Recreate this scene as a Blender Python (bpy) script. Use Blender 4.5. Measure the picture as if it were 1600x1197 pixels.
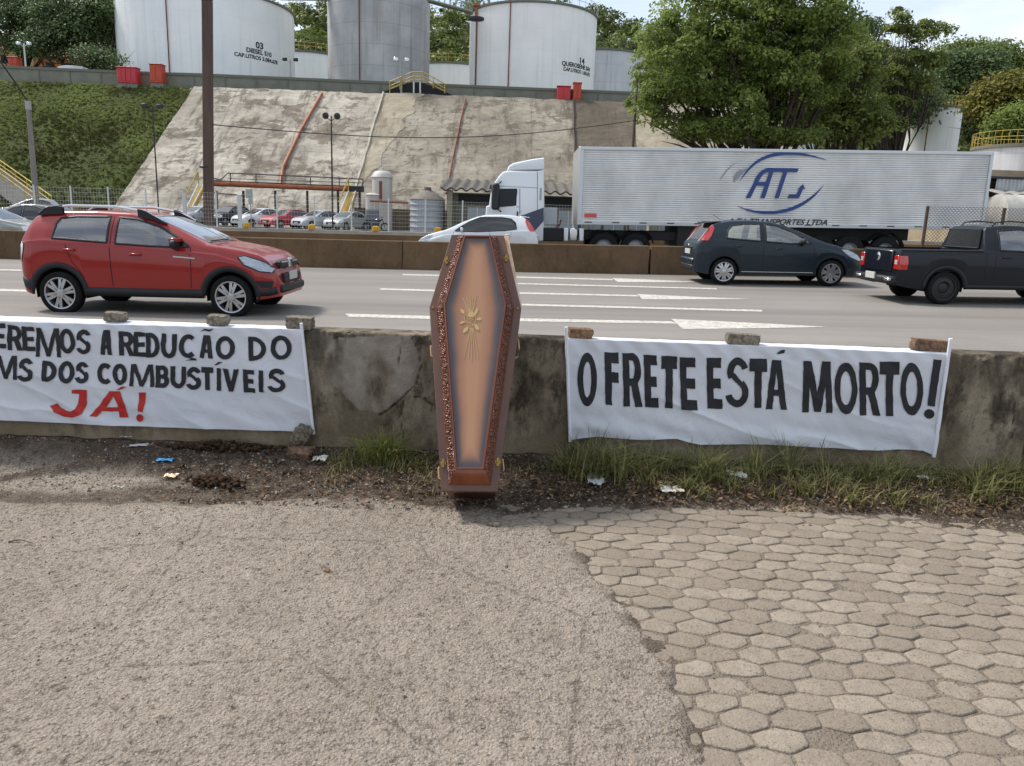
import bpy, bmesh, math, random
import numpy as np
from mathutils import Vector, Matrix
S = bpy.context.scene
COL = S.collection
for o in list(bpy.data.objects): bpy.data.objects.remove(o)

# ------------------------------------------------------------------ camera
FPX, CX, CY, HC = 1200., 800., 598.5, 1.9
PT, RO = math.radians(12.1), math.radians(2.04)
F_ = np.array([0, math.cos(PT), -math.sin(PT)]); U0 = np.array([0, math.sin(PT), math.cos(PT)]); R0 = np.array([1., 0, 0])
R_ = math.cos(RO)*R0 + math.sin(RO)*U0; U_ = -math.sin(RO)*R0 + math.cos(RO)*U0
def ray(u, v): return F_ + R_*(u-CX)/FPX - U_*(v-CY)/FPX
def at(u, v, Y):                      # where the sight line of a photo pixel crosses the plane y = Y
    d = ray(u, v); t = Y/d[1]
    return (d[0]*t, Y, HC+d[2]*t)
def atz(u, v, Z):
    d = ray(u, v); t = (Z-HC)/d[2]
    return (d[0]*t, d[1]*t, Z)
cam = bpy.data.cameras.new('camera'); camo = bpy.data.objects.new('camera', cam); COL.objects.link(camo)
cam.sensor_width = 36; cam.lens = 27.0; cam.clip_start = .05; cam.clip_end = 4000
camo.matrix_world = Matrix(((R_[0], U_[0], -F_[0], 0), (R_[1], U_[1], -F_[1], 0), (R_[2], U_[2], -F_[2], HC), (0, 0, 0, 1)))
S.camera = camo
# ------------------------------------------------------------------ world, sun, exposure
SUN_EL, SUN_AZ = math.radians(52), math.radians(-62)     # azimuth from +Y, towards -X: light from the left, slightly ahead
W = bpy.data.worlds.new('World'); S.world = W; W.use_nodes = True
nt = W.node_tree; nt.nodes.clear()
def N(t, ty, **k):
    n = t.nodes.new(ty)
    for a, b in k.items(): setattr(n, a, b)
    return n
wo = N(nt, 'ShaderNodeOutputWorld'); bg = N(nt, 'ShaderNodeBackground'); sk = N(nt, 'ShaderNodeTexSky')
sk.sky_type = 'NISHITA'; sk.sun_disc = False; sk.sun_elevation = SUN_EL; sk.sun_rotation = SUN_AZ; sk.air_density = 1.0; sk.dust_density = 1.5
tc = N(nt, 'ShaderNodeTexCoord'); mp = N(nt, 'ShaderNodeMapping'); mp.inputs['Scale'].default_value = (1, 1, 2.6)
mp.inputs['Location'].default_value = (.3, .1, .2)
nz = N(nt, 'ShaderNodeTexNoise'); nz.inputs['Scale'].default_value = 2.4; nz.inputs['Detail'].default_value = 7; nz.inputs['Roughness'].default_value = .5
cr = N(nt, 'ShaderNodeValToRGB'); cr.color_ramp.elements[0].position = .42; cr.color_ramp.elements[1].position = .64
cr.color_ramp.elements[0].color = (.35, .35, .35, 1); cr.color_ramp.elements[1].color = (.95, .95, .95, 1)
nz2 = N(nt, 'ShaderNodeTexNoise'); nz2.inputs['Scale'].default_value = 3.5; nz2.inputs['Detail'].default_value = 5
cc = N(nt, 'ShaderNodeValToRGB'); cc.color_ramp.elements[0].position = .3; cc.color_ramp.elements[1].position = .7
cc.color_ramp.elements[0].color = (5.2, 5.9, 6.9, 1); cc.color_ramp.elements[1].color = (8.2, 8.4, 8.7, 1)
mx = N(nt, 'ShaderNodeMix', data_type='RGBA')
L = nt.links.new
L(tc.outputs['Generated'], mp.inputs['Vector']); L(mp.outputs[0], nz.inputs['Vector']); L(mp.outputs[0], nz2.inputs['Vector'])
L(nz.outputs['Fac'], cr.inputs[0]); L(cr.outputs[0], mx.inputs['Factor']); L(nz2.outputs['Fac'], cc.inputs[0])
L(sk.outputs[0], mx.inputs['A']); L(cc.outputs[0], mx.inputs['B']); L(mx.outputs['Result'], bg.inputs[0]); L(bg.outputs[0], wo.inputs[0])
bg.inputs[1].default_value = .09
sl = bpy.data.lights.new('sun', 'SUN'); sl.energy = 2.4; sl.angle = math.radians(10); sl.color = (1, .95, .88)
so = bpy.data.objects.new('sun', sl); COL.objects.link(so)
sd = Vector((math.sin(SUN_AZ)*math.cos(SUN_EL), math.cos(SUN_AZ)*math.cos(SUN_EL), math.sin(SUN_EL)))
so.rotation_euler = sd.to_track_quat('Z', 'Y').to_euler()
S.view_settings.view_transform = 'Standard'; S.view_settings.look = 'None'; S.view_settings.gamma = 1
S.view_settings.exposure = 0.92
S.cycles.use_denoising = True; S.cycles.max_bounces = 6; S.cycles.transparent_max_bounces = 16

# ------------------------------------------------------------------ mesh helpers
def lin(c):                           # '#rrggbb' -> linear
    if isinstance(c, str):
        c = [int(c[i:i+2], 16)/255 for i in (1, 3, 5)]
        c = [x/12.92 if x <= .04045 else ((x+.055)/1.055)**2.4 for x in c]
    return (c[0], c[1], c[2], 1)
class MB:
    def __init__(s): s.v = []; s.f = []; s.m = []; s.n = 0
    def add(s, V, Fc, mi=0):
        V = np.asarray(V, float).reshape(-1, 3); s.v.append(V)
        for f in Fc: s.f.append([int(i)+s.n for i in f]); s.m.append(mi)
        s.n += len(V); return s
    def box(s, a, b, mi=0, R=None, o=None):
        x0, y0, z0 = a; x1, y1, z1 = b
        V = np.array([(x0,y0,z0),(x1,y0,z0),(x1,y1,z0),(x0,y1,z0),(x0,y0,z1),(x1,y0,z1),(x1,y1,z1),(x0,y1,z1)], float)
        if R is not None: V = V @ np.array(R).T
        if o is not None: V = V+np.array(o)
        return s.add(V, [(0,3,2,1),(4,5,6,7),(0,1,5,4),(1,2,6,5),(2,3,7,6),(3,0,4,7)], mi)
    def bbox(s, a, b, c=.01, mi=0):   # box with chamfered edges
        a = np.array(a, float); b = np.array(b, float); V = []; F = []
        g = lambda ax, lo: (a if lo else b)[ax]
        pts = {}
        for sx in (0, 1):
            for sy in (0, 1):
                for sz in (0, 1):
                    P = np.array([(a[0], b[0])[sx], (a[1], b[1])[sy], (a[2], b[2])[sz]])
                    d = np.array([(c, -c)[sx], (c, -c)[sy], (c, -c)[sz]])
                    for k in range(3):
                        q = P+d; q[k] = P[k]; pts[(sx, sy, sz, k)] = len(V); V.append(q)
        def I(x, y, z, k): return pts[(x, y, z, k)]
        F += [(I(0,0,0,2),I(0,1,0,2),I(1,1,0,2),I(1,0,0,2)), (I(0,0,1,2),I(1,0,1,2),I(1,1,1,2),I(0,1,1,2)),
              (I(0,0,0,1),I(1,0,0,1),I(1,0,1,1),I(0,0,1,1)), (I(0,1,0,1),I(0,1,1,1),I(1,1,1,1),I(1,1,0,1)),
              (I(0,0,0,0),I(0,0,1,0),I(0,1,1,0),I(0,1,0,0)), (I(1,0,0,0),I(1,1,0,0),I(1,1,1,0),I(1,0,1,0))]
        for x in (0,1):
            for y in (0,1): F.append((I(x,y,0,0),I(x,y,0,1),I(x,y,1,1),I(x,y,1,0)))
            for z in (0,1): F.append((I(x,0,z,0),I(x,0,z,2),I(x,1,z,2),I(x,1,z,0)))
        for y in (0,1):
            for z in (0,1): F.append((I(0,y,z,1),I(0,y,z,2),I(1,y,z,2),I(1,y,z,1)))
        for x in (0,1):
            for y in (0,1):
                for z in (0,1): F.append((I(x,y,z,0),I(x,y,z,1),I(x,y,z,2)))
        return s.add(V, F, mi)
    def grid(s, P, mi=0, closed=False):
        P = np.asarray(P, float); n, m = P.shape[:2]; F = []
        for i in range(n-1):
            for j in range(m-1 if not closed else m):
                k = (j+1) % m
                F.append((i*m+j, i*m+k, (i+1)*m+k, (i+1)*m+j))
        return s.add(P.reshape(-1, 3), F, mi)
    def tube(s, pts, r, n=8, mi=0, cap=True):
        pts = [np.array(p, float) for p in pts]; rr = r if hasattr(r, '__len__') else [r]*len(pts)
        rings = []; up = np.array([0, 0, 1.])
        for i, p in enumerate(pts):
            d = pts[min(i+1, len(pts)-1)]-pts[max(i-1, 0)]; d = d/(np.linalg.norm(d)+1e-9)
            a = np.cross(d, up if abs(d[2]) < .95 else np.array([1., 0, 0])); a /= np.linalg.norm(a)+1e-9; b = np.cross(d, a)
            rings.append([p+rr[i]*(a*math.cos(2*math.pi*k/n)+b*math.sin(2*math.pi*k/n)) for k in range(n)])
        base = s.n; s.grid(np.array(rings), mi, True)
        if cap:
            s.f.append([base+k for k in range(n)]); s.m.append(mi)
            s.f.append([base+(len(pts)-1)*n+k for k in range(n)][::-1]); s.m.append(mi)
        return s
    def lathe(s, prof, c=(0, 0, 0), ax='z', n=32, mi=0):   # prof: (r, h)
        rings = []
        for r, h in prof:
            ring = []
            for k in range(n):
                a = 2*math.pi*k/n
                q = (r*math.cos(a), r*math.sin(a), h)
                if ax == 'y': q = (q[0], q[2], q[1])
                if ax == 'x': q = (q[2], q[0], q[1])
                ring.append((q[0]+c[0], q[1]+c[1], q[2]+c[2]))
            rings.append(ring)
        return s.grid(np.array(rings), mi, True)
    def poly(s, pts, depth=None, mi=0):    # polygon, extruded by the vector depth
        pts = np.array(pts, float); n = len(pts)
        if depth is None: return s.add(pts, [list(range(n))], mi)
        V = np.vstack([pts, pts+np.array(depth)])
        return s.add(V, [list(range(n)), list(range(2*n-1, n-1, -1))]+[(i, (i+1) % n, (i+1) % n+n, i+n) for i in range(n)], mi)
    def build(s, name, mat, parent=None, smooth=False, loc=None, fix=True):
        me = bpy.data.meshes.new(name)
        V = np.vstack(s.v) if s.v else np.zeros((0, 3))
        me.from_pydata(V.tolist(), [], s.f)
        for m_ in (mat if isinstance(mat, (list, tuple)) else [mat]): me.materials.append(m_)
        me.polygons.foreach_set('material_index', s.m)
        if fix:
            bm = bmesh.new(); bm.from_mesh(me); bmesh.ops.recalc_face_normals(bm, faces=bm.faces); bm.to_mesh(me); bm.free()
        if smooth:
            me.polygons.foreach_set('use_smooth', [True]*len(me.polygons))
            if smooth != 'all': me.set_sharp_from_angle(angle=math.radians(38))
        o = bpy.data.objects.new(name, me); COL.objects.link(o)
        if loc is not None: o.location = loc
        if parent: o.parent = parent
        return o
def quads(name, V, mat, parent=None, cols=None, k=4):
    """fast mesh of separate quads; V (n,4,3); cols per-face scalar 'var'"""
    n = len(V); me = bpy.data.meshes.new(name)
    me.vertices.add(n*k); me.vertices.foreach_set('co', np.asarray(V, np.float32).ravel())
    me.loops.add(n*k); me.loops.foreach_set('vertex_index', np.arange(n*k, dtype=np.int32))
    me.polygons.add(n); me.polygons.foreach_set('loop_start', np.arange(0, n*k, k, dtype=np.int32))
    try: me.polygons.foreach_set('loop_total', np.full(n, k, np.int32))
    except Exception: pass
    me.update(calc_edges=True)
    if cols is not None:
        a = me.attributes.new('var', 'FLOAT', 'POINT'); a.data.foreach_set('value', np.repeat(np.asarray(cols, np.float32), k))
    me.materials.append(mat); o = bpy.data.objects.new(name, me); COL.objects.link(o)
    if parent: o.parent = parent
    return o
def gridobj(name, X, Y, Z, mat, parent=None, attrs=None, smooth=True):
    """height-field style grid from (n,m) arrays"""
    n, m = X.shape; me = bpy.data.meshes.new(name)
    co = np.stack([X, Y, Z], -1).astype(np.float32).reshape(-1, 3)
    i = (np.arange(n-1)[:, None]*m+np.arange(m-1)[None, :]).ravel()
    f = np.stack([i, i+m, i+m+1, i+1], -1).astype(np.int32)
    me.vertices.add(n*m); me.vertices.foreach_set('co', co.ravel())
    me.loops.add(f.size); me.loops.foreach_set('vertex_index', f.ravel())
    me.polygons.add(len(f)); me.polygons.foreach_set('loop_start', np.arange(0, f.size, 4, dtype=np.int32))
    try: me.polygons.foreach_set('loop_total', np.full(len(f), 4, np.int32))
    except Exception: pass
    me.update(calc_edges=True)
    if smooth: me.polygons.foreach_set('use_smooth', [True]*len(f))
    for k, v in (attrs or {}).items():
        a = me.attributes.new(k, 'FLOAT', 'POINT'); a.data.foreach_set('value', np.asarray(v, np.float32).ravel())
    me.materials.append(mat); o = bpy.data.objects.new(name, me); COL.objects.link(o)
    if parent: o.parent = parent
    return o
def tag(o, label=None, cat=None, group=None, kind=None):
    if label: o['label'] = label
    if cat: o['category'] = cat
    if group: o['group'] = group
    if kind: o['kind'] = kind
    return o
def thing(name, label, cat, loc=(0, 0, 0), rz=0, group=None):
    o = bpy.data.objects.new(name, None); COL.objects.link(o); o.location = loc; o.rotation_euler = (0, 0, rz)
    o.empty_display_size = .2
    return tag(o, label, cat, group)
def structure(o): return tag(o, kind='structure')
def copy_tree(o, parent=None, label=None, mats=None):
    c = o.copy(); COL.objects.link(c); c.parent = parent
    if label: c['label'] = label
    for ch in [q for q in bpy.data.objects if q.parent == o and q is not c]: copy_tree(ch, c)
    return c
def kids(o):
    r = [q for q in bpy.data.objects if q.parent == o]
    for c in list(r): r += kids(c)
    return r
# value noise
def vnoise(x, y, seed=0):
    xi = np.floor(x).astype(np.int64); yi = np.floor(y).astype(np.int64); xf = x-xi; yf = y-yi
    def h(a, b):
        n = (a*374761393+b*668265263+seed*974634777) & 0x7fffffff
        n = ((n ^ (n >> 13))*1274126177) & 0x7fffffff
        return ((n ^ (n >> 16)) & 0xffff)/65535.
    u = xf*xf*(3-2*xf); v = yf*yf*(3-2*yf)
    return (h(xi, yi)*(1-u)+h(xi+1, yi)*u)*(1-v)+(h(xi, yi+1)*(1-u)+h(xi+1, yi+1)*u)*v
def fbm(x, y, o=4, seed=0, g=.5):
    x = np.asarray(x, float); y = np.asarray(y, float)
    s = 0; a = 1; t = 0
    for k in range(o): s = s+a*vnoise(x*2**k+k*17.3, y*2**k+k*9.1, seed+k); t += a; a *= g
    return s/t
def sstep(a, b, x): t = np.clip((np.asarray(x, float)-a)/(b-a), 0, 1); return t*t*(3-2*t)

# ------------------------------------------------------------------ materials
MATS = {}
def mat(name, c, rough=.6, metal=0, var=0, vs=3., bump=0, bs=40., spec=.5, c2=None, coat=0, detail=6, coords='Object', stretch=(1, 1, 1)):
    """plain painted/stone/metal surface: base colour with patchy variation and a bump"""
    m = bpy.data.materials.new(name); m.use_nodes = True; t = m.node_tree; b = t.nodes['Principled BSDF']; l = t.links.new
    c = lin(c); b.inputs['Base Color'].default_value = c; b.inputs['Roughness'].default_value = rough; b.inputs['Metallic'].default_value = metal
    b.inputs['Specular IOR Level'].default_value = spec
    if coat: b.inputs['Coat Weight'].default_value = coat; b.inputs['Coat Roughness'].default_value = .08
    if var or c2 or bump:
        tcn = N(t, 'ShaderNodeTexCoord'); mpn = N(t, 'ShaderNodeMapping'); mpn.inputs['Scale'].default_value = stretch; l(tcn.outputs[coords], mpn.inputs[0])
        if var or c2:
            n = N(t, 'ShaderNodeTexNoise'); n.inputs['Scale'].default_value = vs; n.inputs['Detail'].default_value = detail; n.inputs['Roughness'].default_value = .62
            l(mpn.outputs[0], n.inputs['Vector'])
            r = N(t, 'ShaderNodeValToRGB'); l(n.outputs['Fac'], r.inputs[0])
            c2_ = lin(c2) if c2 else tuple(x*(1-var) for x in c[:3])+(1,)
            r.color_ramp.elements[0].color = c2_; r.color_ramp.elements[1].color = tuple(min(1, x*(1+var*.5)) for x in c[:3])+(1,)
            r.color_ramp.elements[0].position = .33; r.color_ramp.elements[1].position = .66
            l(r.outputs[0], b.inputs['Base Color'])
        if bump:
            n2 = N(t, 'ShaderNodeTexNoise'); n2.inputs['Scale'].default_value = bs; n2.inputs['Detail'].default_value = 5; l(mpn.outputs[0], n2.inputs['Vector'])
            bp = N(t, 'ShaderNodeBump'); bp.inputs['Strength'].default_value = min(1, bump); bp.inputs['Distance'].default_value = .02*max(1, bump)
            l(n2.outputs['Fac'], bp.inputs['Height']); l(bp.outputs[0], b.inputs['Normal'])
    MATS[name] = m; return m
class G:
    """tiny node-graph helper for the bigger materials"""
    def __init__(s, name, rough=.8, spec=.3):
        s.m = bpy.data.materials.new(name); s.m.use_nodes = True; s.t = s.m.node_tree; s.b = s.t.nodes['Principled BSDF']; s.out = s.t.nodes['Material Output']
        s.b.inputs['Roughness'].default_value = rough; s.b.inputs['Specular IOR Level'].default_value = spec
        s.tc = N(s.t, 'ShaderNodeTexCoord'); MATS[name] = s.m
    def l(s, a, b): s.t.links.new(a, b)
    def vec(s, sc=(1, 1, 1), rot=(0, 0, 0), loc=(0, 0, 0)):
        m = N(s.t, 'ShaderNodeMapping'); m.inputs['Scale'].default_value = sc; m.inputs['Rotation'].default_value = rot; m.inputs['Location'].default_value = loc
        s.l(s.tc.outputs['Object'], m.inputs[0]); return m.outputs[0]
    def noise(s, sc, v=None, det=5, rough=.6, dist=0):
        n = N(s.t, 'ShaderNodeTexNoise'); n.inputs['Scale'].default_value = sc; n.inputs['Detail'].default_value = det; n.inputs['Roughness'].default_value = rough; n.inputs['Distortion'].default_value = dist
        s.l(v if v is not None else s.tc.outputs['Object'], n.inputs['Vector']); return n.outputs['Fac']
    def vor(s, sc, v=None, feat='F1', out='Distance'):
        n = N(s.t, 'ShaderNodeTexVoronoi'); n.feature = feat; n.inputs['Scale'].default_value = sc
        s.l(v if v is not None else s.tc.outputs['Object'], n.inputs['Vector']); return n.outputs[out]
    def ramp(s, f, *st):
        r = N(s.t, 'ShaderNodeValToRGB'); e = r.color_ramp.elements
        while len(e) < len(st): e.new(.5)
        for k, (p, c) in enumerate(st):
            e[k].position = p; e[k].color = lin(c) if not isinstance(c, (int, float)) else (c, c, c, 1)
        s.l(f, r.inputs[0]); return r.outputs[0]
    def mix(s, f, a, b, mode='MIX'):
        m = N(s.t, 'ShaderNodeMix', data_type='RGBA', blend_type=mode)
        for k, x in (('Factor', f), ('A', a), ('B', b)):
            if isinstance(x, (int, float)) and k == 'Factor': m.inputs[k].default_value = x
            elif isinstance(x, (str, tuple, list)): m.inputs[k].default_value = lin(x)
            else: s.l(x, m.inputs[k])
        return m.outputs['Result']
    def math(s, op, a, b=0., clamp=False):
        m = N(s.t, 'ShaderNodeMath', operation=op, use_clamp=clamp)
        for k, x in ((0, a), (1, b)):
            if isinstance(x, (int, float)): m.inputs[k].default_value = x
            else: s.l(x, m.inputs[k])
        return m.outputs[0]
    def attr(s, n): a = N(s.t, 'ShaderNodeAttribute', attribute_name=n); return a.outputs['Fac']
    def sep(s):
        n = N(s.t, 'ShaderNodeSeparateXYZ'); s.l(s.tc.outputs['Object'], n.inputs[0]); return n.outputs
    def color(s, c): s.l(c, s.b.inputs['Base Color']); return s
    def bump(s, h, st=.5, d=.01):
        b = N(s.t, 'ShaderNodeBump'); b.inputs['Strength'].default_value = st; b.inputs['Distance'].default_value = d
        s.l(h, b.inputs['Height']); s.l(b.outputs[0], s.b.inputs['Normal']); return s
def leafmat(name, dark, light, trans=.35):
    g = G(name, .55, .3); v = g.attr('var')
    c = g.ramp(v, (0, dark), (1, light)); g.color(c)
    tr = N(g.t, 'ShaderNodeBsdfTranslucent'); g.l(c, tr.inputs[0]); ms = N(g.t, 'ShaderNodeMixShader'); ms.inputs[0].default_value = trans
    g.l(g.b.outputs[0], ms.inputs[1]); g.l(tr.outputs[0], ms.inputs[2]); g.l(ms.outputs[0], g.out.inputs[0]); return g.m
def glassmat(name, tint, clear=.6, rough=.03):
    m = bpy.data.materials.new(name); m.use_nodes = True; t = m.node_tree; t.nodes.remove(t.nodes['Principled BSDF'])
    tr = N(t, 'ShaderNodeBsdfTransparent'); tr.inputs[0].default_value = lin(tint); gl = N(t, 'ShaderNodeBsdfGlossy'); gl.inputs['Roughness'].default_value = rough
    fr = N(t, 'ShaderNodeFresnel'); fr.inputs[0].default_value = 1.5; ad = N(t, 'ShaderNodeMath', operation='MULTIPLY_ADD'); ad.inputs[1].default_value = 1.6; ad.inputs[2].default_value = 1-clear
    ad.use_clamp = True
    ms = N(t, 'ShaderNodeMixShader'); t.links.new(fr.outputs[0], ad.inputs[0]); t.links.new(ad.outputs[0], ms.inputs[0]); t.links.new(tr.outputs[0], ms.inputs[1]); t.links.new(gl.outputs[0], ms.inputs[2])
    t.links.new(ms.outputs[0], t.nodes['Material Output'].inputs[0]); MATS[name] = m; return m
# ================================================================== SETTING
BY = 5.62
BZ = 1.035          # front face of the near barrier
def edge_x(y):
    ys = [1.0, 1.6, 2.0, 2.41, 2.65, 3.0, 3.3, 3.68, 4.13, 4.5, 4.75, 5.0, 5.3]; xs = [.95, .82, .74, .70, .74, .72, .65, .54, .41, .27, .08, -.25, -.8]
    return np.interp(y, ys, xs)
def dirt_y(x): return np.interp(x, [-6, -3.4, -2.6, -2.2, -1.2, -.4, .2, .5, 1.0, 1.9, 2.2, 2.6, 6], [5.4, 5.4, 5.15, 4.85, 4.82, 4.72, 4.8, 4.9, 5.0, 5.05, 4.92, 4.82, 4.82])
def lot_masks(x, y):
    asph = sstep(-.012, .02, edge_x(y)+.13*(fbm(x*7, y*7, 3, 5)-.5)+.05*(fbm(x*26, y*26, 3, 6)-.5)-x)
    n = fbm(x*3, y*3, 5, 11)-.5
    d = sstep(-.12, .16, y-dirt_y(x)+.5*n+.18*(fbm(x*14, y*14, 3, 12)-.5))
    # the dark crack of soil that runs through the old asphalt at the left, and the soil under the heap
    py = np.interp(x, [-4.6, -3.7, -3.0, -2.6], [4.72, 4.92, 5.28, 5.42]); d2 = (1-sstep(.03, .10, np.abs(y-py+.12*n)))*sstep(-2.3, -2.7, x)
    py3 = np.interp(x, [-5, -3.5, -2.4, -1.4], [4.62, 4.66, 4.8, 4.9]); d3 = (1-sstep(.05, .16, np.abs(y-py3+.3*n)))*sstep(-1.2, -1.6, x)*.8
    fr_ = np.exp(-((edge_x(y)-x+.03)/.07)**2)*.75*sstep(.35, .6, fbm(x*10, y*10, 3, 37))*(y < 5)
    rub = sstep(.60, .74, fbm(x*1.3+5, y*2.2, 4, 31))*.25*sstep(4.2, 4.8, y)
    d = np.clip(np.maximum.reduce([d, d2, d3, fr_])+rub, 0, 1)
    return asph, d
def lot_z(x, y, fine=True):
    asph, d = lot_masks(x, y)
    lowf = .02*(fbm(x*.7, y*.7, 3, 3)-.5)
    z = lowf+asph*.014-.0068*(1-asph)
    soil = .004+.145*sstep(4.85, 5.6, y)+.03*(fbm(x*5, y*5, 4, 21)-.5)*sstep(4.7, 5.2, y)+.012*(fbm(x*22, y*22, 3, 22)-.45)
    z = z*(1-d)+(lowf+soil)*d
    if fine:
        z = z+asph*(1-d)*(.021*(fbm(x*22, y*22, 3, 41, .6)-.5)+.009*(1-2*np.abs(fbm(x*48, y*48, 2, 43)-.5)))
    return z, asph, d
g = G('lot ground', .92, .15)
asph = g.attr('asph'); dirt = g.attr('dirt'); sp = g.vor(95.); sp2 = g.vor(150., out='Color'); nb = g.noise(.8, det=8, rough=.68); nf = g.noise(34, det=4); nm = g.noise(7, det=6)
ac = g.ramp(nb, (.3, '#887c70'), (.5, '#988c7f'), (.72, '#a99d90'))
ac = g.mix(g.ramp(nm, (.35, 0), (.7, .55)), ac, '#867c6f'); ac = g.mix(g.ramp(nf, (.32, .85), (.50, 0)), ac, '#5c534a')  # brown noise hollows: relief shade painted into the asphalt colour
bw = N(g.t, 'ShaderNodeRGBToBW'); g.l(sp2, bw.inputs[0])
ac = g.mix(g.ramp(bw.outputs[0], (.70, 0), (.8, .5)), ac, '#b0a89d'); ac = g.mix(g.ramp(bw.outputs[0], (.12, .55), (.2, 0)), ac, '#645c54')
sc = g.ramp(nm, (.3, '#71665a'), (.7, '#8b8072'))
dc = g.ramp(g.noise(11, det=8, rough=.7), (.32, '#2b241e'), (.5, '#4a3f35'), (.7, '#6a5d4f'))
dc = g.mix(g.ramp(g.noise(70, det=3), (.60, 0), (.70, .6)), dc, '#7d7163')
vd = g.vor(.75, g.vec((1, 1, 0), (0, 0, .4)), 'DISTANCE_TO_EDGE'); wv = g.math('ADD', vd, g.math('MULTIPLY', g.math('SUBTRACT', g.noise(9, det=6, rough=.7), .5), .05))
ac = g.mix(g.ramp(g.math('ABSOLUTE', wv), (.0, .55), (.006, 0)), ac, '#4a433b'); ac = g.mix(g.ramp(g.noise(.9, g.vec((1, 1, 0), (0, 0, 1.1), (3, 7, 0)), det=7, rough=.7), (.60, 0), (.70, .4)), ac, '#6e655b')
col = g.mix(asph, sc, ac); df = g.math('MULTIPLY', dirt, g.ramp(g.noise(24, det=5), (.22, .72), (.5, 1)), True); g.color(g.mix(df, col, dc))
h = g.math('ADD', g.math('MULTIPLY', g.vor(70.), 1.0), g.math('MULTIPLY', g.noise(130, det=3), 1.1)); g.bump(h, 1.0, .011)
LOT = g.m
g_ = g
x = np.arange(-5.4, 5.41, .0125); y = np.arange(1.7, 5.72, .0125); X, Y = np.meshgrid(x, y, indexing='ij')
Z, A_, D_ = lot_z(X, Y)
structure(gridobj('ground', X, Y, Z, LOT, attrs={'asph': A_, 'dirt': D_}))
x = np.arange(-45, 45.1, .3); y = np.concatenate([np.arange(-30, 5.6, .3), [5.75]]); X, Y = np.meshgrid(x, y, indexing='ij')
Z, A_, D_ = lot_z(X, Y, False)
inside = sstep(0, .3, np.minimum(np.minimum(X+5.15, 5.15-X), Y-1.95)); Z = Z-.10*(inside > 0)
A_ = np.where(X > edge_x(Y), 0.6, 1.)
structure(gridobj('lot_ground', X, Y, Z, LOT, attrs={'asph': A_, 'dirt': D_}))

# ---- pavers: cells of a jittered staggered lattice, each a worn block of its own inside one pavement mesh
def clip(poly, nx, ny, d):
    out = []
    for i in range(len(poly)):
        a, b = poly[i], poly[(i+1) % len(poly)]; da = a[0]*nx+a[1]*ny-d; db = b[0]*nx+b[1]*ny-d
        if da <= 0: out.append(a)
        if (da < 0 < db) or (db < 0 < da):
            t = da/(da-db); out.append((a[0]+t*(b[0]-a[0]), a[1]+t*(b[1]-a[1])))
    return out
rng = random.Random(7)
DX, DY, HA = .196, .117, .040
def ctr(i, j): return (-.9+i*DX+(j % 2)*DX/2+.010*math.sin(j*1.7), 1.40+j*DY)
def rot(x, y): a_ = .03; return (x*math.cos(a_)-(y-3)*math.sin(a_), 3+x*math.sin(a_)+(y-3)*math.cos(a_)-.03)
V1, V2 = {}, {}
for j in range(-3, 44):
    for i in range(-3, 44):
        cx, cy = ctr(i, j); k1 = rng.uniform(-.014, .014), rng.uniform(-.011, .011); k2 = rng.uniform(-.014, .014), rng.uniform(-.011, .011)
        V1[i, j] = rot(cx+DX/2+k1[0], cy+HA+k1[1]); V2[i, j] = rot(cx+DX/2+k2[0], cy-HA+k2[1])
V_, F_l, VAR = [], [], []
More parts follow.
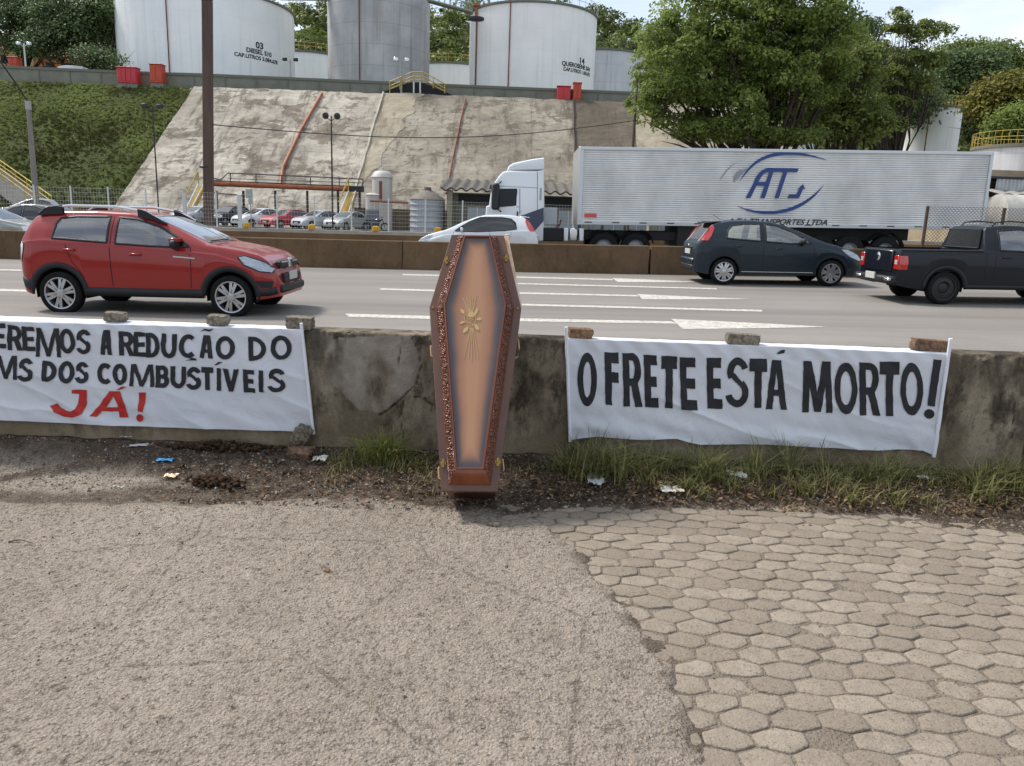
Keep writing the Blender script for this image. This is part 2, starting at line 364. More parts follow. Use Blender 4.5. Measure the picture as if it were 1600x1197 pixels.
for (i, j) in list(V1):
    k = i if j % 2 else i-1; ks = [(i, j), (i-1, j), (k, j+1), (k, j-1)]
    if not all(q in V1 for q in ks): continue
    px, py = rot(*ctr(i, j)); ex = float(edge_x(py))
    if px < ex-.06 or py > 5.5 or py > float(dirt_y(px))+.18: continue
    poly = [V2[i, j], V1[i, j], V2[k, j+1], V1[i-1, j], V2[i-1, j], V1[k, j-1]]
    gp = .0035+rng.uniform(0, .003)+(.006 if rng.random() < .10 else 0); c_ = np.mean(poly, axis=0); q = []
    for t in range(6):
        p_, a_, b_ = (np.array(poly[t % 6]), np.array(poly[t-1]), np.array(poly[(t+1) % 6])); u1 = (p_-a_)/np.linalg.norm(p_-a_); u2 = (b_-p_)/np.linalg.norm(b_-p_); n_ = np.array([-u1[1], u1[0]])+np.array([-u2[1], u2[0]]); n_ /= n_@n_/2; q.append(tuple(p_+n_*gp))
    poly = q
    if rng.random() < .05: t = rng.randrange(6); poly[t] = tuple(np.array(poly[t])*.82+c_*.18)   # broken corner
    r = rng.random()
    hole = math.hypot(px-1.29, py-2.60) < .075 or math.hypot(px-1.49, py-2.33) < .05
    sink = -.05 if hole else (-.005 if r < .05 else 0)
    # subdivide and round
    for it in range(3):
        q = []
        for k in range(len(poly)):
            a, b = poly[k], poly[(k+1) % len(poly)]; w_ = .06 if it == 0 else .25
            q += [(a[0]*(1-w_)+b[0]*w_, a[1]*(1-w_)+b[1]*w_), (a[0]*w_+b[0]*(1-w_), a[1]*w_+b[1]*(1-w_))]
        poly = q
    P = np.array(poly); c = P.mean(0); n = len(P)
    rad = 1+.13*(fbm(P[:, 0]*22, P[:, 1]*22, 3, 8)-.5)
    P = c+(P-c)*rad[:, None]
    tx, ty = rng.uniform(-.018, .018), rng.uniform(-.018, .018); h0 = rng.uniform(-.0035, .0035)+sink
    rings = [(1.0, -.05), (1.0, -.007), (.97, -.002), (.92, .0), (.6, .0016), (.3, .002)]
    base = len(V_)
    for s_, dz in rings:
        q = c+(P-c)*s_
        zz = .02*(fbm(q[:, 0]*.7, q[:, 1]*.7, 3, 3)-.5)+h0+dz+tx*(q[:, 0]-c[0])+ty*(q[:, 1]-c[1])
        if s_ < 1: zz = zz+.007*(fbm(q[:, 0]*40, q[:, 1]*40, 3, 9)-.5)
        V_ += [(a, b, e) for (a, b), e in zip(q, zz)]
    V_.append((c[0], c[1], V_[-1][2])); VAR += [rng.random()]*(n*len(rings)+1)
    for a in range(len(rings)-1):
        for k in range(n): F_l.append((base+a*n+k, base+a*n+(k+1) % n, base+(a+1)*n+(k+1) % n, base+(a+1)*n+k))
    ce = len(V_)-1
    for k in range(n): F_l.append((base+(len(rings)-1)*n+k, base+(len(rings)-1)*n+(k+1) % n, ce))
g = G('paver', .9, .2); v = g.attr('var'); n1 = g.noise(9, det=6); n2 = g.noise(60, det=4)
c = g.ramp(v, (0, '#807568'), (.5, '#8b8072'), (1, '#958a7c')); c = g.mix(g.ramp(n1, (.35, .6), (.6, 0)), c, '#7a7063'); c = g.mix(g.ramp(n2, (.3, .7), (.45, 0)), c, '#5a5248')
c = g.mix(g.ramp(g.noise(120, det=2), (.60, 0), (.7, .5)), c, '#a39b8f'); g.color(c); g.bump(g.math('ADD', g.noise(110, det=4), g.math('MULTIPLY', g.vor(80.), .6)), .8, .006)
mb = MB(); mb.add(V_, F_l); o = mb.build('pavement', g.m, smooth='all', fix=False)
a = o.data.attributes.new('var', 'FLOAT', 'POINT'); a.data.foreach_set('value', VAR); structure(o)

# ---- highway
def rz(x, y):
    x = np.clip(x, -40, 40); y = np.asarray(y, float)
    a = .49-.0138*np.maximum(21-y, 0); b = .0155*np.clip((y-2)/13, 0, 1); c = .0004*np.clip((y-8)/13, 0, 1)
    return a+b*x+c*np.clip(x, -14, 12)**2
def onroad(u, v, dz=0):
    z = .45
    for _ in range(30): p = atz(u, v, z); z = float(rz(p[0], p[1]))+dz
    return (p[0], p[1], z)
g = G('asphalt', .85, .25); sv = g.vec((.03, 1, 1)); bands = g.noise(1.1, sv, det=4); fine = g.noise(60, det=4); big = g.noise(.5, det=5)
c = g.ramp(bands, (.32, '#716d68'), (.5, '#807b75'), (.68, '#8a857e')); c = g.mix(g.ramp(big, (.35, .5), (.6, 0)), c, '#77726c'); c = g.mix(g.ramp(fine, (.35, .45), (.5, 0)), c, '#6f6a64')
c = g.mix(g.ramp(g.noise(2.2, g.vec((.25, 2.4, 1)), det=6, rough=.7), (.62, 0), (.72, .45)), c, '#6d665e')
g.color(c); g.bump(g.noise(140, det=3), .5, .006); ROAD = g.m
x = np.concatenate([np.arange(-160, -30, 4), np.arange(-30, 30, .5), np.arange(30, 161, 4)]); y = np.arange(6.0, 35.2, .4); X, Y = np.meshgrid(x, y, indexing='ij')
structure(gridobj('road', X, Y, rz(X, Y)-.0, ROAD))
mark = mat('road paint', '#bdb8ae', .75, var=.4, vs=14, bump=.3, bs=60)
mb = MB()
MK = [[(539,490),(800,497),(1049,502),(1058,505.8),(800,501.8),(545,495)], [(1049,498.2),(1200,505.6),(1294,510.7),(1200,512.6),(1067,514.3)],
      [(594,450.4),(800,456.4),(996,461),(998,463.3),(800,458.8),(594,452.8)], [(995.5,459.4),(1100,464.4),(1176,467),(1108,467.6),(1004,467.6)],
      [(770,473.4),(1191,484.2),(1191,487),(770,476.2)], [(770,441.2),(1120,450.3),(1120,452.1),(770,443)],
      [(629,428.2),(800,431.9),(957,436),(958,437.8),(800,433.7),(629,430)], [(957,434.6),(1060,438.8),(1090,440),(1060,441),(965,440.6)],
      [(-60,450),(58,453.2),(58,456.2),(-60,453)], [(-60,419.5),(34,421.4),(34,423.2),(-60,421.3)]]
for q in MK:
    P = [onroad(u, v, .004) for u, v in q]
    mb.add([(p[0], p[1], p[2]) for p in P], [list(range(len(P)))])
structure(mb.build('road_marking', mark))
# ---- terrain behind the highway: yard, embankment, tank terrace, hill
rg = [(-400, 44), (-140, 40), (-110, 33), (-70, 44), (-45, 49), (20, 48), (45, 45), (90, 38), (130, 34), (400, 30)]
def terr(x, y):
    yard = .42+.02*np.clip((y-36)/20, 0, 1)*6+np.where(y < 36, -.4, 0)
    top = 14.05
    zs = yard+(top-yard)*np.clip((y-67)/(85-67), 0, 1)
    rw = sstep(17, 30, x)                               # east of the embankment the rise is further back
    zs2 = yard+(top-3-yard)*np.clip((y-78)/(24), 0, 1)
    z = zs*(1-rw)+zs2*rw
    ridge = np.interp(x, [a for a, b in rg], [b for a, b in rg])
    hl = sstep(122, 215, y); z = z+(ridge-z)*hl*(1+0*x)+hl*5*(fbm(x*.03, y*.03, 4, 77)-.5)
    # left wing: the slope turns towards the road
    return z
g = G('terrain', .95, .1); s = g.sep(); gn = g.noise(.35, det=8, rough=.65); g2 = g.noise(3.5, g.vec((1, 1, 2.5)), det=8, rough=.72)
gc = g.ramp(g2, (.3, '#33351c'), (.48, '#4b5230'), (.7, '#676d40')); gc = g.mix(g.ramp(gn, (.52, 0), (.66, .75)), gc, '#4a3c2c'); gc = g.mix(g.ramp(g.noise(.09, det=4), (.45, 0), (.6, .6)), gc, '#566432')
yard = g.ramp(g.noise(1.2, det=6), (.3, '#77706a'), (.7, '#99918a'))
f = g.math('GREATER_THAN', s[1], 66.5); g.color(g.mix(f, yard, gc)); g.bump(g.noise(6, g.vec((1, 1, 3)), det=7, rough=.7), .9, .25); TERR = g.m
x = np.concatenate([np.arange(-900, -80, 20), np.arange(-80, 60, 1.0), np.arange(60, 901, 20)]); y = np.concatenate([np.arange(35.0, 36.1, 1), np.arange(37, 66, 3), np.arange(66, 90, .5), np.arange(90, 230, 3), np.arange(240, 900, 40)])
X, Y = np.meshgrid(x, y, indexing='ij'); Z = terr(X, Y); Z = Z+(Y > 66.9)*(Y < 86)*.5*(fbm(X*.35, Y*.35, 4, 55)-.5)*sstep(67, 70, Y)*sstep(85.5, 83, Y)

XT, XB = -34.38, -35.32
xe_ = XB+(XT-XB)*np.clip((Y-67)/18, 0, 1); Z = np.where((Y > 66.4) & (Y < 85.2) & (X > xe_-1.0), terr(X, Y)-.3*sstep(xe_-.9, xe_+.3, X), Z)
structure(gridobj('terrain', X, Y, Z, TERR))
# ================================================================== BARRIERS
g = G('old concrete', .93, .15); st = g.noise(2.2, g.vec((1, 1, .35)), det=8, rough=.7); n1 = g.noise(1.0, det=7, rough=.65); n3 = g.noise(26, det=6, rough=.7); n4 = g.noise(7, g.vec((1, 1, .5)), det=8, rough=.7); sz = g.sep()
c = g.ramp(n1, (.3, '#7d7261'), (.5, '#988d7a'), (.7, '#aca190')); c = g.mix(g.ramp(st, (.44, .95), (.60, 0)), c, '#5e5648'); c = g.mix(g.ramp(n4, (.50, 0), (.62, .85)), c, '#3a332b')
c = g.mix(g.ramp(n3, (.3, .7), (.46, 0)), c, '#4b4338')
zt = g.math('MULTIPLY', g.math('SUBTRACT', .5, sz[2]), 2.2, True); c = g.mix(g.math('MULTIPLY', zt, g.ramp(g.noise(3, det=5), (.3, .3), (.6, 1))), c, '#93826a')
c = g.mix(g.attr('patch'), c, g.ramp(g.noise(5, det=6), (.3, '#8b8378'), (.7, '#aba397')))
c = g.mix(g.ramp(sz[2], (1.018, 0), (1.031, .75)), c, '#b09a80')  # top rim tinted pale and warm: sunlight painted into the colour
c = g.mix(g.attr('mold'), c, g.ramp(n3, (.3, '#221e19'), (.7, '#4a4238')))
c = g.mix(g.attr('crack'), c, '#2a231c'); g.color(c); g.bump(g.math('ADD', g.noise(45, det=7, rough=.75), g.math('MULTIPLY', g.vor(24.), .3)), 1.0, .014); OLDC = g.m
def polyd(X, Z, pts):
    D = np.full(X.shape, 9.)
    for (a, b), (c_, d) in zip(pts[:-1], pts[1:]):
        vx, vz = c_-a, d-b; t = np.clip(((X-a)*vx+(Z-b)*vz)/(vx*vx+vz*vz), 0, 1); D = np.minimum(D, np.hypot(X-a-t*vx, Z-b-t*vz))
    return D
w2 = lambda L_: [(at(u, v, BY)[0], at(u, v, BY)[2]) for u, v in L_]
CR = [w2([(646,518),(640,534),(654,552),(658,572),(650,600),(630,620),(605,642),(590,650)]), w2([(632,622),(626,650),(632,700)]), w2([(629,525),(624,560),(622,575)]), w2([(1594,560),(1585,640),(1578,745)]),
      w2([(648,620),(662,622),(676,634)]), w2([(502,585),(507,600),(504,612)])]
PATCH = np.array(w2([(500,530),(640,522),(656,555),(656,575),(646,602),(600,645),(560,640),(520,600)]))
def inpoly(X, Z, P):
    r = np.zeros(X.shape, bool)
    for i in range(len(P)):
        x1, z1 = P[i]; x2, z2 = P[(i+1) % len(P)]
        c_ = ((z1 > Z) != (z2 > Z)) & (X < (x2-x1)*(Z-z1)/(z2-z1+1e-12)+x1); r ^= c_
    return r
def barrier(name, x0, x1, label):
    x = np.arange(x0, x1+.001, .012 if x1-x0 < 30 else .1)
    prof = [(BY-.0, -.15)]+[(BY, z) for z in np.arange(-.05, 1.02, .0125)]+[(BY+.004, 1.029), (BY+.016, BZ)]+[(BY+t, BZ) for t in np.arange(.03, .24, .02)]+[(BY+.25, 1.025)]+[(BY+.26, z) for z in np.arange(.95, -.1, -.1)]
    P = np.array(prof); X = np.repeat(x[:, None], len(P), 1); Yp = np.repeat(P[None, :, 0], len(x), 0); Zp = np.repeat(P[None, :, 1], len(x), 0)
    s_ = Zp+(Yp-BY)
    D = np.min([polyd(X, s_, c) for c in CR]+[polyd(X, s_, c)*.9+.003 for c in CR[:1]], axis=0)
    wob = .004*(fbm(X*40, s_*40, 2, 66)-.5)
    crack = (1-sstep(.001, .008, D+wob*2.2))*(.12+.7*sstep(.4, .65, fbm(X*7, s_*7, 3, 71))); rel = .010*(fbm(X*3, s_*3, 4, 61)-.5)+.008*(fbm(X*20, s_*20, 3, 62)-.5)
    chip = sstep(.62, .78, fbm(X*9, s_*9, 4, 64))*np.exp(-((s_-BZ)/.035)**2)*.03
    ledge = .03*(1-sstep(.10, .14, Zp))*(X > 1.5)
    sgn = np.where(Yp > BY+.12, -1, 1.)
    Yn = Yp+sgn*(rel+crack*.018+chip*(Yp < BY+.1))-ledge*(Yp < BY+.01)
    Zn = Zp-chip*.6*(Zp > .9)-.006*(fbm(X*6, Yp*6, 3, 65)-.5)*(Zp > .98)
    mold = np.clip(np.exp(-((X-.28)/.30)**2)*sstep(.30, .75, s_)+np.exp(-((X+1.30)/.28)**2)*sstep(.55, .85, s_)*.8+np.exp(-((X-3.75)/.35)**2)*sstep(.2, .6, s_)*.9+np.exp(-((X+.62)/.12)**2)*.5, 0, 1)*sstep(.34, .62, fbm(X*6, s_*3.2, 5, 73, .6))
    patch = inpoly(X+.03*(fbm(X*8, s_*8, 3, 67)-.5), s_, PATCH)*.95*sstep(.2, .5, fbm(X*4, s_*4, 4, 68))
    o = gridobj(name, X, Yn, Zn, OLDC, attrs={'crack': crack*(Yp < BY+.2), 'patch': patch, 'mold': mold}); tag(o, label, 'barrier', 'old concrete barriers along the lot')
    return o
barrier('concrete_barrier', -8.6, 3.90, 'long stained concrete barrier with a crack, carrying both banners')
barrier('concrete_barrier', 3.915, 9.9, 'weathered concrete barrier section past the joint, right of the exclamation mark banner')
barrier('concrete_barrier', -30, -8.62, 'plain far continuation of the concrete barrier beyond the red lettered banner')
barrier('concrete_barrier', 9.92, 30, 'plain outer continuation of the concrete barrier beyond the freight banner')
# median
g = G('median concrete', .9, .15); sz = g.sep(); n1 = g.noise(.6, det=6); n2 = g.noise(4, g.vec((1, 1, .4)), det=7, rough=.7)
c = g.ramp(n1, (.3, '#52422f'), (.5, '#62503d'), (.7, '#725d47')); c = g.mix(g.ramp(n2, (.3, .6), (.5, 0)), c, '#463424'); c = g.mix(g.ramp(g.noise(14, det=4), (.6, 0), (.7, .4)), c, '#8a6a48')
g.color(c); g.bump(g.noise(16, det=6, rough=.7), .8, .02); MED = g.m
def barseg(name, x0, x1, yc, h, tb, tt, m, label, grp, col=None):
    mb = MB(); xs = np.linspace(x0, x1, 9)
    prof = [(-tb/2, -.1), (-tb/2, .08), (-tb/2*.8, .25), (-tt/2, h-.015), (-tt/2+.015, h), (tt/2-.015, h), (tt/2, h-.015), (tb/2*.8, .25), (tb/2, .08), (tb/2, -.1)]
    P = [[(x_, yc+a, float(rz(x_, yc))+b) for a, b in prof] for x_ in xs]
    mb.grid(P); mb.f.append(list(range(len(prof)))); mb.m.append(0); mb.f.append([len(prof)*8+k for k in range(len(prof))][::-1]); mb.m.append(0)
    return tag(mb.build(name, m, smooth=True), label, 'barrier', grp)
mlab = ['brown median barrier segment far beyond the left frame edge', 'brown median barrier segment passing left of the red hatchback', 'brown median barrier segment between the red hatchback and the coffin', 'brown median barrier segment behind the coffin top, below the truck cab',
        'brown median barrier segment behind the teal hatchback', 'brown median barrier segment carrying the chain-link fence by the pickup', 'brown median barrier segment beyond the pickup']
for k, xx in enumerate([-23.0, -16.3, -9.72, -3.07, 3.62, 10.2, 16.8]): barseg('median_barrier', xx, xx+6.63, 21.15, .75, .5, .3, MED, mlab[k], 'brown median barrier segments')
g = G('far barrier concrete', .9, .15); c = g.ramp(g.noise(.8, det=6), (.3, '#5d4a37'), (.7, '#7c654c')); sz = g.sep(); g.color(c); g.bump(g.noise(10, det=6), .6, .03)
o = MB()
xs = np.linspace(-60, 60, 61); prof = [(33, -.2), (33, .60), (33.02, .62), (33.28, .62), (33.3, .60), (33.3, -.2)]
o.grid([[(x_, a, float(rz(x_, 33))+b) for a, b in prof] for x_ in xs]); tag(o.build('roadside_wall', g.m), 'low brown concrete wall along the far edge of the highway below the mesh fence', 'wall')
white_conc = mat('pale concrete', '#aaa59c', .85, var=.2, vs=2, bump=.3, bs=20)
o = MB(); prof = [(33.9, -.3), (33.9, .73), (34.4, .73), (34.4, -.3)]
o.grid([[(x_, a, float(rz(x_, 33))+b) for a, b in prof] for x_ in np.linspace(-60, 60, 61)]); FENCEB = tag(o.build('kerb_wall', white_conc), 'pale concrete plinth that the white mesh fence posts stand on', 'plinth')
# ================================================================== COFFIN
wood_dark = mat('coffin ledge lacquer', '#5e3b2b', .42, var=.25, vs=3, c2='#4a3226', coat=.12, stretch=(1, 1, .5))
def lacquer(name, a, b, bump=None, rough=.3):
    g = G(name, rough, .5); g.b.inputs['Coat Weight'].default_value = .3; g.b.inputs['Coat Roughness'].default_value = .12
    n = g.noise(6, g.vec((1, 1, .15)), det=6, rough=.7); g.color(g.ramp(n, (.35, a), (.65, b)))
    if bump:
        w = g.noise(26, None, det=2, rough=.4, dist=2.2); r = g.ramp(w, (.44, 0), (.50, 1), (.56, 0)); w2_ = g.noise(80, None, det=2)
        g.color(g.mix(r, g.ramp(n, (.35, a), (.65, b)), bump)); g.bump(g.math('ADD', r, g.math('MULTIPLY', w2_, .3)), 1.0, .006)  # paler ridges: carving highlight painted into the colour, besides the bump
    return g.m
carved = lacquer('carved trim', '#562710', '#743a1b', '#915830', .3)
foot_w = lacquer('glossy wood', '#5a2208', '#7c3a12'); body_w = lacquer('body wood', '#3a1608', '#552410'); lip_w = lacquer('lip wood', '#5f3020', '#77402a')
gold = mat('gilt', '#b99c68', .5, metal=.1, spec=.5); brass = mat('brass', '#94763e', .3, metal=.9); cream = mat('cream handle', '#c0a070', .45)
CT = math.radians(32)
cof = thing('coffin', 'brown lacquered coffin with gilt emblem, stood upright leaning against the concrete barrier', 'coffin', (-.243, 4.575, .212))
cof.rotation_euler = (-CT, math.radians(-1.4), 0)
OUT = np.array([(-.177, 0), (.177, 0), (.315, 1.275), (.186, 1.845), (-.186, 1.845), (-.315, 1.275)])
def off(dist):                              # inward offset with a distance per edge; edge k runs from vertex k to k+1
    n = len(OUT); L_ = []
    for k in range(n):
        a, b = OUT[k], OUT[(k+1) % n]; d = (b-a)/np.linalg.norm(b-a); nn = np.array([-d[1], d[0]]); L_.append((nn, nn@a+dist[k]))
    r = []
    for k in range(n):
        (n1, d1), (n2, d2) = L_[k-1], L_[k]; r.append(np.linalg.solve(np.array([n1, n2]), np.array([d1, d2])))
    return np.array(r)
def ed(side, bot, top): return off([bot, side, side, top, side, side])
def ringmesh(rings, mi=0, cap0=False, cap1=False):
    mb = MB(); mb.grid(np.array([[(p[0], y, p[1]) for p in P] for P, y in rings]), mi, True); n = 6
    if cap0: mb.f.append(list(range(n))); mb.m.append(mi)
    if cap1: mb.f.append([(len(rings)-1)*n+k for k in range(n)]); mb.m.append(mi)
    return mb
e0, e1, e2 = ed(0, 0, 0), ed(.004, .004, .004), ed(.050, .040, .022)
ringmesh([(e0, .034), (e0, .004), (e1, 0), (e2, 0), (ed(.054, .044, .026), .03)]).build('lid_ledge', wood_dark, cof)
b1, b2 = ed(.051, .041, .023), ed(.100, .128, .040)
# bevel faces: sides carved, ends plain
mb = MB(); y1, y2 = -.001, -.058
for k in range(6):
    a, b, c_, d = b1[k], b1[(k+1) % 6], b2[(k+1) % 6], b2[k]; P = []
    for s_ in np.linspace(0, 1, 13 if k not in (0, 3) else 5):
        row = []
        for t in np.linspace(0, 1, 7):
            p = (a*(1-s_)+b*s_)*(1-t)+(d*(1-s_)+c_*s_)*t; row.append((p[0], y1+(y2-y1)*t-.010*math.sin(math.pi*t), p[1]))
        P.append(row)
    mb.grid(np.array(P), 0 if k not in (0, 3) else 1)
mb.build('lid_bevel', [carved, foot_w], cof, smooth=True)
for k in (1, 2, 4, 5):                       # carved running vine along each side bevel
    a, b, c_, d = b1[k], b1[(k+1) % 6], b2[(k+1) % 6], b2[k]; Ln = np.linalg.norm(b-a)
    def bp_(s_, t, o): p = (a*(1-s_)+b*s_)*(1-t)+(d*(1-s_)+c_*s_)*t; return np.array([p[0], y1+(y2-y1)*t-.010*math.sin(math.pi*t)-o, p[1]])
    m = MB(); nw = max(2, round(Ln/.11)); ss = np.linspace(.02, .98, nw*14); m.tube([bp_(q, .5+.24*math.sin(2*math.pi*nw*q), .003) for q in ss], .0045, 5)
    for j in range(nw*2):
        q = (j+.5)/(nw*2); sg = 1 if j % 2 == 0 else -1; tc_ = .5+.0*sg; R_l = .017/Ln
        for dq, dt in ((0, 0), (.9, .14), (-.9, .14), (.5, -.16), (-.5, -.16)):
            c0 = bp_(min(.99, max(.01, q+dq*R_l)), min(.95, max(.05, .5-sg*(.14+dt))), .004); m.lathe([(0, -.004), (.006, -.003), (.008, 0), (0, .002)], tuple(c0), 'y', 7)
    for t_ in (.06, .94): m.tube([bp_(q, t_, .001) for q in (.0, .25, .5, .75, 1.)], .0035, 5)
    m.build('carving', carved, cof, smooth='all', fix=False)
ringmesh([(b2, -.056), (ed(.102, .130, .042), -.064), (ed(.110, .138, .050), -.066), (ed(.114, .142, .054), -.060), (ed(.116, .144, .056), -.050)]).build('lid_molding', lip_w, cof, smooth=True)
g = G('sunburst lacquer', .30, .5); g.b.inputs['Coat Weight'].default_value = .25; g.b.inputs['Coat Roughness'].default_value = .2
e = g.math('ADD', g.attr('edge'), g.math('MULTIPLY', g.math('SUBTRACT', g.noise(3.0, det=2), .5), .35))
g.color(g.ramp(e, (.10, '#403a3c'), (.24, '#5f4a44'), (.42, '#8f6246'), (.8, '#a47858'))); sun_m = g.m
mb = MB(); EA = []; rings = []
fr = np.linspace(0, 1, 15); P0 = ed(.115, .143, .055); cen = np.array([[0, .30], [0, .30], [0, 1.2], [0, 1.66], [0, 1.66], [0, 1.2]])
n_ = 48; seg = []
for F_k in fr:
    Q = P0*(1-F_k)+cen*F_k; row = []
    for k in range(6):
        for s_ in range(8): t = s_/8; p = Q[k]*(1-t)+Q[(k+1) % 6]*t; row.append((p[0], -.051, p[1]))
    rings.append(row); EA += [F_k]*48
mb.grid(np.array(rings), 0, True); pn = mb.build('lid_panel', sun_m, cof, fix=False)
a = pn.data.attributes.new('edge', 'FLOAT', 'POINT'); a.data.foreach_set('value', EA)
# body
ringmesh([(ed(.022, .02, .02), .033), (ed(.02, .018, .02), .05), (ed(.034, .034, .03), .40)], cap0=True, cap1=True).build('body', body_w, cof)
mb = MB(); mb.add([(.186, .036, 1.86), (.216, .036, 1.86), (.318, .036, 1.33), (.30, .036, 1.29), (.186, .075, 1.86), (.216, .075, 1.86), (.318, .075, 1.33), (.30, .075, 1.29)],
       [(0, 1, 2, 3), (4, 7, 6, 5), (0, 4, 5, 1), (1, 5, 6, 2), (2, 6, 7, 3)]); mb.build('body_rim', mat('pale wood rim', '#c39a70', .5, var=.3, vs=7, c2='#e4ded6'), cof)
# emblem (gilt rays, a dove and leaves), 1.5 mm proud of the panel
def cpx(u, v):                               # photo pixel -> local coffin x,z on the lid panel
    n = np.array([0, -math.cos(CT), math.sin(CT)]); d = ray(u, v); O = np.array([0, 4.575, .212])+n*.052
    t = np.dot(n, O-np.array([0, 0, HC]))/np.dot(n, d); P = np.array([0, 0, HC])+d*t-np.array([-.243, 4.575, .212])
    z = P[1]*math.sin(CT)+P[2]*math.cos(CT); return (P[0]+.0244*z, z)
E8 = lambda a, b: (700+a/8.55, 440+b/8.55)
mb = MB(); lay = [0]
def emb(pts):
    lay[0] += 1; q = [cpx(*E8(*p)) for p in pts]; y = -.0530-.00012*lay[0]
    mb.poly([(a, y, b) for a, b in q], (0, .0022, 0))
def line(a, b, w=8):
    a = np.array(a, float); b = np.array(b, float); d = (b-a)/np.linalg.norm(b-a); n = np.array([-d[1], d[0]])*w/2; emb([a-n*.6, b-n, b+n, a+n*.6])
for a, b in (((190,215),(275,400)), ((243,205),(285,390)), ((287,165),(296,400)), ((322,205),(310,400)), ((373,180),(325,400)), ((208,1020),(295,620)), ((268,1025),(303,620)), ((312,1070),(312,620)), ((352,1020),(320,620)), ((402,1025),(328,620)), ((225,250),(290,420)), ((345,240),(318,420))): line(a, b)
def leaf(a, b, w):
    a = np.array(a, float); b = np.array(b, float); d = b-a; n = np.array([-d[1], d[0]])/np.linalg.norm(d)*w
    emb([a, a+d*.25+n*.8, a+d*.6+n, a+d*.9+n*.6, b, a+d*.9-n*.6, a+d*.6-n, a+d*.25-n*.8])
for q in (((210,430),(165,365),22), ((325,480),(395,355),20), ((370,510),(442,500),20), ((345,560),(400,655),24), ((265,605),(195,680),24), ((225,530),(150,555),16)): leaf(*q)
emb([(300+42*math.cos(t), 440+40*math.sin(t)) for t in np.linspace(0, 2*math.pi, 16)[:-1]])
for q in ([(205,430),(250,465),(300,500)], [(300,500),(345,480),(370,470)], [(205,430),(210,500),(250,545)], [(250,545),(300,555),(330,590)], [(335,590),(355,540),(365,490)], [(240,480),(290,520),(340,510)], [(270,590),(300,600),(340,585)]):
    for a, b in zip(q[:-1], q[1:]): line(a, b, 9)
mb.build('emblem', gold, cof)
def clocal(u, v): return cpx(u, v)
for (u, v) in ((690, 400), (785, 399), (691.5, 720), (777, 720)):
    x_, z_ = clocal(u, v); x_ = math.copysign(abs(x_), x_)
    w_ = np.interp(z_, [0, 1.275, 1.845], [.177, .315, .186])-.024; x_ = math.copysign(w_, x_)
    m = MB(); m.bbox((x_-.010, -.010, z_-.03), (x_+.010, -.0005, z_+.03), .003); m.lathe([(0, -.018), (.007, -.016), (.008, -.01)], (x_, 0, z_), 'y', 10); m.bbox((x_-.018, -.006, z_-.012), (x_+.018, -.0008, z_+.012), .002)
    m.build('clasp', brass, cof)
for sx in (-1, 1):
    m = MB(); m.lathe([(0, -.008), (.008, -.006), (.010, -.0005)], (sx*.291, 0, 1.27), 'y', 12); m.build('screw', brass, cof)
    for zc in (1.02, .17, 1.55):
        hw = float(np.interp(zc, [0, 1.275, 1.845], [.177, .315, .186]))-.02
        pts = [(sx*(hw-.01), .10, zc-.08), (sx*(hw+.028), .10, zc-.065), (sx*(hw+.036), .10, zc), (sx*(hw+.028), .10, zc+.065), (sx*(hw-.01), .10, zc+.08)]
        m = MB(); m.tube(pts, .006, 8); m.build('handle', cream, cof, smooth=True)

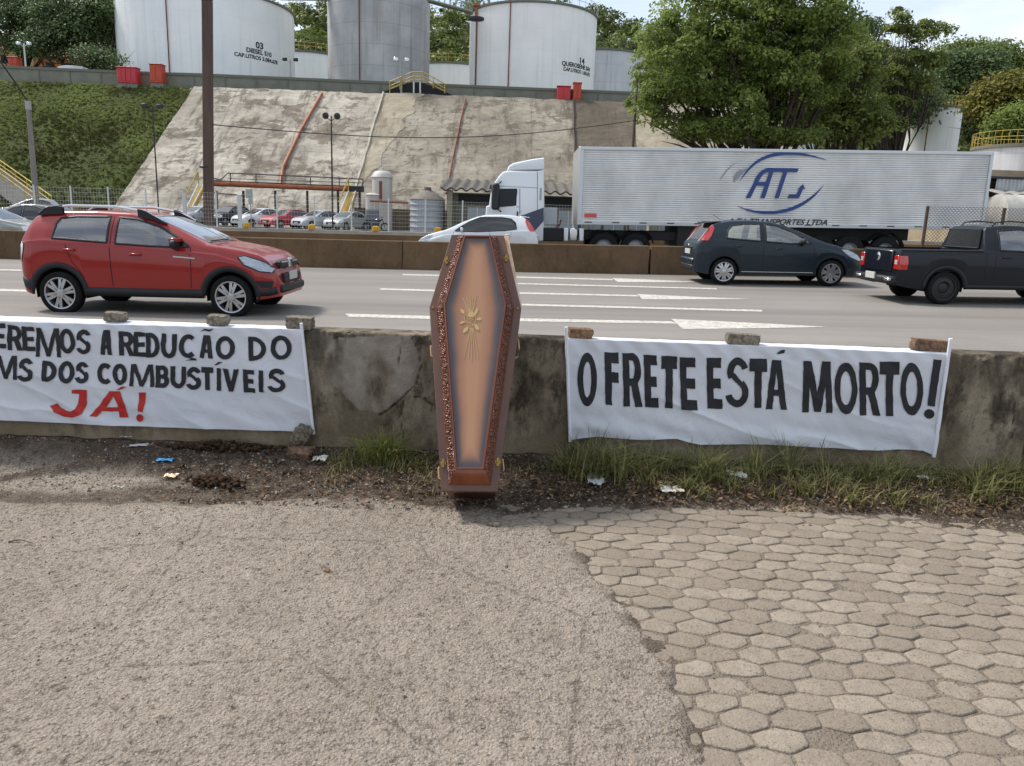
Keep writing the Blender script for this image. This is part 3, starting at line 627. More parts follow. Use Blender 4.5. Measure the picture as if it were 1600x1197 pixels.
# ================================================================== GLYPHS (hand-painted capitals): patches in a unit box, y down
def quad(a, b, c_, d): return ('q', a, b, c_, d)                     # tl tr br bl
def bar(x0, y0, x1, y1): return quad((x0, y0), (x1, y0), (x1, y1), (x0, y1))
def ring(cx, cy, rx, ry, tx, ty, a0=0, a1=360): return ('r', cx, cy, rx, ry, tx, ty, a0, a1)
def glyph(ch, sx, sy):
    m = 1-sx
    V = {
     'O': [ring(.5, .5, .5, .5, sx, sy)], 'Q': [ring(.5, .5, .5, .5, sx, sy), quad((.5, .72), (.5+sx, .66), (1.02, 1.02), (.78, 1.08))],
     'C': [ring(.55, .5, .55, .5, sx, sy, 48, 312)],
     'D': [bar(0, 0, sx, 1), ring(sx*.9, .5, 1-sx*.9, .5, sx, sy, -90, 90)],
     'E': [bar(0, 0, sx, 1), bar(sx, 0, .95, sy), bar(sx, .5-sy/2, .9, .5+sy/2), bar(sx, 1-sy, 1, 1)],
     'F': [bar(0, 0, sx, 1), bar(sx, 0, 1, sy), bar(sx, .47-sy/2, .95, .47+sy/2)],
     'I': [bar(0, 0, 1, 1)],
     'L': [bar(0, 0, sx, 1), bar(sx, 1-sy, 1, 1)],
     'T': [bar(0, 0, 1, sy*1.25), bar(.5-sx/2, sy*1.25, .5+sx/2, 1)],
     'R': [bar(0, 0, sx, 1), bar(sx, 0, .5, sy), bar(sx, .54-sy*.5, .5, .54+sy*.5), ring(.5, .27+sy*.25, .45, .27+sy*.25, sx, sy, -90, 90), quad((.38, .54), (.38+sx*1.1, .54), (1, 1), (1-sx*1.15, 1))],
     'B': [bar(0, 0, sx, 1), bar(sx, 0, .5, sy), bar(sx, .5-sy*.5, .5, .5+sy*.5), bar(sx, 1-sy, .5, 1), ring(.5, .25+sy*.25, .42, .25+sy*.25, sx, sy, -90, 90), ring(.5, .75-sy*.25, .48, .25+sy*.25, sx, sy, -90, 90)],
     'U': [bar(0, 0, sx, .55), bar(m, 0, 1, .55), ring(.5, .55, .5, .45, sx, sy, 0, 180)],
     'V': [quad((0, 0), (sx*1.1, 0), (.5+sx*.45, 1), (.5-sx*.45, 1)), quad((1-sx*1.1, 0), (1, 0), (.5+sx*.45, 1), (.5-sx*.45, 1))],
     'A': [quad((.5-sx*.7, 0), (.5+sx*.2, 0), (sx, 1), (0, 1)), quad((.5-sx*.2, 0), (.5+sx*.7, 0), (1, 1), (1-sx, 1)), bar(.5-(.5-sx)*.62, .60, .5+(.5-sx)*.62, .60+sy*.8)],
     'M': [quad((.05, 0), (.05+sx*.75, 0), (sx*.85, 1), (0, 1)), quad((.93-sx*.7, 0), (.93, 0), (1, 1), (1-sx*.85, 1)), quad((.07, 0), (.07+sx*.95, 0), (.5+sx*.4, .98), (.5-sx*.4, .98)), quad((.91-sx*.95, 0), (.91, 0), (.5+sx*.4, .98), (.5-sx*.4, .98))],
     'S': [ring(.52, .26+sy*.25, .46, .26+sy*.25, sx, sy, 150, 340), ring(.47, .74-sy*.25, .5, .26+sy*.25, sx, sy, -55, 165), quad((.06+sx*.1, .34), (.06+sx*1.0, .30), (.80, .52+sy*.15), (.74-sx*.1, .52+sy*.75))],
    }
    return V[ch]
def strokes(ch, sx, sy, box, skew=0, drop=0):
    """list of (n,m,2) grids in picture-like coordinates; box=(x0,y0,x1,y1); skew shifts the top edge; drop lowers the right side"""
    out = []; x0, y0, x1, y1 = box
    def M_(x, y): return (x0+(x1-x0)*x+skew*(1-y), y0+(y1-y0)*y+drop*x)
    for g_k in glyph(ch, sx, sy):
        if g_k[0] == 'q':
            a, b, c_, d = [np.array(p) for p in g_k[1:]]; n = 18
            out.append(np.array([[M_(*((a*(1-s_)+b*s_)*(1-t)+(d*(1-s_)+c_*s_)*t)) for s_ in np.linspace(0, 1, 7)] for t in np.linspace(0, 1, n)]))
        else:
            _, cx, cy, rx, ry, tx, ty, a0, a1 = g_k
            if ch == 'S' and a0 == 150: a0, a1 = 180-30, 360-20
            n = max(8, int(abs(a1-a0)/9))
            rows = []
            for a in np.linspace(math.radians(a0), math.radians(a1), n+1):
                if ch == 'C': aa = a
                else: aa = a
                rows.append([M_(cx+(rx-tx*k)*math.cos(aa), cy+(ry-ty*k)*math.sin(aa)) for k in np.linspace(0, 1, 4)])
            out.append(np.array(rows))
    return out
def accent(kind, box):
    x0, y0, x1, y1 = box
    if kind == 'acute': return [np.array([[(x0, y1), (x0+(x1-x0)*.3, y1)], [(x1-(x1-x0)*.45, y0), (x1, y0+.2*(y1-y0))]])]
    if kind == 'tilde': return [np.array([[(x0, y1), (x0, y1-.01)], [(x0+.35*(x1-x0), y0+.6*(y1-y0)), (x0+.35*(x1-x0), y0)], [(x1-.3*(x1-x0), y1), (x1-.3*(x1-x0), y0+.3*(y1-y0))], [(x1, y0+.2*(y1-y0)), (x1, y0)]])]
    if kind == 'dot':
        cx, cy = (x0+x1)/2, (y0+y1)/2; return [np.array([[(cx+(x1-x0)/2*k*math.cos(a), cy+(y1-y0)/2*k*math.sin(a)) for k in (0, .5, 1)] for a in np.linspace(0, 2*math.pi, 17)])]
    if kind == 'ced': return [np.array([[(x0+.25*(x1-x0), y0), (x0+.55*(x1-x0), y0)], [(x0+.55*(x1-x0), y0+.5*(y1-y0)), (x1, y0+.35*(y1-y0))], [(x0, y1), (x1, y1*.98+y0*.02)]])]

# ================================================================== BANNERS
def clothmat(name, c):
    g = G(name, .85, .2); n = g.noise(1.6, det=5); f = g.noise(9, det=6, rough=.7)
    cc = g.ramp(n, (.3, c), (.7, '#d3d7df')); cc = g.mix(g.ramp(f, (.66, 0), (.74, .35)), cc, '#b1aa9c'); g.color(cc)
    tr = N(g.t, 'ShaderNodeBsdfTranslucent'); tr.inputs[0].default_value = lin('#c8ccd6'); ms = N(g.t, 'ShaderNodeMixShader'); ms.inputs[0].default_value = .15
    g.l(g.b.outputs[0], ms.inputs[1]); g.l(tr.outputs[0], ms.inputs[2]); g.l(ms.outputs[0], g.out.inputs[0])
    g.bump(g.math('ADD', g.noise(5, g.vec((1, 1, 1), (0, .6, 0)), det=4, dist=1.2), g.math('MULTIPLY', g.noise(300, det=1), .03)), .5, .02); return g.m
cloth = clothmat('banner cloth', '#dfe2e8'); ink = mat('black paint', '#1c1d22', .7, var=.5, vs=9); red = mat('red paint', '#b3221d', .6, var=.25, vs=14); hem = mat('white hem', '#dcdfe6', .85, var=.08, vs=6, bump=.3, bs=30)
class Banner:
    def __init__(s, name, label, L, R, top, bot, seed):
        s.L, s.R, s.top, s.bot, s.seed = L, R, top, bot, seed
        s.root = thing(name, label, 'banner', at((L+R)/2, bot((L+R)/2), BY-.03))
        s.o = np.array(s.root.location); s.n = 0
    def P(s, u, v, o=0):
        x, _, z = at(u, v, BY-.02); k = (v-s.top(u))/(s.bot(u)-s.top(u)); sd = s.seed
        f = .022*(fbm(x*2.2+z*3, z*2.0-x*.8, 3, sd)-.45)*min(1, .25+k*1.4)+.016*(1-abs(2*fbm(x*1.6+z*4.5, z*1.2-x*.5, 2, sd+21)-1))**4*(.3+k)+.012*(fbm(x*9+z*7, z*3, 2, sd+5)-.5)*(.4+k)
        f += .006*math.sin((x*34+z*30)+3*fbm(x*3, z*3, 2, sd+9))*math.exp(-((k-.06)/.12)**2)
        f += .012*math.sin(z*26+x*4+5*fbm(x*1.5, z*2, 2, sd+3))*math.exp(-((k-.92)/.16)**2)*fbm(x*1.2, z+3, 2, sd+4)
        return np.array([x, BY-.026-f-o, z])
    def cloth(s):
        us = np.linspace(0, 1, int((s.R-s.L)/2.2)); ks = np.linspace(0, 1, 84); g_ = []
        for q_ in us:
            E = s.edges; fu = lambda k: (E[0]+(E[1]-E[0])*k)*(1-q_)+(E[2]+(E[3]-E[2])*k)*q_
            u = fu(0); row = []; t0 = s.P(u, s.top(u)); zt = BZ+.004
            for d, zz in ((.16+.02*fbm(u*.05, 1, 2, 3), zt), (.10, zt+.001), (.05, zt+.001), (.012, zt)): row.append((t0[0], BY+d, zz+.002*fbm(u*.1, d*30, 2, 5)))
            row.append((t0[0], BY-.006, BZ-.002))
            for k in ks[1:]: u = fu(k); row.append(s.P(u, s.top(u)*(1-k)+s.bot(u)*k))
            g_.append(row)
        g_ = np.array(g_)-s.o; MB().grid(g_).build('cloth', cloth, s.root, smooth='all')
    def ink(s, name, items, m, ox, oy, sc):
        mb = MB()
        for i, G_ in enumerate(items):
            n, k = G_.shape[:2]; V = np.zeros((n, k, 3))
            for a in range(n):
                for b in range(k): u, v = ox+G_[a, b, 0]/sc, oy+G_[a, b, 1]/sc; u += 1.6*(float(fbm(u*.16, v*.16, 3, 5))-.5); v += 1.6*(float(fbm(u*.16+40, v*.16, 3, 6))-.5); V[a, b] = s.P(u, v, .0048+.0002*(i % 9))-s.o
            mb.grid(V)
        mb.build(name, m, s.root, smooth='all')
    def sleeve(s, a, b, r):
        pts = [np.array(at(a[0]*(1-t)+b[0]*t, a[1]*(1-t)+b[1]*t, BY-.040+.006*math.sin(t*7))) for t in np.linspace(0, 1, 16)]
        mb = MB(); mb.tube([p-s.o for p in pts], [r*(.85+.3*fbm(i*.7, a[0], 2, 4)) for i in range(16)], 8); mb.build('sleeve', hem, s.root, smooth=True)
b1_ = Banner('protest_banner', 'white banner with black and red hand painted lettering demanding a fuel tax cut', -330, 484, lambda u: 500+.0262*u, lambda u: np.interp(u, [-330, 0, 170, 400, 470, 484], [643, 655.4, 664, 671.5, 673.5, 675]), 11)
b1_.edges = (-330, -330, 474, 489); b1_.cloth(); b1_.sleeve((470.5, 505), (490, 678), .012)
R1 = [('Q', (-275,75,-175,232)), ('U', (-165,80,-60,240)), ('E', (-40,98,44,252)), ('R', (48,110,150,266)), ('E', (142,118,226,270)), ('M', (222,126,386,308)), ('O', (370,130,477,286)), ('S', (478,135,578,290)), ('A', (630,140,710,292)), ('R', (747,147,848,300)), ('E', (838,152,920,304)), ('D', (914,156,1006,312)), ('U', (1006,163,1110,315)), ('C', (1118,166,1228,312)), ('A', (1246,172,1336,314)), ('O', (1345,177,1470,322)), ('D', (1551,183,1664,330)), ('O', (1686,174,1822,325)),
      ('I', (-190,280,-160,432)), ('C', (-140,285,-40,436)), ('M', (-30,300,120,445)), ('S', (115,315,218,460)), ('D', (268,332,362,460)), ('O', (367,334,472,470)), ('S', (470,338,562,470)), ('C', (608,345,706,475)), ('O', (705,348,803,480)), ('M', (812,352,972,490)), ('B', (972,360,1062,498)), ('U', (1063,366,1166,502)), ('S', (1160,370,1262,512)), ('T', (1256,370,1336,512)), ('I', (1352,376,1384,517)), ('V', (1390,380,1498,523)), ('E', (1520,385,1598,527)), ('I', (1615,388,1650,527)), ('S', (1670,378,1788,525))]
it = []
for ch, bx in R1:
    w = bx[2]-bx[0]; h = bx[3]-bx[1]; it += strokes(ch, 31/w if ch != 'I' else .9, 28/h, (bx[0]+3, bx[1], bx[2]-2, bx[3]), 0 if ch not in 'EFRD' else -3, 4)
it += accent('tilde', (1250, 132, 1336, 152))+accent('ced', (1158, 312, 1228, 330))+accent('acute', (1340, 338, 1394, 360))
b1_.ink('lettering', it, ink, 0, 480, 3.99)
it = [np.array([[(455, 512), (455, 535)], [(500, 511), (497, 538)], [(548, 513), (500, 545)], [(546, 600), (492, 600)], [(520, 660), (478, 630)], [(470, 683), (455, 645)], [(410, 680), (425, 643)], [(350, 655), (385, 622)], [(316, 612), (365, 596)]]),
      np.array([[(690, 520), (735, 520)], [(640, 590), (692, 590)], [(565, 676), (612, 680)]]), np.array([[(700, 520), (755, 520)], [(738, 600), (785, 600)], [(752, 685), (804, 686)]]), np.array([[(640, 620), (632, 645)], [(752, 620), (760, 648)]]),
      np.array([[(872, 527), (915, 529)], [(872, 590), (912, 590)], [(868, 648), (898, 650)]])]+accent('acute', (733, 490, 798, 512))+accent('dot', (853, 665, 900, 712))
def refine(G_, n=8, m=4):
    k = G_.shape[0]; o_ = []
    for i in range(k-1):
        for t in np.linspace(0, 1, n, endpoint=(i == k-2)):
            r = G_[i]*(1-t)+G_[i+1]*t; o_.append([r[0]*(1-s_)+r[-1]*s_ for s_ in np.linspace(0, 1, m)])
    return np.array(o_)
b1_.ink('red_lettering', [refine(q) if q.shape[1] == 2 else q for q in it], red, 0, 480, 3.99)
b2_ = Banner('protest_banner', 'white banner with one line of tall black hand painted capitals and an exclamation mark', 888, 1478, lambda u: np.interp(u, [888, 926, 1198, 1478], [526.5, 528.5, 538.5, 551]), lambda u: np.interp(u, [888, 905, 934, 1000, 1057, 1075, 1094, 1200, 1370, 1400, 1440, 1456, 1478], [688, 685, 682, 686, 684.5, 690, 694, 694, 703, 701.5, 703, 710, 712]), 41)
b2_.edges = (886, 890, 1484, 1461); b2_.cloth(); b2_.sleeve((884.5, 511), (891, 690), .013); b2_.sleeve((1485.5, 529), (1459, 714), .014)
R2 = [('O', (382,262,495,575), 0), ('F', (545,262,628,568), -6), ('R', (650,266,762,577), -6), ('E', (775,277,855,582), -7), ('T', (868,283,960,586), 4), ('E', (985,290,1082,596), -8), ('E', (1140,293,1228,590), -5), ('S', (1247,292,1382,580), 0), ('T', (1382,297,1486,584), 2),
      ('A', (1480,305,1604,594), 0), ('M', (1692,313,1870,613), 0), ('O', (1880,320,2014,620), 0), ('R', (2028,320,2148,628), -4), ('T', (2143,315,2258,632), 0), ('O', (2264,322,2396,628), 0)]
it = []
for ch, bx, sk in R2:
    w = bx[2]-bx[0]; h = bx[3]-bx[1]; it += strokes(ch, {'O': 33, 'S': 38, 'T': 42, 'M': 46, 'A': 38}.get(ch, 38)/w, {'O': 52, 'S': 42, 'R': 42, 'T': 60, 'E': 58, 'F': 62}.get(ch, 46)/h, bx, sk, 3)
it += [refine(np.array([[(2460, 305), (2506, 307)], [(2421, 572), (2464, 577)]])), refine(np.array([[(1543, 268), (1550, 274)], [(1570, 250), (1590, 268)], [(1590, 249), (1594, 252)]]))]+accent('dot', (2401, 592, 2460, 648))
b2_.ink('lettering', it, ink, 800, 480, 3.74)

# ================================================================== STONES, BRICKS, LITTER
def rock(name, size, m, seed, rough=.12, n=5, boxy=.6):
    """a worn block: a subdivided cube pulled part-way to an ellipsoid and roughened"""
    bm = bmesh.new(); bmesh.ops.create_cube(bm, size=2); bmesh.ops.subdivide_edges(bm, edges=bm.edges, cuts=n, use_grid_fill=True)
    for v in bm.verts:
        p = np.array(v.co); s_ = p/np.linalg.norm(p)*1.15; p = p*boxy+s_*(1-boxy)
        q = 1+rough*2*(float(fbm(p[0]*1.3+seed, p[1]*1.3+p[2]*1.7, 4, seed))-.5)+rough*(float(fbm(p[0]*5+p[2]*4, p[1]*5+seed, 2, seed+1))-.5)
        v.co = Vector((p[0]*q*size[0]/2, p[1]*q*size[1]/2, p[2]*q*size[2]/2))
    me = bpy.data.meshes.new(name); bm.to_mesh(me); bm.free(); me.materials.append(m); me.polygons.foreach_set('use_smooth', [True]*len(me.polygons)); me.set_sharp_from_angle(angle=math.radians(40))
    o = bpy.data.objects.new(name, me); COL.objects.link(o); return o
def brickm(name, a, b, c_): 
    g = G(name, .95, .1); g.color(g.mix(g.ramp(g.noise(40, det=5), (.4, .7), (.55, 0)), g.ramp(g.noise(14, det=6, rough=.7), (.35, a), (.65, b)), c_)); g.bump(g.noise(60, det=6, rough=.7), .9, .008); return g.m
bk1 = brickm('worn brick', '#6b5344', '#8d735d', '#463a30'); bk2 = brickm('concrete lump', '#6f675b', '#938a7b', '#4c453b'); bk3 = brickm('orange brick', '#705640', '#957a5e', '#544536')
for nm, lab, u, v, sz, m, rz_, sd, bx in (
        ('brick', 'rounded stone block holding down the banner top above the word A', 181, 499.5, (.155, .11, .072), bk2, .1, 1, .55), ('brick', 'two part stone block holding down the banner above the cedilla letter', 341, 503.5, (.148, .12, .078), bk2, -.1, 2, .62),
        ('concrete_block', 'squared pale concrete block at the right end of the red lettered banner', 469, 506.5, (.185, .14, .085), bk2, .03, 3, .93), ('brick', 'orange brown brick at the left end of the freight banner', 907, 521.5, (.175, .1, .072), bk3, .12, 4, .88),
        ('brick', 'grey brick on the middle of the freight banner above the accent', 1160, 529, (.25, .1, .076), bk2, -.03, 5, .86), ('brick', 'brown brick near the right end of the freight banner', 1451, 541, (.245, .1, .084), bk1, -.05, 6, .82)):
    o = rock(nm, sz, m, sd, .09, 7, bx); p = at(u, v, BY+.07); o.location = (p[0], BY+.075, BZ+.008+sz[2]/2); o.rotation_euler = (0, .03, rz_)
    tag(o, lab, 'brick' if nm == 'brick' else 'block', 'stones holding the banners down')
def gnd(x, y): return float(lot_z(np.array([x]), np.array([y]), False)[0][0])
def gpt(u, v):
    z = 0
    for _ in range(12): p = atz(u, v, z); z = gnd(p[0], p[1])
    return p[0], p[1], z
o = rock('stone', (.125, .08, .19), bk2, 8, .34, 7, .45); p = at(470, 683, BY-.07); o.location = p; o.rotation_euler = (.3, .5, .2); tag(o, 'jagged brown stone propped against the bottom corner of the red lettered banner', 'stone')
o = rock('stone', (.17, .11, .08), bk1, 9, .25, 7, .35); p = gpt(468, 717); o.location = (p[0], p[1]+.03, p[2]+.04); tag(o, 'low dark stone lying under the jagged propped stone', 'stone')
def paper(label, u, v, w, d, m, seed, cat='paper', name='paper_scrap', lift=.03, rot=0):
    p = gpt(u, v); n = 14; s_ = np.linspace(-.5, .5, n); A, B = np.meshgrid(s_, s_, indexing='ij')
    r = np.hypot(A, B); ang = np.arctan2(B, A); ir = 1+.35*(fbm(np.cos(ang)*2+3, np.sin(ang)*2+seed, 2, seed)-.5); A2, B2 = A*ir, B*ir
    Zg = lift*(fbm(A*5+seed, B*5, 3, seed))+.004
    c_, s2 = math.cos(rot), math.sin(rot); X_ = A2*w; Y_ = B2*d
    V = np.stack([X_*c_-Y_*s2, X_*s2+Y_*c_, Zg], -1); mb = MB(); mb.grid(V); mb.grid(V[::-1]-np.array([0, 0, .0015]))
    o = mb.build(name, m, loc=p, smooth='all', fix=False); return tag(o, label, cat)
pw = mat('litter white', '#cfccc4', .6, var=.15, vs=20, bump=.4, bs=60); pb = mat('litter blue', '#3f9fd8', .5); py_ = mat('litter yellow', '#d9a52a', .5, c2='#ddd9d0', vs=9); pc = mat('clear plastic', '#b9bdbd', .25, var=.2, vs=20)
pg = mat('pale green litter', '#a9b59a', .6)
paper('cream coloured torn paper lying on dead leaves below the freight banner', 1050, 757, .15, .12, pw, 3)
paper('crumpled white plastic scrap right of the torn paper', 1151, 746, .12, .1, pc, 4, lift=.05)
paper('crumpled white paper cup lying beside the propped stone', 500, 721, .10, .08, pw, 5, lift=.06)
paper('bright blue wrapper on the soil left of the coffin', 257, 714, .11, .055, pb, 6, 'wrapper', 'wrapper', .02)
paper('yellow and white wrapper on the cracked asphalt edge', 267, 736, .085, .07, py_, 7, 'wrapper', 'wrapper', .03)
paper('flat pale scrap below the word of the first banner', 217, 697, .13, .05, pw, 8, lift=.01, rot=.3)
paper('small pale scrap near the foot of the first banner', 199, 684, .1, .05, pw, 9, lift=.02)
paper('little pale green scrap on old asphalt', 185, 762, .07, .04, pg, 10, lift=.01)
paper('white scrap in the grass under the exclamation mark', 1440, 749, .07, .06, pw, 12, lift=.04)
paper('small white scrap in the grass below the letters', 1366, 747, .05, .04, pw, 13, lift=.02)
paper('long clear plastic film tangled in the grass beside the coffin', 930, 742, .12, .22, pc, 14, 'plastic', 'plastic_film', .06)
paper('tan crumpled packing paper in the weeds right of the coffin', 866, 702, .14, .1, mat('tan paper', '#a68a5c', .7, var=.3, vs=20), 15, 'paper', 'paper_scrap', .08)
o = rock('stone', (.075, .05, .03), bk2, 22, .1); p = gpt(771, 822); o.location = (p[0], p[1], p[2]+.012); tag(o, 'flat grey pebble lying on the asphalt in front of the coffin', 'stone')
o = rock('stone', (.03, .03, .02), bk3, 23, .1); p = gpt(511, 895); o.location = (p[0], p[1], p[2]+.01); tag(o, 'tiny orange stone alone on the grey asphalt', 'stone')
def stick(name, lab, a, b, r, sag=.01, c_='#5b4030'):
    A, B = np.array(gpt(*a)), np.array(gpt(*b)); pts = [A*(1-t)+B*t+np.array([0, .012*math.sin(t*5), .008+sag*math.sin(math.pi*t)]) for t in np.linspace(0, 1, 7)]
    o_ = np.array(A); mb = MB(); mb.tube([p_-o_ for p_ in pts], [r*(1-.5*t) for t in np.linspace(0, 1, 7)], 5); tag(mb.build(name, MATS.get('twig') or mat('twig', c_, .9), loc=tuple(o_)), lab, 'twig')
stick('twig', 'thin dry twig on the asphalt near the left frame edge', (13, 849), (56, 850), .004); stick('twig', 'short twig below the blue wrapper', (258, 722), (290, 719), .006); stick('twig', 'bent stalk arching over the soil beside the blue wrapper', (232, 700), (268, 716), .003, .04)
stick('twig', 'pale dry stalk lying between the small stones and the grass tuft', (490, 745), (515, 735), .003, .01); stick('twig', 'long dry stalk in front of the grass tuft', (560, 735), (625, 748), .003, .02)
soilm = brickm('dark soil clod', '#2a211a', '#473a2e', '#1c1611'); barkm = brickm('bark', '#33261c', '#5e4836', '#1e150f')
hp = thing('soil_heap', 'dark heap of soil clods at the foot of the first banner', 'heap', gpt(350, 700))
rr = random.Random(4)
def heap(root, m, n, sx, sy, sz, s0, s1, names):
    # a heap is one thing: its clods are modelled as one bumpy mass plus loose pieces
    bm_v = []; mb = MB()
    for i in range(n):
        a = rr.gauss(0, .4)*sx; b = rr.gauss(0, .4)*sy; h = sz*math.exp(-(a/sx)**2*2-(b/sy)**2*2)*rr.random(); s_ = rr.uniform(s0, s1)
        bmm = bmesh.new(); bmesh.ops.create_icosphere(bmm, subdivisions=2, radius=1)
        for v in bmm.verts:
            q = s_*(.15+1.7*float(fbm(v.co.x*2.3+i, v.co.y*2.3+v.co.z*1.9, 3, i))); v.co = Vector((v.co.x*q*1.3, v.co.y*q, v.co.z*q*.7))
        R3 = Matrix.Rotation(rr.uniform(0, 6), 3, 'Z') @ Matrix.Rotation(rr.uniform(-.5, .5), 3, 'X')
        V = [tuple(R3 @ v.co+Vector((a, b, h+s_*.2))) for v in bmm.verts]; mb.add(V, [[v.index for v in f.verts] for f in bmm.faces], i % 2 if isinstance(m, list) else 0); bmm.free()
    return mb.build(names, m, root, smooth='all', fix=False)
heap(hp, [soilm, barkm], 240, .42, .10, .05, .006, .022, 'clods')
hp2 = thing('debris_heap', 'burnt looking pile of bark and brick crumbs in front of the soil heap', 'heap', gpt(335, 748)); heap(hp2, [soilm, barkm], 170, .20, .09, .05, .006, .024, 'crumbs')
# loose grit over the lot: uncountable
rg_ = np.random.default_rng(5)
def grit(name, label, n, fx, size, m, seed):
    r = np.random.default_rng(seed); x, y = fx(r, n); z = lot_z(x, y, True)[0]; s_ = size*np.exp(r.normal(0, .4, n)); base = np.array([(0, 0, .7), (1, 0, 0), (-.4, .9, 0), (-.5, -.8, 0)])
    T = [(0, 1, 2), (0, 2, 3), (0, 3, 1)]
    ang = r.uniform(0, 6.28, n); P = np.repeat(base[None], n, 0)*s_[:, None, None]; ca, sa = np.cos(ang)[:, None], np.sin(ang)[:, None]
    X_ = P[:, :, 0]*ca-P[:, :, 1]*sa+x[:, None]; Y_ = P[:, :, 0]*sa+P[:, :, 1]*ca+y[:, None]; Z_ = P[:, :, 2]+z[:, None]
    V = np.stack([X_, Y_, Z_], -1); tri = np.stack([V[:, t] for t in T], 1).reshape(-1, 3, 3)
    o = quads(name, tri, m, cols=np.repeat(r.random(n), 3), k=3); return tag(o, label, kind='stuff')
gm = G('grit', .9, .2); gm.color(gm.ramp(gm.attr('var'), (0, '#4a433b'), (.5, '#756b60'), (1, '#a39a8e')))
grit('gravel', 'loose grit and small stones scattered over the lot', 9000, lambda r, n: (r.uniform(-4.6, 4.6, n), 2.0+3.3*r.random(n)**.8), .0045, gm.m, 3)
grit('gravel', 'coarse crumbs of soil and stone along the dirt strip', 9000, lambda r, n: (r.uniform(-4.6, 4.8, n), 5.15+.26*r.normal(0, 1, n).clip(-1.6, 1.6)), .007, gm.m, 4)
# dry leaves
def leaves(name, label, n, fx, size, m, seed, lift):
    r = np.random.default_rng(seed); x, y = fx(r, n); z = lot_z(x, y, True)[0]+lift*r.random(n); s_ = size*r.uniform(.5, 1.3, n)
    a = r.normal(size=(n, 3)); a[:, 2] *= .35; a /= np.linalg.norm(a, axis=1)[:, None]; b = np.cross(a, r.normal(size=(n, 3))*[.4, .4, 1]); b /= np.linalg.norm(b, axis=1)[:, None]
    c = np.stack([x, y, z+.006], -1); V = np.stack([c-a*s_[:, None], c+b*s_[:, None]*.45, c+a*s_[:, None], c-b*s_[:, None]*.45+np.array([0, 0, .004])], 1)
    return tag(quads(name, V, m, cols=r.random(n)), label, kind='stuff')
dl = leafmat('dead leaf', '#2a2018', '#8a6e52', .1)
def fxr(r, n): x = r.uniform(.1, 4.9, n); return x, 5.12+.13*r.normal(0, 1, n).clip(-1.3, 2.6)-.10*(x > 1)*(x < 3)*0+.03
leaves('leaf_litter', 'brown dead leaves along the grass verge', 3600, fxr, .020, dl, 8, .035)
leaves('leaf_litter', 'sparse dead leaves on the soil left of the coffin', 1300, lambda r, n: (r.uniform(-2.4, .1, n), 5.1+.25*r.normal(0, 1, n).clip(-1.5, 1.8)), .018, dl, 9, .02)
# grass
def blades(name, label, C, N_, hmin, hmax, m, seed, parent=None, spread=.05, w=.0035, loc=None):
    """N_ curved blades round each of the points C"""
    r = np.random.default_rng(seed); C = np.repeat(np.array(C), N_, 0); n = len(C)
    root = C[:, :2]+r.normal(0, spread, (n, 2)); z0 = lot_z(root[:, 0], root[:, 1], False)[0]-.005
    h = r.uniform(hmin, hmax, n)*C[:, 2]; ang = r.uniform(0, 6.28, n); ln = r.uniform(.25, 1.5, n)*h; dx, dy = np.cos(ang)*ln, np.sin(ang)*ln*.8-.15*ln
    px_, py_2 = -np.sin(ang)*w, np.cos(ang)*w; Q = []
    K = [0, .3, .6, .85, 1.0]; pts = []
    for k in K: 
        wv = (1-k)**.6; c = np.stack([root[:, 0]+dx*k**1.8, root[:, 1]+dy*k**1.8, z0+h*(k-.28*k**3*(ln/h))], -1); pts.append((c, wv))
    for (a, wa), (b, wb) in zip(pts[:-1], pts[1:]):
        o_ = np.stack([px_, py_2, np.zeros(n)], -1); Q.append(np.stack([a-o_*wa, a+o_*wa, b+o_*wb, b-o_*wb], 1))
    V = np.concatenate(Q); cols = np.tile(r.random(n), len(K)-1)
    if loc is not None: V = V-np.array(loc)
    o = quads(name, V, m, parent, cols); 
    if loc is not None: o.location = loc
    return o
gr = leafmat('grass blade', '#474a24', '#a5a36c', .4); grd = leafmat('dry grass', '#6b5f3c', '#b0a274', .3)
r_ = np.random.default_rng(12); C = []
while len(C) < 105:
    x_ = r_.uniform(.12, 4.9); y_ = 5.50-abs(r_.normal(0, .19)); d_ = float(fbm(np.array([x_*1.6]), np.array([y_*3]), 3, 88)[0])
    if d_ < (.43 if x_ < 2.0 else .52): continue
    C.append((x_, y_, (.45+1.1*(d_-.4)*3)*(1.0 if x_ < 2.4 else .75)*r_.uniform(.7, 1.3)))
tag(blades('grass', 'green grass growing along the foot of the barrier right of the coffin', C, 34, .05, .21, gr, 1, spread=.035, w=.0042), kind='stuff')
C = [(r_.uniform(.1, 4.9), 5.50-abs(r_.normal(0, .16)), r_.uniform(.3, .7)) for k in range(180)]
tag(blades('grass', 'short thin grass scattered over the verge', C, 8, .03, .12, gr, 7, spread=.05, w=.003), kind='stuff')
C = [(r_.uniform(-1.3, 4.9), 5.45-abs(r_.normal(0, .2)), r_.uniform(.4, 1)) for k in range(120)]
tag(blades('grass', 'dry straw coloured grass mixed into the verge', C, 12, .04, .17, grd, 2), kind='stuff')
C = [(r_.uniform(-1.35, -.5), 5.46-abs(r_.normal(0, .09)), r_.uniform(.4, .8)) for k in range(40)]
tag(blades('grass', 'low grass at the barrier foot left of the coffin', C, 18, .04, .14, gr, 3), kind='stuff')
p = gpt(600, 722); o = blades('grass_tuft', '', [(p[0]+r_.normal(0, .06), p[1]+.06+r_.normal(0, .03), 1) for k in range(14)], 34, .10, .30, leafmat('fresh blade', '#565f2a', '#a8ad66', .4), 5, spread=.03, loc=tuple(p)); tag(o, 'bushy tuft of fresh green grass left of the coffin', 'grass tuft')
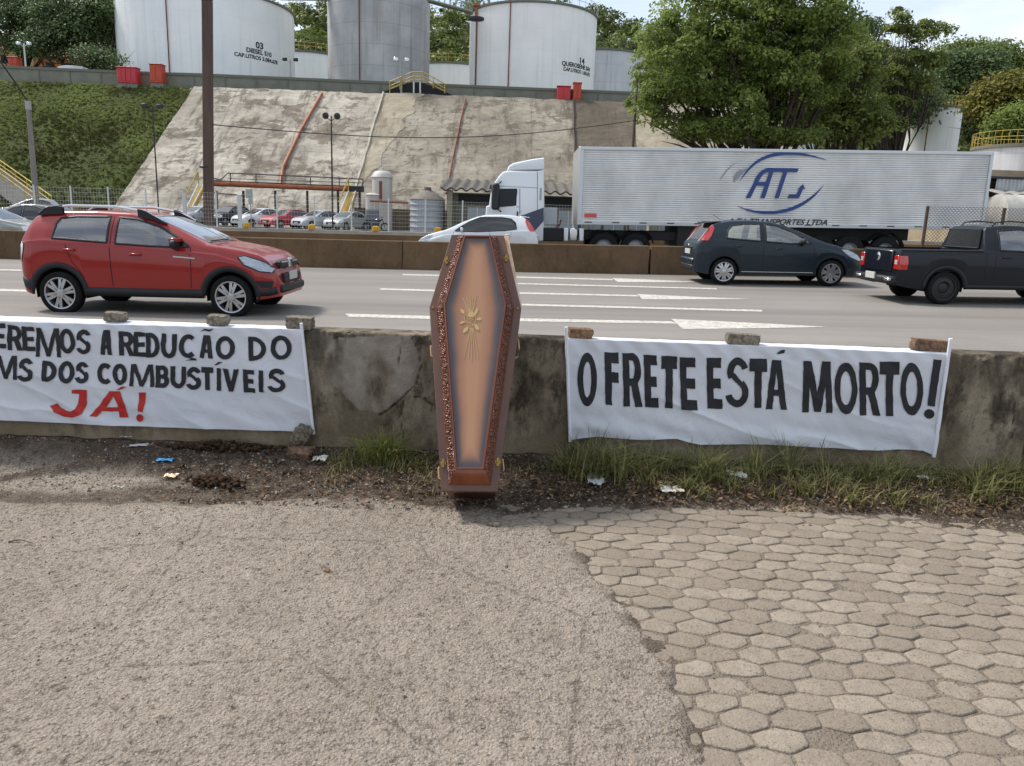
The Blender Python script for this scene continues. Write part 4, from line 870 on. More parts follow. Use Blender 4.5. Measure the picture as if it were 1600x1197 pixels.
for lab, u, v, h in (('tall thin grass stalks standing before the middle of the freight banner', 1100, 745, .33), ('loose grass tuft below the word for freight', 985, 735, .26), ('grass tuft under the right part of the freight banner', 1375, 745, .28)):
    p = gpt(u, v); o = blades('grass_tuft', '', [(p[0]+r_.normal(0, .09), p[1]+r_.normal(0, .03), 1) for k in range(10)], 16, h*.4, h, gr, int(u), spread=.03, w=.003, loc=tuple(p)); tag(o, lab, 'grass tuft')
# ================================================================== VEHICLES
def paint(name, c, c2=None): 
    m = mat(name, c, .38, metal=0, spec=.3, coat=(.22 if c in ('#0a0e18', '#14232c', '#17181a') else .75)); m.node_tree.nodes['Principled BSDF'].inputs['Coat Roughness'].default_value = .04; return m
tyre = mat('tyre rubber', '#1b1b1c', .85, var=.3, vs=9, spec=.2); alloy = mat('alloy', '#b9bbbe', .3, metal=.85); plast = mat('black plastic', '#1f2124', .55, spec=.35); under = mat('underbody', '#0c0c0d', .9)
rimdark = mat('dark steel rim', '#2b2c2e', .5, metal=.4); seatm = mat('seat fabric', '#3b4040', .8); chrome = mat('chrome', '#d5d7da', .12, metal=1); lampr = mat('tail lamp red', '#b3170f', .15, spec=.7, coat=1); lampw = mat('lamp clear', '#cfd4d8', .12, metal=.4, coat=1)
platem = mat('plate grey', '#b4b4ae', .5); gl_c = glassmat('car glass', '#e2efea', .80); gl_d = glassmat('tinted glass', '#22282b', .96); headm = mat('headlamp', '#9aa2aa', .1, metal=.6, coat=1); amber = mat('amber lens', '#d8791a', .3)
seam = mat('panel gap', '#0a0a0b', .8)
def cr_(p0, p1, p2, p3, t): return .5*((2*p1)+(-p0+p2)*t+(2*p0-5*p1+4*p2-p3)*t*t+(-p0+3*p1-3*p2+p3)*t**3)
class Car:
    def __init__(s, L, W, top, belt, arches, zb, roofw, rear=(.35, .82), front=(.55, .70), bed=None, wr=.31):
        s.L, s.W, s.top, s.belt, s.arches, s.zb, s.roofw, s.rear, s.front, s.bed, s.wr = L, W, np.array(top), np.array(belt), arches, zb, roofw, rear, front, bed, wr
    def T(s, x): return float(np.interp(x, s.top[:, 0], s.top[:, 1]))
    def plan(s, x):
        (lr, wr_), (lf, wf) = s.rear, s.front; k = 1.
        if x < lr: k = wr_+(1-wr_)*math.sqrt(max(0, 1-(1-x/lr)**2))
        if x > s.L-lf: k = wf+(1-wf)*math.sqrt(max(0, 1-(1-(s.L-x)/lf)**2))
        return k
    def B(s, x):
        b = s.zb
        if x < .3: b += .06*(1-x/.3)
        if x > s.L-.3: b += .03*(1-(s.L-x)/.3)
        for xc, r in s.arches:
            if abs(x-xc) < r: b = max(b, s.wr+math.sqrt(r*r-(x-xc)**2))
        return b
    def section(s, x):
        T = s.T(x); b = min(s.B(x), T-.05); bl = min(float(np.interp(x, s.belt[:, 0], s.belt[:, 1])), T-.045); bl = max(bl, b+.02); w = s.W/2*s.plan(x)
        k = min(1, max(0, (T-bl-.06)/.36)); wr_ = w*(.93*(1-k))+k*min(s.roofw/2, w*.96); h = bl-b
        pts = [(w*.965, b), (w*.985, b+.22*h), (w*1.0, b+.5*h), (w*1.0, b+.72*h), (w*.978, bl-.02*h), (w*.955, bl)]
        g_ = T-bl
        pts += [((w*.955)*.5+wr_*.5+.012*k, bl+g_*.47), (wr_+.012*k, bl+g_*.84), (wr_-.045, bl+g_*.965), (wr_*.70, T-.004), (wr_*.35, T+.004*k), (0, T+.006*k)]
        return pts
    def fine(s, x):
        x = round(float(x), 4)
        c = s.__dict__.setdefault('_c', {})
        if x not in c: c[x] = s.fine_(x)
        return c[x]
    def fine_(s, x):
        P = [np.array(p) for p in s.section(x)]; out = []
        for i in range(len(P)-1):
            p0 = P[max(i-1, 0)]; p3 = P[min(i+2, len(P)-1)]
            for t in (0, .25, .5, .75): out.append(cr_(p0, P[i], P[i+1], p3, t))
        out.append(P[-1]); return np.array(out)
    def side(s, x, z):                        # half width at (x, z)
        f = s.fine(x); n = 33; return float(np.interp(z, f[:n, 1], f[:n, 0]))
    def topz(s, x, y):
        f = s.fine(x); f = f[20:][::-1]; return float(np.interp(abs(y), f[:, 0], f[:, 1]))
    def body(s, m, parent, windows, topwin):
        xs = set(np.linspace(0, s.L, 90)); 
        for xc, r in s.arches:
            for t in np.linspace(0, math.pi, 19): xs.add(xc+r*math.cos(t))
            xs.add(xc-r-.002); xs.add(xc+r+.002)
        for e in (.01, .02, .035, .05): xs.add(e); xs.add(s.L-e)
        for p in s.top: xs.add(float(p[0]))
        xs = sorted(x for x in xs if 0 <= x <= s.L); G_ = []
        for x in xs:
            f = s.fine(x); G_.append([(x, -a, b) for a, b in f]+[(x, a, b) for a, b in f[::-1][1:]])
        G_ = np.array(G_); n, k = G_.shape[:2]; F = []
        def inwin(c):
            x, y, z = c
            for P in windows:
                if inpoly(np.array([x]), np.array([z]), P)[0] and abs(y) > s.roofw/2*.80 and z > .6: return True
            for xa, xb, yf in topwin:
                if xa < x < xb and abs(y) < yf(x)-.0: return True
            if s.bed and s.bed[0]+.06 < x < s.bed[1]-.05 and abs(y) < s.W/2-.12 and z > .9: return True
            return False
        for i in range(n-1):
            for j in range(k-1):
                c = (G_[i, j]+G_[i+1, j]+G_[i, j+1]+G_[i+1, j+1])/4
                if inwin(c): continue
                F.append((i*k+j, i*k+j+1, (i+1)*k+j+1, (i+1)*k+j))
        h = k//2
        for i in (0, n-1):                     # end caps
            for j in range(h):
                a, b, c_, d = i*k+j, i*k+j+1, i*k+k-2-j, i*k+k-1-j
                F.append((a, b, c_, d) if i else (d, c_, b, a)) if c_ != b else F.append((a, b, d))
        mb = MB(); mb.add(G_.reshape(-1, 3), F); return mb.build('body', m, parent, smooth=True)
    def onside(s, P, off): return [(x, sg*(s.side(x, z)+off), z) for sg in (1,) for x, z in P]
    def panel(s, name, P, m, parent, off=.004, sides=(-1, 1), n=18, k=6, mb=None):
        """closed (x,z) outline laid on the body side, one object per side"""
        if len(sides) == 2 and mb is None:
            for q in sides: s.panel(name, P, m, parent, off, (q,), n, k)
            return
        P = np.array(P, float); x0, x1 = P[:, 0].min(), P[:, 0].max(); own = mb is None; mb = mb or MB()
        for sg in sides:
            g_ = []
            for x in np.linspace(x0+1e-4, x1-1e-4, n):
                zs = []
                for i in range(len(P)):
                    a, b = P[i], P[(i+1) % len(P)]
                    if (a[0]-x)*(b[0]-x) <= 0 and a[0] != b[0]: zs.append(a[1]+(b[1]-a[1])*(x-a[0])/(b[0]-a[0]))
                if len(zs) < 2: zs = [zs[0], zs[0]] if zs else [P[0, 1]]*2
                g_.append([(x, sg*(s.side(x, z)+off), z) for z in np.linspace(min(zs), max(zs), k)])
            mb.grid(np.array(g_))
        return mb.build(name, m, parent, smooth='all') if own else mb
    def ribbon(s, mb, path, w, off, sides=(-1, 1), th=0, dens=.05):
        path = np.array(path, float); Q = [path[0]]
        for a, b in zip(path[:-1], path[1:]):
            n = max(1, int(np.linalg.norm(b-a)/dens))
            for t in range(1, n+1): Q.append(a+(b-a)*t/n)
        Q = np.array(Q); d = np.gradient(Q, axis=0); d /= np.linalg.norm(d, axis=1)[:, None]+1e-9; nn = np.stack([-d[:, 1], d[:, 0]], 1)
        for sg in sides:
            rows = []
            for q, v in zip(Q, nn):
                a, b = q-v*w/2, q+v*w/2; c = q
                rows.append([(a[0], sg*(s.side(a[0], a[1])-.002), a[1]), (a[0], sg*(s.side(a[0], a[1])+off), a[1]), (c[0], sg*(s.side(c[0], c[1])+off+th), c[1]), (b[0], sg*(s.side(b[0], b[1])+off), b[1]), (b[0], sg*(s.side(b[0], b[1])-.002), b[1])])
            mb.grid(np.array(rows))
        return mb
    def toppanel(s, name, xa, xb, yf, m, parent, off=.005, n=16, k=14):
        g_ = []
        for x in np.linspace(xa, xb, n):
            w = yf(x); g_.append([(x, y, s.topz(x, y)+off) for y in np.linspace(-w, w, k)])
        return MB().grid(np.array(g_)).build(name, m, parent, smooth='all')
def wheel(parent, x, y, r, w, mrim, spokes=6, side=-1, steel=False):
    o = MB(); hw = w/2
    o.lathe([(r*.74, -hw*.9), (r*.84, -hw), (r*.93, -hw*.93), (r*.985, -hw*.75), (r, -hw*.5), (r, hw*.5), (r*.985, hw*.75), (r*.93, hw*.93), (r*.84, hw), (r*.74, hw*.9)], (0, 0, 0), 'y', 40)
    t = o.build('wheel', tyre, parent, smooth=True, loc=(x, y, r))
    m = MB(); ro = r*.76; f = side*hw*.86; s_ = side
    m.lathe([(ro, f-s_*.004), (ro*.97, f+s_*.004), (ro*.90, f), (ro*.86, f-s_*.03), (ro*.84, f-s_*.09)], (0, 0, 0), 'y', 40)
    if steel:
        m.lathe([(ro*.86, f-s_*.02), (ro*.55, f-s_*.01), (ro*.42, f-s_*.045), (ro*.2, f-s_*.02), (0, f-s_*.02)], (0, 0, 0), 'y', 30)
    else:
        m.lathe([(ro*.24, f-s_*.03), (ro*.22, f), (ro*.1, f+s_*.004), (0, f+s_*.004)], (0, 0, 0), 'y', 20)
        for k in range(spokes):
            for dd in (-.17, .17):
                a = 2*math.pi*k/spokes+.3; ca, sa = math.cos(a), math.sin(a); c2, s2 = math.cos(a+dd), math.sin(a+dd); nx, nz = -sa, ca
                i0 = np.array([ca*ro*.16+nx*dd*.12*ro, sa*ro*.16+nz*dd*.12*ro]); i1 = np.array([c2*ro*.92, s2*ro*.92]); n1 = np.array([nx, nz])
                for (a0, a1, yo) in ((i0, i1, f),):
                    wa, wb = .024, .022
                    V = [(a0[0]-n1[0]*wa, yo, a0[1]-n1[1]*wa), (a0[0]+n1[0]*wa, yo, a0[1]+n1[1]*wa), (a1[0]+n1[0]*wb, yo-s_*.012, a1[1]+n1[1]*wb), (a1[0]-n1[0]*wb, yo-s_*.012, a1[1]-n1[1]*wb)]
                    V += [(q[0], q[1]-s_*.03, q[2]) for q in V]; m.add(V, [(0,1,2,3), (0,4,5,1), (1,5,6,2), (2,6,7,3), (3,7,4,0)])
    m.build('rim', mrim, t, smooth=True)
    d = MB(); d.lathe([(0, f-s_*.10), (ro*.9, f-s_*.10)], (0, 0, 0), 'y', 20); d.build('brake_disc', under, t)
    return t
def hatch(name, label, cat, spec, pm, wins, glass, loc, rz, group=None, rimm=None, spokes=6, detail=2, wind=None, rearw=None, dark_seats=seatm, wheel_r=.31, wy=None, steel=False):
    root = thing(name, label, cat, loc, rz, group); c = spec; W = c.W
    wx = (wind[0], wind[1], lambda x: min(c.roofw/2-.04, c.side(x, c.T(x)-.06)-.07)) if wind else None
    rx = (rearw[0], rearw[1], lambda x: c.roofw/2-.09) if rearw else None
    c.body(pm, root, [np.array(w_) for w_ in wins], [t for t in (wx, rx) if t])
    for w_ in wins: c.panel('window', w_, glass, root, .003)
    ribs(c, 'window_trim', [([tuple(p) for p in w_]+[tuple(w_[0])], .034, .006, .003, .06) for w_ in wins], plast, root)
    if wx: c.toppanel('windscreen', wx[0]-.02, wx[1]+.02, lambda x: wx[2](x)+.015, glass, root)
    if rx: c.toppanel('rear_window', rx[0]-.02, rx[1]+.02, lambda x: rx[2](x)+.015, glass, root)
    wy = wy or W/2-.105
    for xc, r in c.arches:
        for sg in (-1, 1): wheel(root, xc, sg*wy, wheel_r, .19, rimm or alloy, spokes, sg, steel)
    m = MB()                                   # floor, wheel housings
    xs = [.25, c.arches[0][0]-c.arches[0][1]+.02, c.arches[0][0]+c.arches[0][1]-.02, c.arches[1][0]-c.arches[1][1]+.02, c.arches[1][0]+c.arches[1][1]-.02, c.L-.25]
    m.box((xs[0], -W*.40, c.zb+.02), (xs[5], W*.40, c.zb+.12)); 
    for a in (0, 1):
        xc, r = c.arches[a]; pts = [(xc+r*1.0*math.cos(t), c.wr+r*1.0*math.sin(t)) for t in np.linspace(-.2, math.pi+.2, 16)]
        for sg in (-1, 1):
            g_ = [[(x, sg*(W/2*.93), z), (x, sg*W*.22, z)] for x, z in pts]; m.grid(np.array(g_)); m.add([(x, sg*W*.22, z) for x, z in pts], [list(range(16))])
    m.build('underbody', under, root)
    if detail > 1:
        m = MB(); zs = c.zb+.12; bt = float(c.belt[:, 1].min())
        for x_ in (c.arches[0][0]+.55, c.arches[0][0]+1.45):
            for yy in (-.36, .36):
                m = MB(); m.bbox((x_-.1, yy-.24, zs), (x_+.42, yy+.24, zs+.24), .04)
                m.bbox((x_-.16, yy-.23, zs+.2), (x_-.02, yy+.23, bt+.05), .04); m.bbox((x_-.15, yy-.12, bt+.0), (x_-.06, yy+.12, bt+.24), .03); m.build('seat', dark_seats, root, smooth=True)
        m = MB(); m.bbox((wind[0]-.35 if wind else c.L-1.5, -W*.40, bt-.25), ((wind[0] if wind else c.L-1.2)+.25, W*.40, bt-.02), .03); m.tube([(wind[0]-.40+.06*math.cos(t), -.36+.18*math.sin(t), bt-.06+.17*math.cos(t)) for t in np.linspace(0, 6.28, 20)], .014, 6); m.build('dashboard', plast, root)
    return root
def ribs(c, name, items, m, root):
    """ribbons laid on each side of a body, one object per side"""
    for sg in (-1, 1):
        for it_ in items:
            mb = MB(); c.ribbon(mb, it_[0], it_[1], it_[2], (sg,), th=it_[3] if len(it_) > 3 else 0, dens=it_[4] if len(it_) > 4 else .05); mb.build(name, m, root, smooth='all')
def mirror(c, root, x, z, m, cap=None, s_=1.0):
    for sg in (-1, 1):
        y = sg*(c.side(x, z)+.10); o = MB(); o.lathe([(0, -.07), (.05, -.062), (.075, -.03), (.08, 0), (.075, .03), (0, .034)], (0, 0, 0), 'x', 14)
        V = np.vstack(o.v)*[1, 1.35, 1.0]*s_; o.v = [V+np.array([x, y, z])]; o.tube([(x-.02, sg*(c.side(x, z-.05)-.01), z-.05), (x, y-sg*.03, z-.02)], .018, 6); o.build('mirror', m, root, smooth=True)
def box_on(c, name, x, z, dx, dz, dy, m, root, sides=(-1, 1), ch=.01):
    for sg in sides:
        y = sg*c.side(x, z); mb = MB(); mb.bbox((x-dx/2, min(y-sg*.005, y+sg*dy), z-dz/2), (x+dx/2, max(y-sg*.005, y+sg*dy), z+dz/2), min(ch, dz*.3, dy*.4)); mb.build(name, m, root, smooth=True)
# ---- red crossover hatchback
redp = paint('red paint metallic', '#8c150f')
RC = Car(4.18, 1.75, [(0, .60), (.015, .92), (.05, 1.06), (.12, 1.16), (.22, 1.32), (.33, 1.44), (.44, 1.515), (.8, 1.555), (1.3, 1.565), (1.8, 1.55), (2.15, 1.50), (2.5, 1.36), (2.8, 1.22), (3.02, 1.115), (3.25, 1.075), (3.55, 1.03), (3.8, .965), (3.98, .87), (4.08, .76), (4.14, .62), (4.18, .5)],
         [(0, 1.06), (.6, 1.12), (1.5, 1.075), (2.6, 1.0), (3.2, .96), (4.18, .7)], [(.76, .385), (3.39, .385)], .30, 1.22, (.40, .84), (.75, .66), wr=.325)
w1 = [(.70, 1.15), (.73, 1.36), (.78, 1.44), (1.02, 1.47), (1.53, 1.475), (1.53, 1.10), (1.1, 1.125)]; w2_ = [(1.66, 1.09), (1.66, 1.47), (1.95, 1.445), (2.28, 1.35), (2.60, 1.19), (2.78, 1.06), (2.2, 1.065)]
ry = 12.62; rzv = float(rz(-5.4, ry)); tl = math.atan(.0117)
red_car = hatch('parked_car', '', 'car', RC, redp, [w1, w2_], gl_c, (-7.86, 12.73, rzv-.035), 0, wind=(2.12, 2.98), rearw=(.14, .40), wheel_r=.325, spokes=6)
red_car.name = 'hatchback'; tag(red_car, 'red crossover hatchback with black wheel arch cladding and silver roof rails', 'car'); red_car.rotation_euler = (0, -tl, 0); red_car.location[2] = float(rz(-7.1, 12))-.0
ribs(RC, 'arch_cladding', [([(xc+(r+.035)*math.cos(t), max(.34, .325+(r+.035)*math.sin(t))) for t in np.linspace(-.12, math.pi+.12, 26)], .085, .012, .012, .06) for xc, r in RC.arches], plast, red_car)
ribs(RC, 'sill_cladding', [([(1.16, .36), (2.98, .36)], .13, .012, .012)], plast, red_car); ribs(RC, 'bumper_cladding', [([(.02, .50), (.20, .46), (.36, .42)], .16, .010, .01), ([(3.80, .40), (4.0, .40), (4.15, .43)], .11, .010, .01)], plast, red_car)
m = MB(); m.bbox((4.02, -.60, .38), (4.24, .60, .50), .03); m.build('bumper', plast, red_car, smooth=True)
m = MB(); m.bbox((4.10, -.42, .52), (4.215, .42, .66), .02); m.build('lower_grille', plast, red_car)
m = MB(); m.bbox((4.02, -.46, .75), (4.15, .46, .86), .02); m.build('grille', plast, red_car); m = MB(); m.bbox((4.10, -.40, .825), (4.165, .40, .85), .008); m.bbox((4.12, -.085, .73), (4.19, .085, .90), .03); m.build('grille_badge', chrome, red_car)
m = MB(); m.bbox((4.20, -.20, .56), (4.235, .20, .69), .006); m.build('licence_plate', platem, red_car)
RC.panel('headlight', [(3.52, .93), (3.62, .95), (3.95, .85), (4.10, .76), (4.08, .70), (3.85, .72), (3.62, .82)], headm, red_car, .014)
ribs(RC, 'headlight_trim', [([(3.52, .93), (3.62, .95), (3.95, .85), (4.10, .76), (4.08, .70), (3.85, .72), (3.62, .82), (3.52, .93)], .014, .016)], plast, red_car)
RC.panel('fog_recess', [(3.78, .58), (4.10, .57), (4.06, .47), (3.85, .47)], plast, red_car, .006)
RC.panel('tail_lamp', [(.004, 1.02), (.10, 1.09), (.20, 1.06), (.17, .95), (.08, .80), (.01, .78)], lampw, red_car, .012)
for sg in (-1, 1):
    m = MB(); pts = [(.42, sg*.60, 1.50), (.55, sg*.62, 1.585), (.9, sg*.625, 1.625), (1.6, sg*.625, 1.625), (2.05, sg*.62, 1.565), (2.32, sg*.60, 1.43)]; m.tube(pts, [.02, .022, .022, .022, .022, .015], 8); r_o = m.build('roof_rail', chrome, red_car, smooth=True)
    for q in ((.42, .80), (1.95, 2.38)):
        m = MB(); m.grid(np.array([[(x, sg*.64, RC.topz(x, .60)-.01), (x, sg*.645, np.interp(x, [.42, .55, .9, 1.6, 2.05, 2.38], [1.50, 1.60, 1.645, 1.645, 1.585, 1.40])), (x, sg*.60, np.interp(x, [.42, .55, .9, 1.6, 2.05, 2.38], [1.50, 1.60, 1.645, 1.645, 1.585, 1.40])), (x, sg*.595, RC.topz(x, .60)-.01)] for x in np.linspace(*q, 8)])); m.build('rail_foot', plast, r_o)
red_car.scale = (.97, 1, .985); red_car.location = (-7.53, 12.30, float(rz(-7.1, 11.45))-.04)
mirror(RC, red_car, 2.60, 1.10, plast); box_on(RC, 'mirror_cap', 2.60, 1.16, .13, .06, .19, redp, red_car)
box_on(RC, 'door_handle', .98, .98, .17, .035, .04, redp, red_car, ch=.012); box_on(RC, 'door_handle', 1.98, .935, .17, .035, .04, redp, red_car, ch=.012)
ribs(RC, 'door_seam', [([(1.585, 1.48), (1.585, 1.08), (1.60, .45)], .012, .002), ([(2.80, 1.05), (2.82, .75), (2.80, .45)], .010, .002), ([(.90, 1.10), (1.0, .80), (1.16, .60), (1.18, .45)], .010, .002)], seam, red_car)
RC.panel('side_badge', [(2.55, .905), (2.55, .925), (2.88, .905), (2.88, .885)], platem, red_car, .004)
m = MB(); m.tube([(3.0, -.5, 1.145), (3.02, -.1, 1.155), (3.0, .2, 1.15)], .010, 5); m.build('wiper', plast, red_car)
for o_ in kids(red_car):
    if o_.parent == red_car and o_.location.length < 1e-6 and not o_.name.startswith(('wheel', 'seat')):
        for v in o_.data.vertices:
            if v.co.x < .36: v.co.x = .36-(.36-v.co.x)*.55
            if v.co.x > 3.85: v.co.x = 3.85+(v.co.x-3.85)*.72
# ---- teal dark hatchback
teal = paint('dark teal paint', '#14232c')
PC = Car(4.05, 1.69, [(0, .52), (.015, .80), (.05, .94), (.12, 1.00), (.22, 1.14), (.34, 1.30), (.44, 1.395), (.52, 1.43), (.9, 1.485), (1.35, 1.495), (1.75, 1.475), (2.1, 1.40), (2.45, 1.27), (2.8, 1.11), (3.05, 1.01), (3.3, .955), (3.6, .865), (3.82, .76), (3.95, .64), (4.02, .52), (4.05, .42)],
         [(0, 1.02), (.6, 1.03), (1.5, .98), (2.4, .92), (3.1, .86), (4.05, .6)], [(.70, .355), (3.21, .355)], .24, 1.18, (.38, .82), (.75, .62), wr=.305)
pw1 = [(.72, 1.08), (.76, 1.26), (.86, 1.36), (1.15, 1.405), (1.52, 1.41), (1.52, 1.02), (1.1, 1.045)]; pw2 = [(1.64, 1.01), (1.64, 1.405), (1.90, 1.375), (2.25, 1.25), (2.55, 1.10), (2.72, .99), (2.2, .975)]
def detail_hatch(c, root, pm, glass_lamps=True):
    c.panel('tail_lamp', [(.10, 1.02), (.30, 1.30), (.42, 1.38), (.44, 1.30), (.36, 1.12), (.28, 1.02)], lampr, root, .010); 
    for sg in (-1, 1):
        m = MB(); m.grid(np.array([[(x, sg*y, c.topz(x, y)+.012) for y in (.52, .60, .66)] for x in np.linspace(.10, .42, 8)])); m.build('tail_lamp_inner', lampw, root, smooth='all')
    c.panel('headlight', [(3.42, .86), (3.60, .85), (3.85, .72), (3.93, .62), (3.86, .60), (3.60, .70)], headm, root, .008)
    m = MB(); m.bbox((.40, -.52, 1.415), (.62, .52, 1.455), .012); m.bbox((.30, -.50, 1.41), (.44, .50, 1.437), .010); m.build('spoiler', plast if pm is teal else pm, root, smooth=True)
    m = MB(); m.bbox((-.045, -.66, .46), (.10, .66, .60), .035); m.build('bumper', pm, root, smooth=True); m = MB(); m.bbox((-.03, -.62, .33), (.08, .62, .45), .03); m.build('bumper_lower', plast, root, smooth=True)
    m = MB(); m.bbox((-.015, -.26, .68), (.02, .26, .80), .008); m.build('licence_plate', platem, root); m = MB(); m.bbox((.0, -.34, .64), (.028, .34, .86), .01); m.build('tailgate_recess', plast, root)
    m = MB(); m.bbox((-.02, -.11, .86), (.04, .11, .91), .01); m.build('badge', chrome, root)
    m = MB(); m.bbox((3.93, -.42, .34), (4.06, .42, .50), .02); m.build('front_grille', plast, root)
    mirror(c, root, 2.50, 1.03, plast if pm is teal else pm, s_=.9); box_on(c, 'door_handle', 1.0, .90, .16, .03, .035, pm, root); box_on(c, 'door_handle', 1.95, .86, .16, .03, .035, pm, root)
    ribs(c, 'door_seam', [([(1.58, 1.41), (1.58, 1.0), (1.59, .36)], .010, .002), ([(2.76, .97), (2.78, .65), (2.75, .36)], .009, .002), ([(.86, 1.02), (.96, .76), (1.10, .55), (1.12, .36)], .009, .002)], seam, root)
    m = MB(); m.tube([(.75, 0, 1.49), (.55, 0, 1.62)], .005, 5); m.build('antenna', plast, root)
def place_axis(root, x, y, yc, flip=False):
    z = float(rz(x, y)); b = float(rz(x+1, y)-rz(x, y)); root.location = (x, y, z); root.rotation_euler = (0, -math.atan(b) if not flip else math.atan(b), math.pi if flip else 0)
p_car = hatch('hatchback', 'dark teal hatchback with red tail lamps driving past the trailer', 'car', PC, teal, [pw1, pw2], gl_c, (0, 0, 0), 0, wind=(2.08, 2.98), rearw=(.16, .43), wheel_r=.305, spokes=7); detail_hatch(PC, p_car, teal); place_axis(p_car, 4.19, 19.05, 0)
p_car.location[2] = float(rz(6.2, 18.4))-.0155*2.0
ribs(PC, 'sill_strip', [([(1.10, .31), (2.78, .31)], .016, .004, .003)], MATS['vent grey'] if 'vent grey' in MATS else platem, p_car)
whitep = paint('white paint', '#d3d6d8')
w_car = hatch('hatchback', 'white hatchback with dark tinted windows behind the median, in front of the truck cab', 'car', PC, whitep, [[(.72, 1.08), (.76, 1.26), (.90, 1.37), (1.20, 1.405), (1.90, 1.40), (2.25, 1.27), (2.55, 1.11), (2.72, .99), (2.0, .98), (1.1, 1.03)]], gl_d, (0, 0, 0), 0, wind=(2.08, 2.98), rearw=(.16, .43), wheel_r=.305, spokes=5); detail_hatch(PC, w_car, whitep); place_axis(w_car, at(842, 350, 24.6)[0], 24.6, 0, True)
w_car.location[2] = float(rz(-1, 24))+.02; w_car.scale = (.94, 1, 1.02)
# ---- dark pickup
navy = paint('black blue paint', '#0a0e18')
KC = Car(4.40, 1.68, [(0, .60), (.01, 1.0), (.03, 1.04), (1.0, 1.045), (1.615, 1.05), (1.63, 1.16), (1.675, 1.44), (1.71, 1.50), (2.1, 1.535), (2.4, 1.53), (2.7, 1.47), (3.0, 1.31), (3.3, 1.12), (3.42, 1.05), (3.8, .97), (4.15, .86), (4.32, .70), (4.40, .5)],
         [(0, 1.0), (1.6, 1.02), (2.4, .98), (3.4, .92), (4.40, .7)], [(.93, .37), (3.62, .36)], .30, 1.20, (.10, .96), (.6, .72), bed=(0, 1.62), wr=.315)
kw = [(1.92, 1.05), (1.92, 1.42), (2.35, 1.45), (2.68, 1.38), (2.98, 1.20), (3.14, 1.03), (2.5, 1.03)]
k_car = hatch('pickup_truck', 'black single cab pickup truck with a red and white tail lamp', 'pickup truck', KC, navy, [kw], gl_c, (0, 0, 0), 0, wind=(2.68, 3.36), rearw=None, wheel_r=.315, rimm=rimdark, steel=True, detail=1); place_axis(k_car, 7.36, 15.78, 0)
k_car.location[2] = float(rz(8.3, 14.95))-.0155*1.0
ribs(KC, 'arch_cladding', [([(xc+(r+.03)*math.cos(t), max(.33, .315+(r+.03)*math.sin(t))) for t in np.linspace(-.12, math.pi+.12, 24)], .075, .012, .012, .06) for xc, r in KC.arches], plast, k_car)
ribs(KC, 'sill_cladding', [([(1.32, .35), (3.2, .35)], .07, .012, .010)], plast, k_car); ribs(KC, 'bed_trim', [([(.02, 1.035), (1.6, 1.035)], .03, .012, .006)], plast, k_car)
m = MB(); m.box((.05, -.70, .62), (1.60, .70, .64)); m.box((.05, -.71, .62), (.09, .71, 1.03)); m.box((1.57, -.71, .62), (1.61, .71, 1.03)); m.box((.05, -.72, .62), (1.61, -.70, 1.03)); m.box((.05, .70, .62), (1.61, .72, 1.03)); m.build('bed_liner', plast, k_car)
m = MB(); m.bbox((1.600, -.74, 1.00), (1.70, .74, 1.06), .015); m.build('bed_rail', plast, k_car)
m = MB(); yy = .56; m.poly([(1.603, -yy-.02, 1.10), (1.603, yy+.02, 1.10), (1.650, yy-.04, 1.42), (1.650, -yy+.04, 1.42)], (-.012, 0, .003)); m.build('rear_window', gl_d, k_car)
m = MB(); 
for a, b in (((1.60, -.60, 1.085), (1.60, .60, 1.085)), ((1.650, -.54, 1.435), (1.650, .54, 1.435)), ((1.60, -.60, 1.085), (1.650, -.54, 1.435)), ((1.60, .60, 1.085), (1.650, .54, 1.435))): m.tube([a, b], .018, 6)
m.build('rear_window_frame', plast, k_car)
m = MB(); m.bbox((-.03, -.58, .60), (.02, .58, 1.02), .02); m.build('tailgate', navy, k_car, smooth=True)
KC.panel('tail_lamp', [(.003, .92), (.15, .92), (.165, .80), (.16, .66), (.003, .66)], lampr, k_car, .012, sides=(-1, 1))
for sg in (-1, 1):
    m = MB(); m.bbox((-.022, min(sg*.66, sg*.82), .66), (.02, max(sg*.66, sg*.82), .93), .012); t_ = m.build('tail_lamp', lampr, k_car, smooth=True); m = MB(); m.bbox((-.027, min(sg*.69, sg*.79), .75), (.0, max(sg*.69, sg*.79), .84), .008); m.build('reverse_lamp', lampw, t_)
m = MB(); m.lathe([(0, -.045), (.07, -.042), (.085, -.03)], (0, 0, .88), 'x', 18); m.build('badge', chrome, k_car, smooth=True)
m = MB(); m.bbox((-.14, -.80, .38), (.05, .80, .52), .035); b_ = m.build('bumper', plast, k_car, smooth=True); [MB().bbox((-.16, q0, .44), (-.06, q1, .49), .015).build('bumper_step', chrome, b_, smooth=True) for q0, q1 in ((-.80, -.45), (.45, .80))]
m = MB(); m.bbox((-.165, -.20, .44), (-.135, .20, .57), .006); m.build('licence_plate', platem, k_car)
for sg in (-1, 1):
    m = MB(); m.tube([(1.85, sg*.52, 1.49), (1.92, sg*.53, 1.575), (2.2, sg*.53, 1.60), (2.5, sg*.53, 1.58), (2.62, sg*.52, 1.50)], .014, 6); m.build('roof_rail', plast, k_car, smooth=True)
mirror(KC, k_car, 3.02, 1.06, plast); box_on(KC, 'door_handle', 2.05, .92, .16, .03, .035, navy, k_car)
ribs(KC, 'door_seam', [([(1.84, 1.42), (1.84, .45)], .010, .002), ([(3.16, 1.0), (3.18, .45)], .009, .002), ([(1.66, 1.0), (1.66, .42)], .008, .002)], seam, k_car)
for yy in (-.33, .33): m = MB(); m.bbox((2.3, yy-.22, .55), (2.5, yy+.22, 1.15), .04); m.build('seat', seatm, k_car, smooth=True)
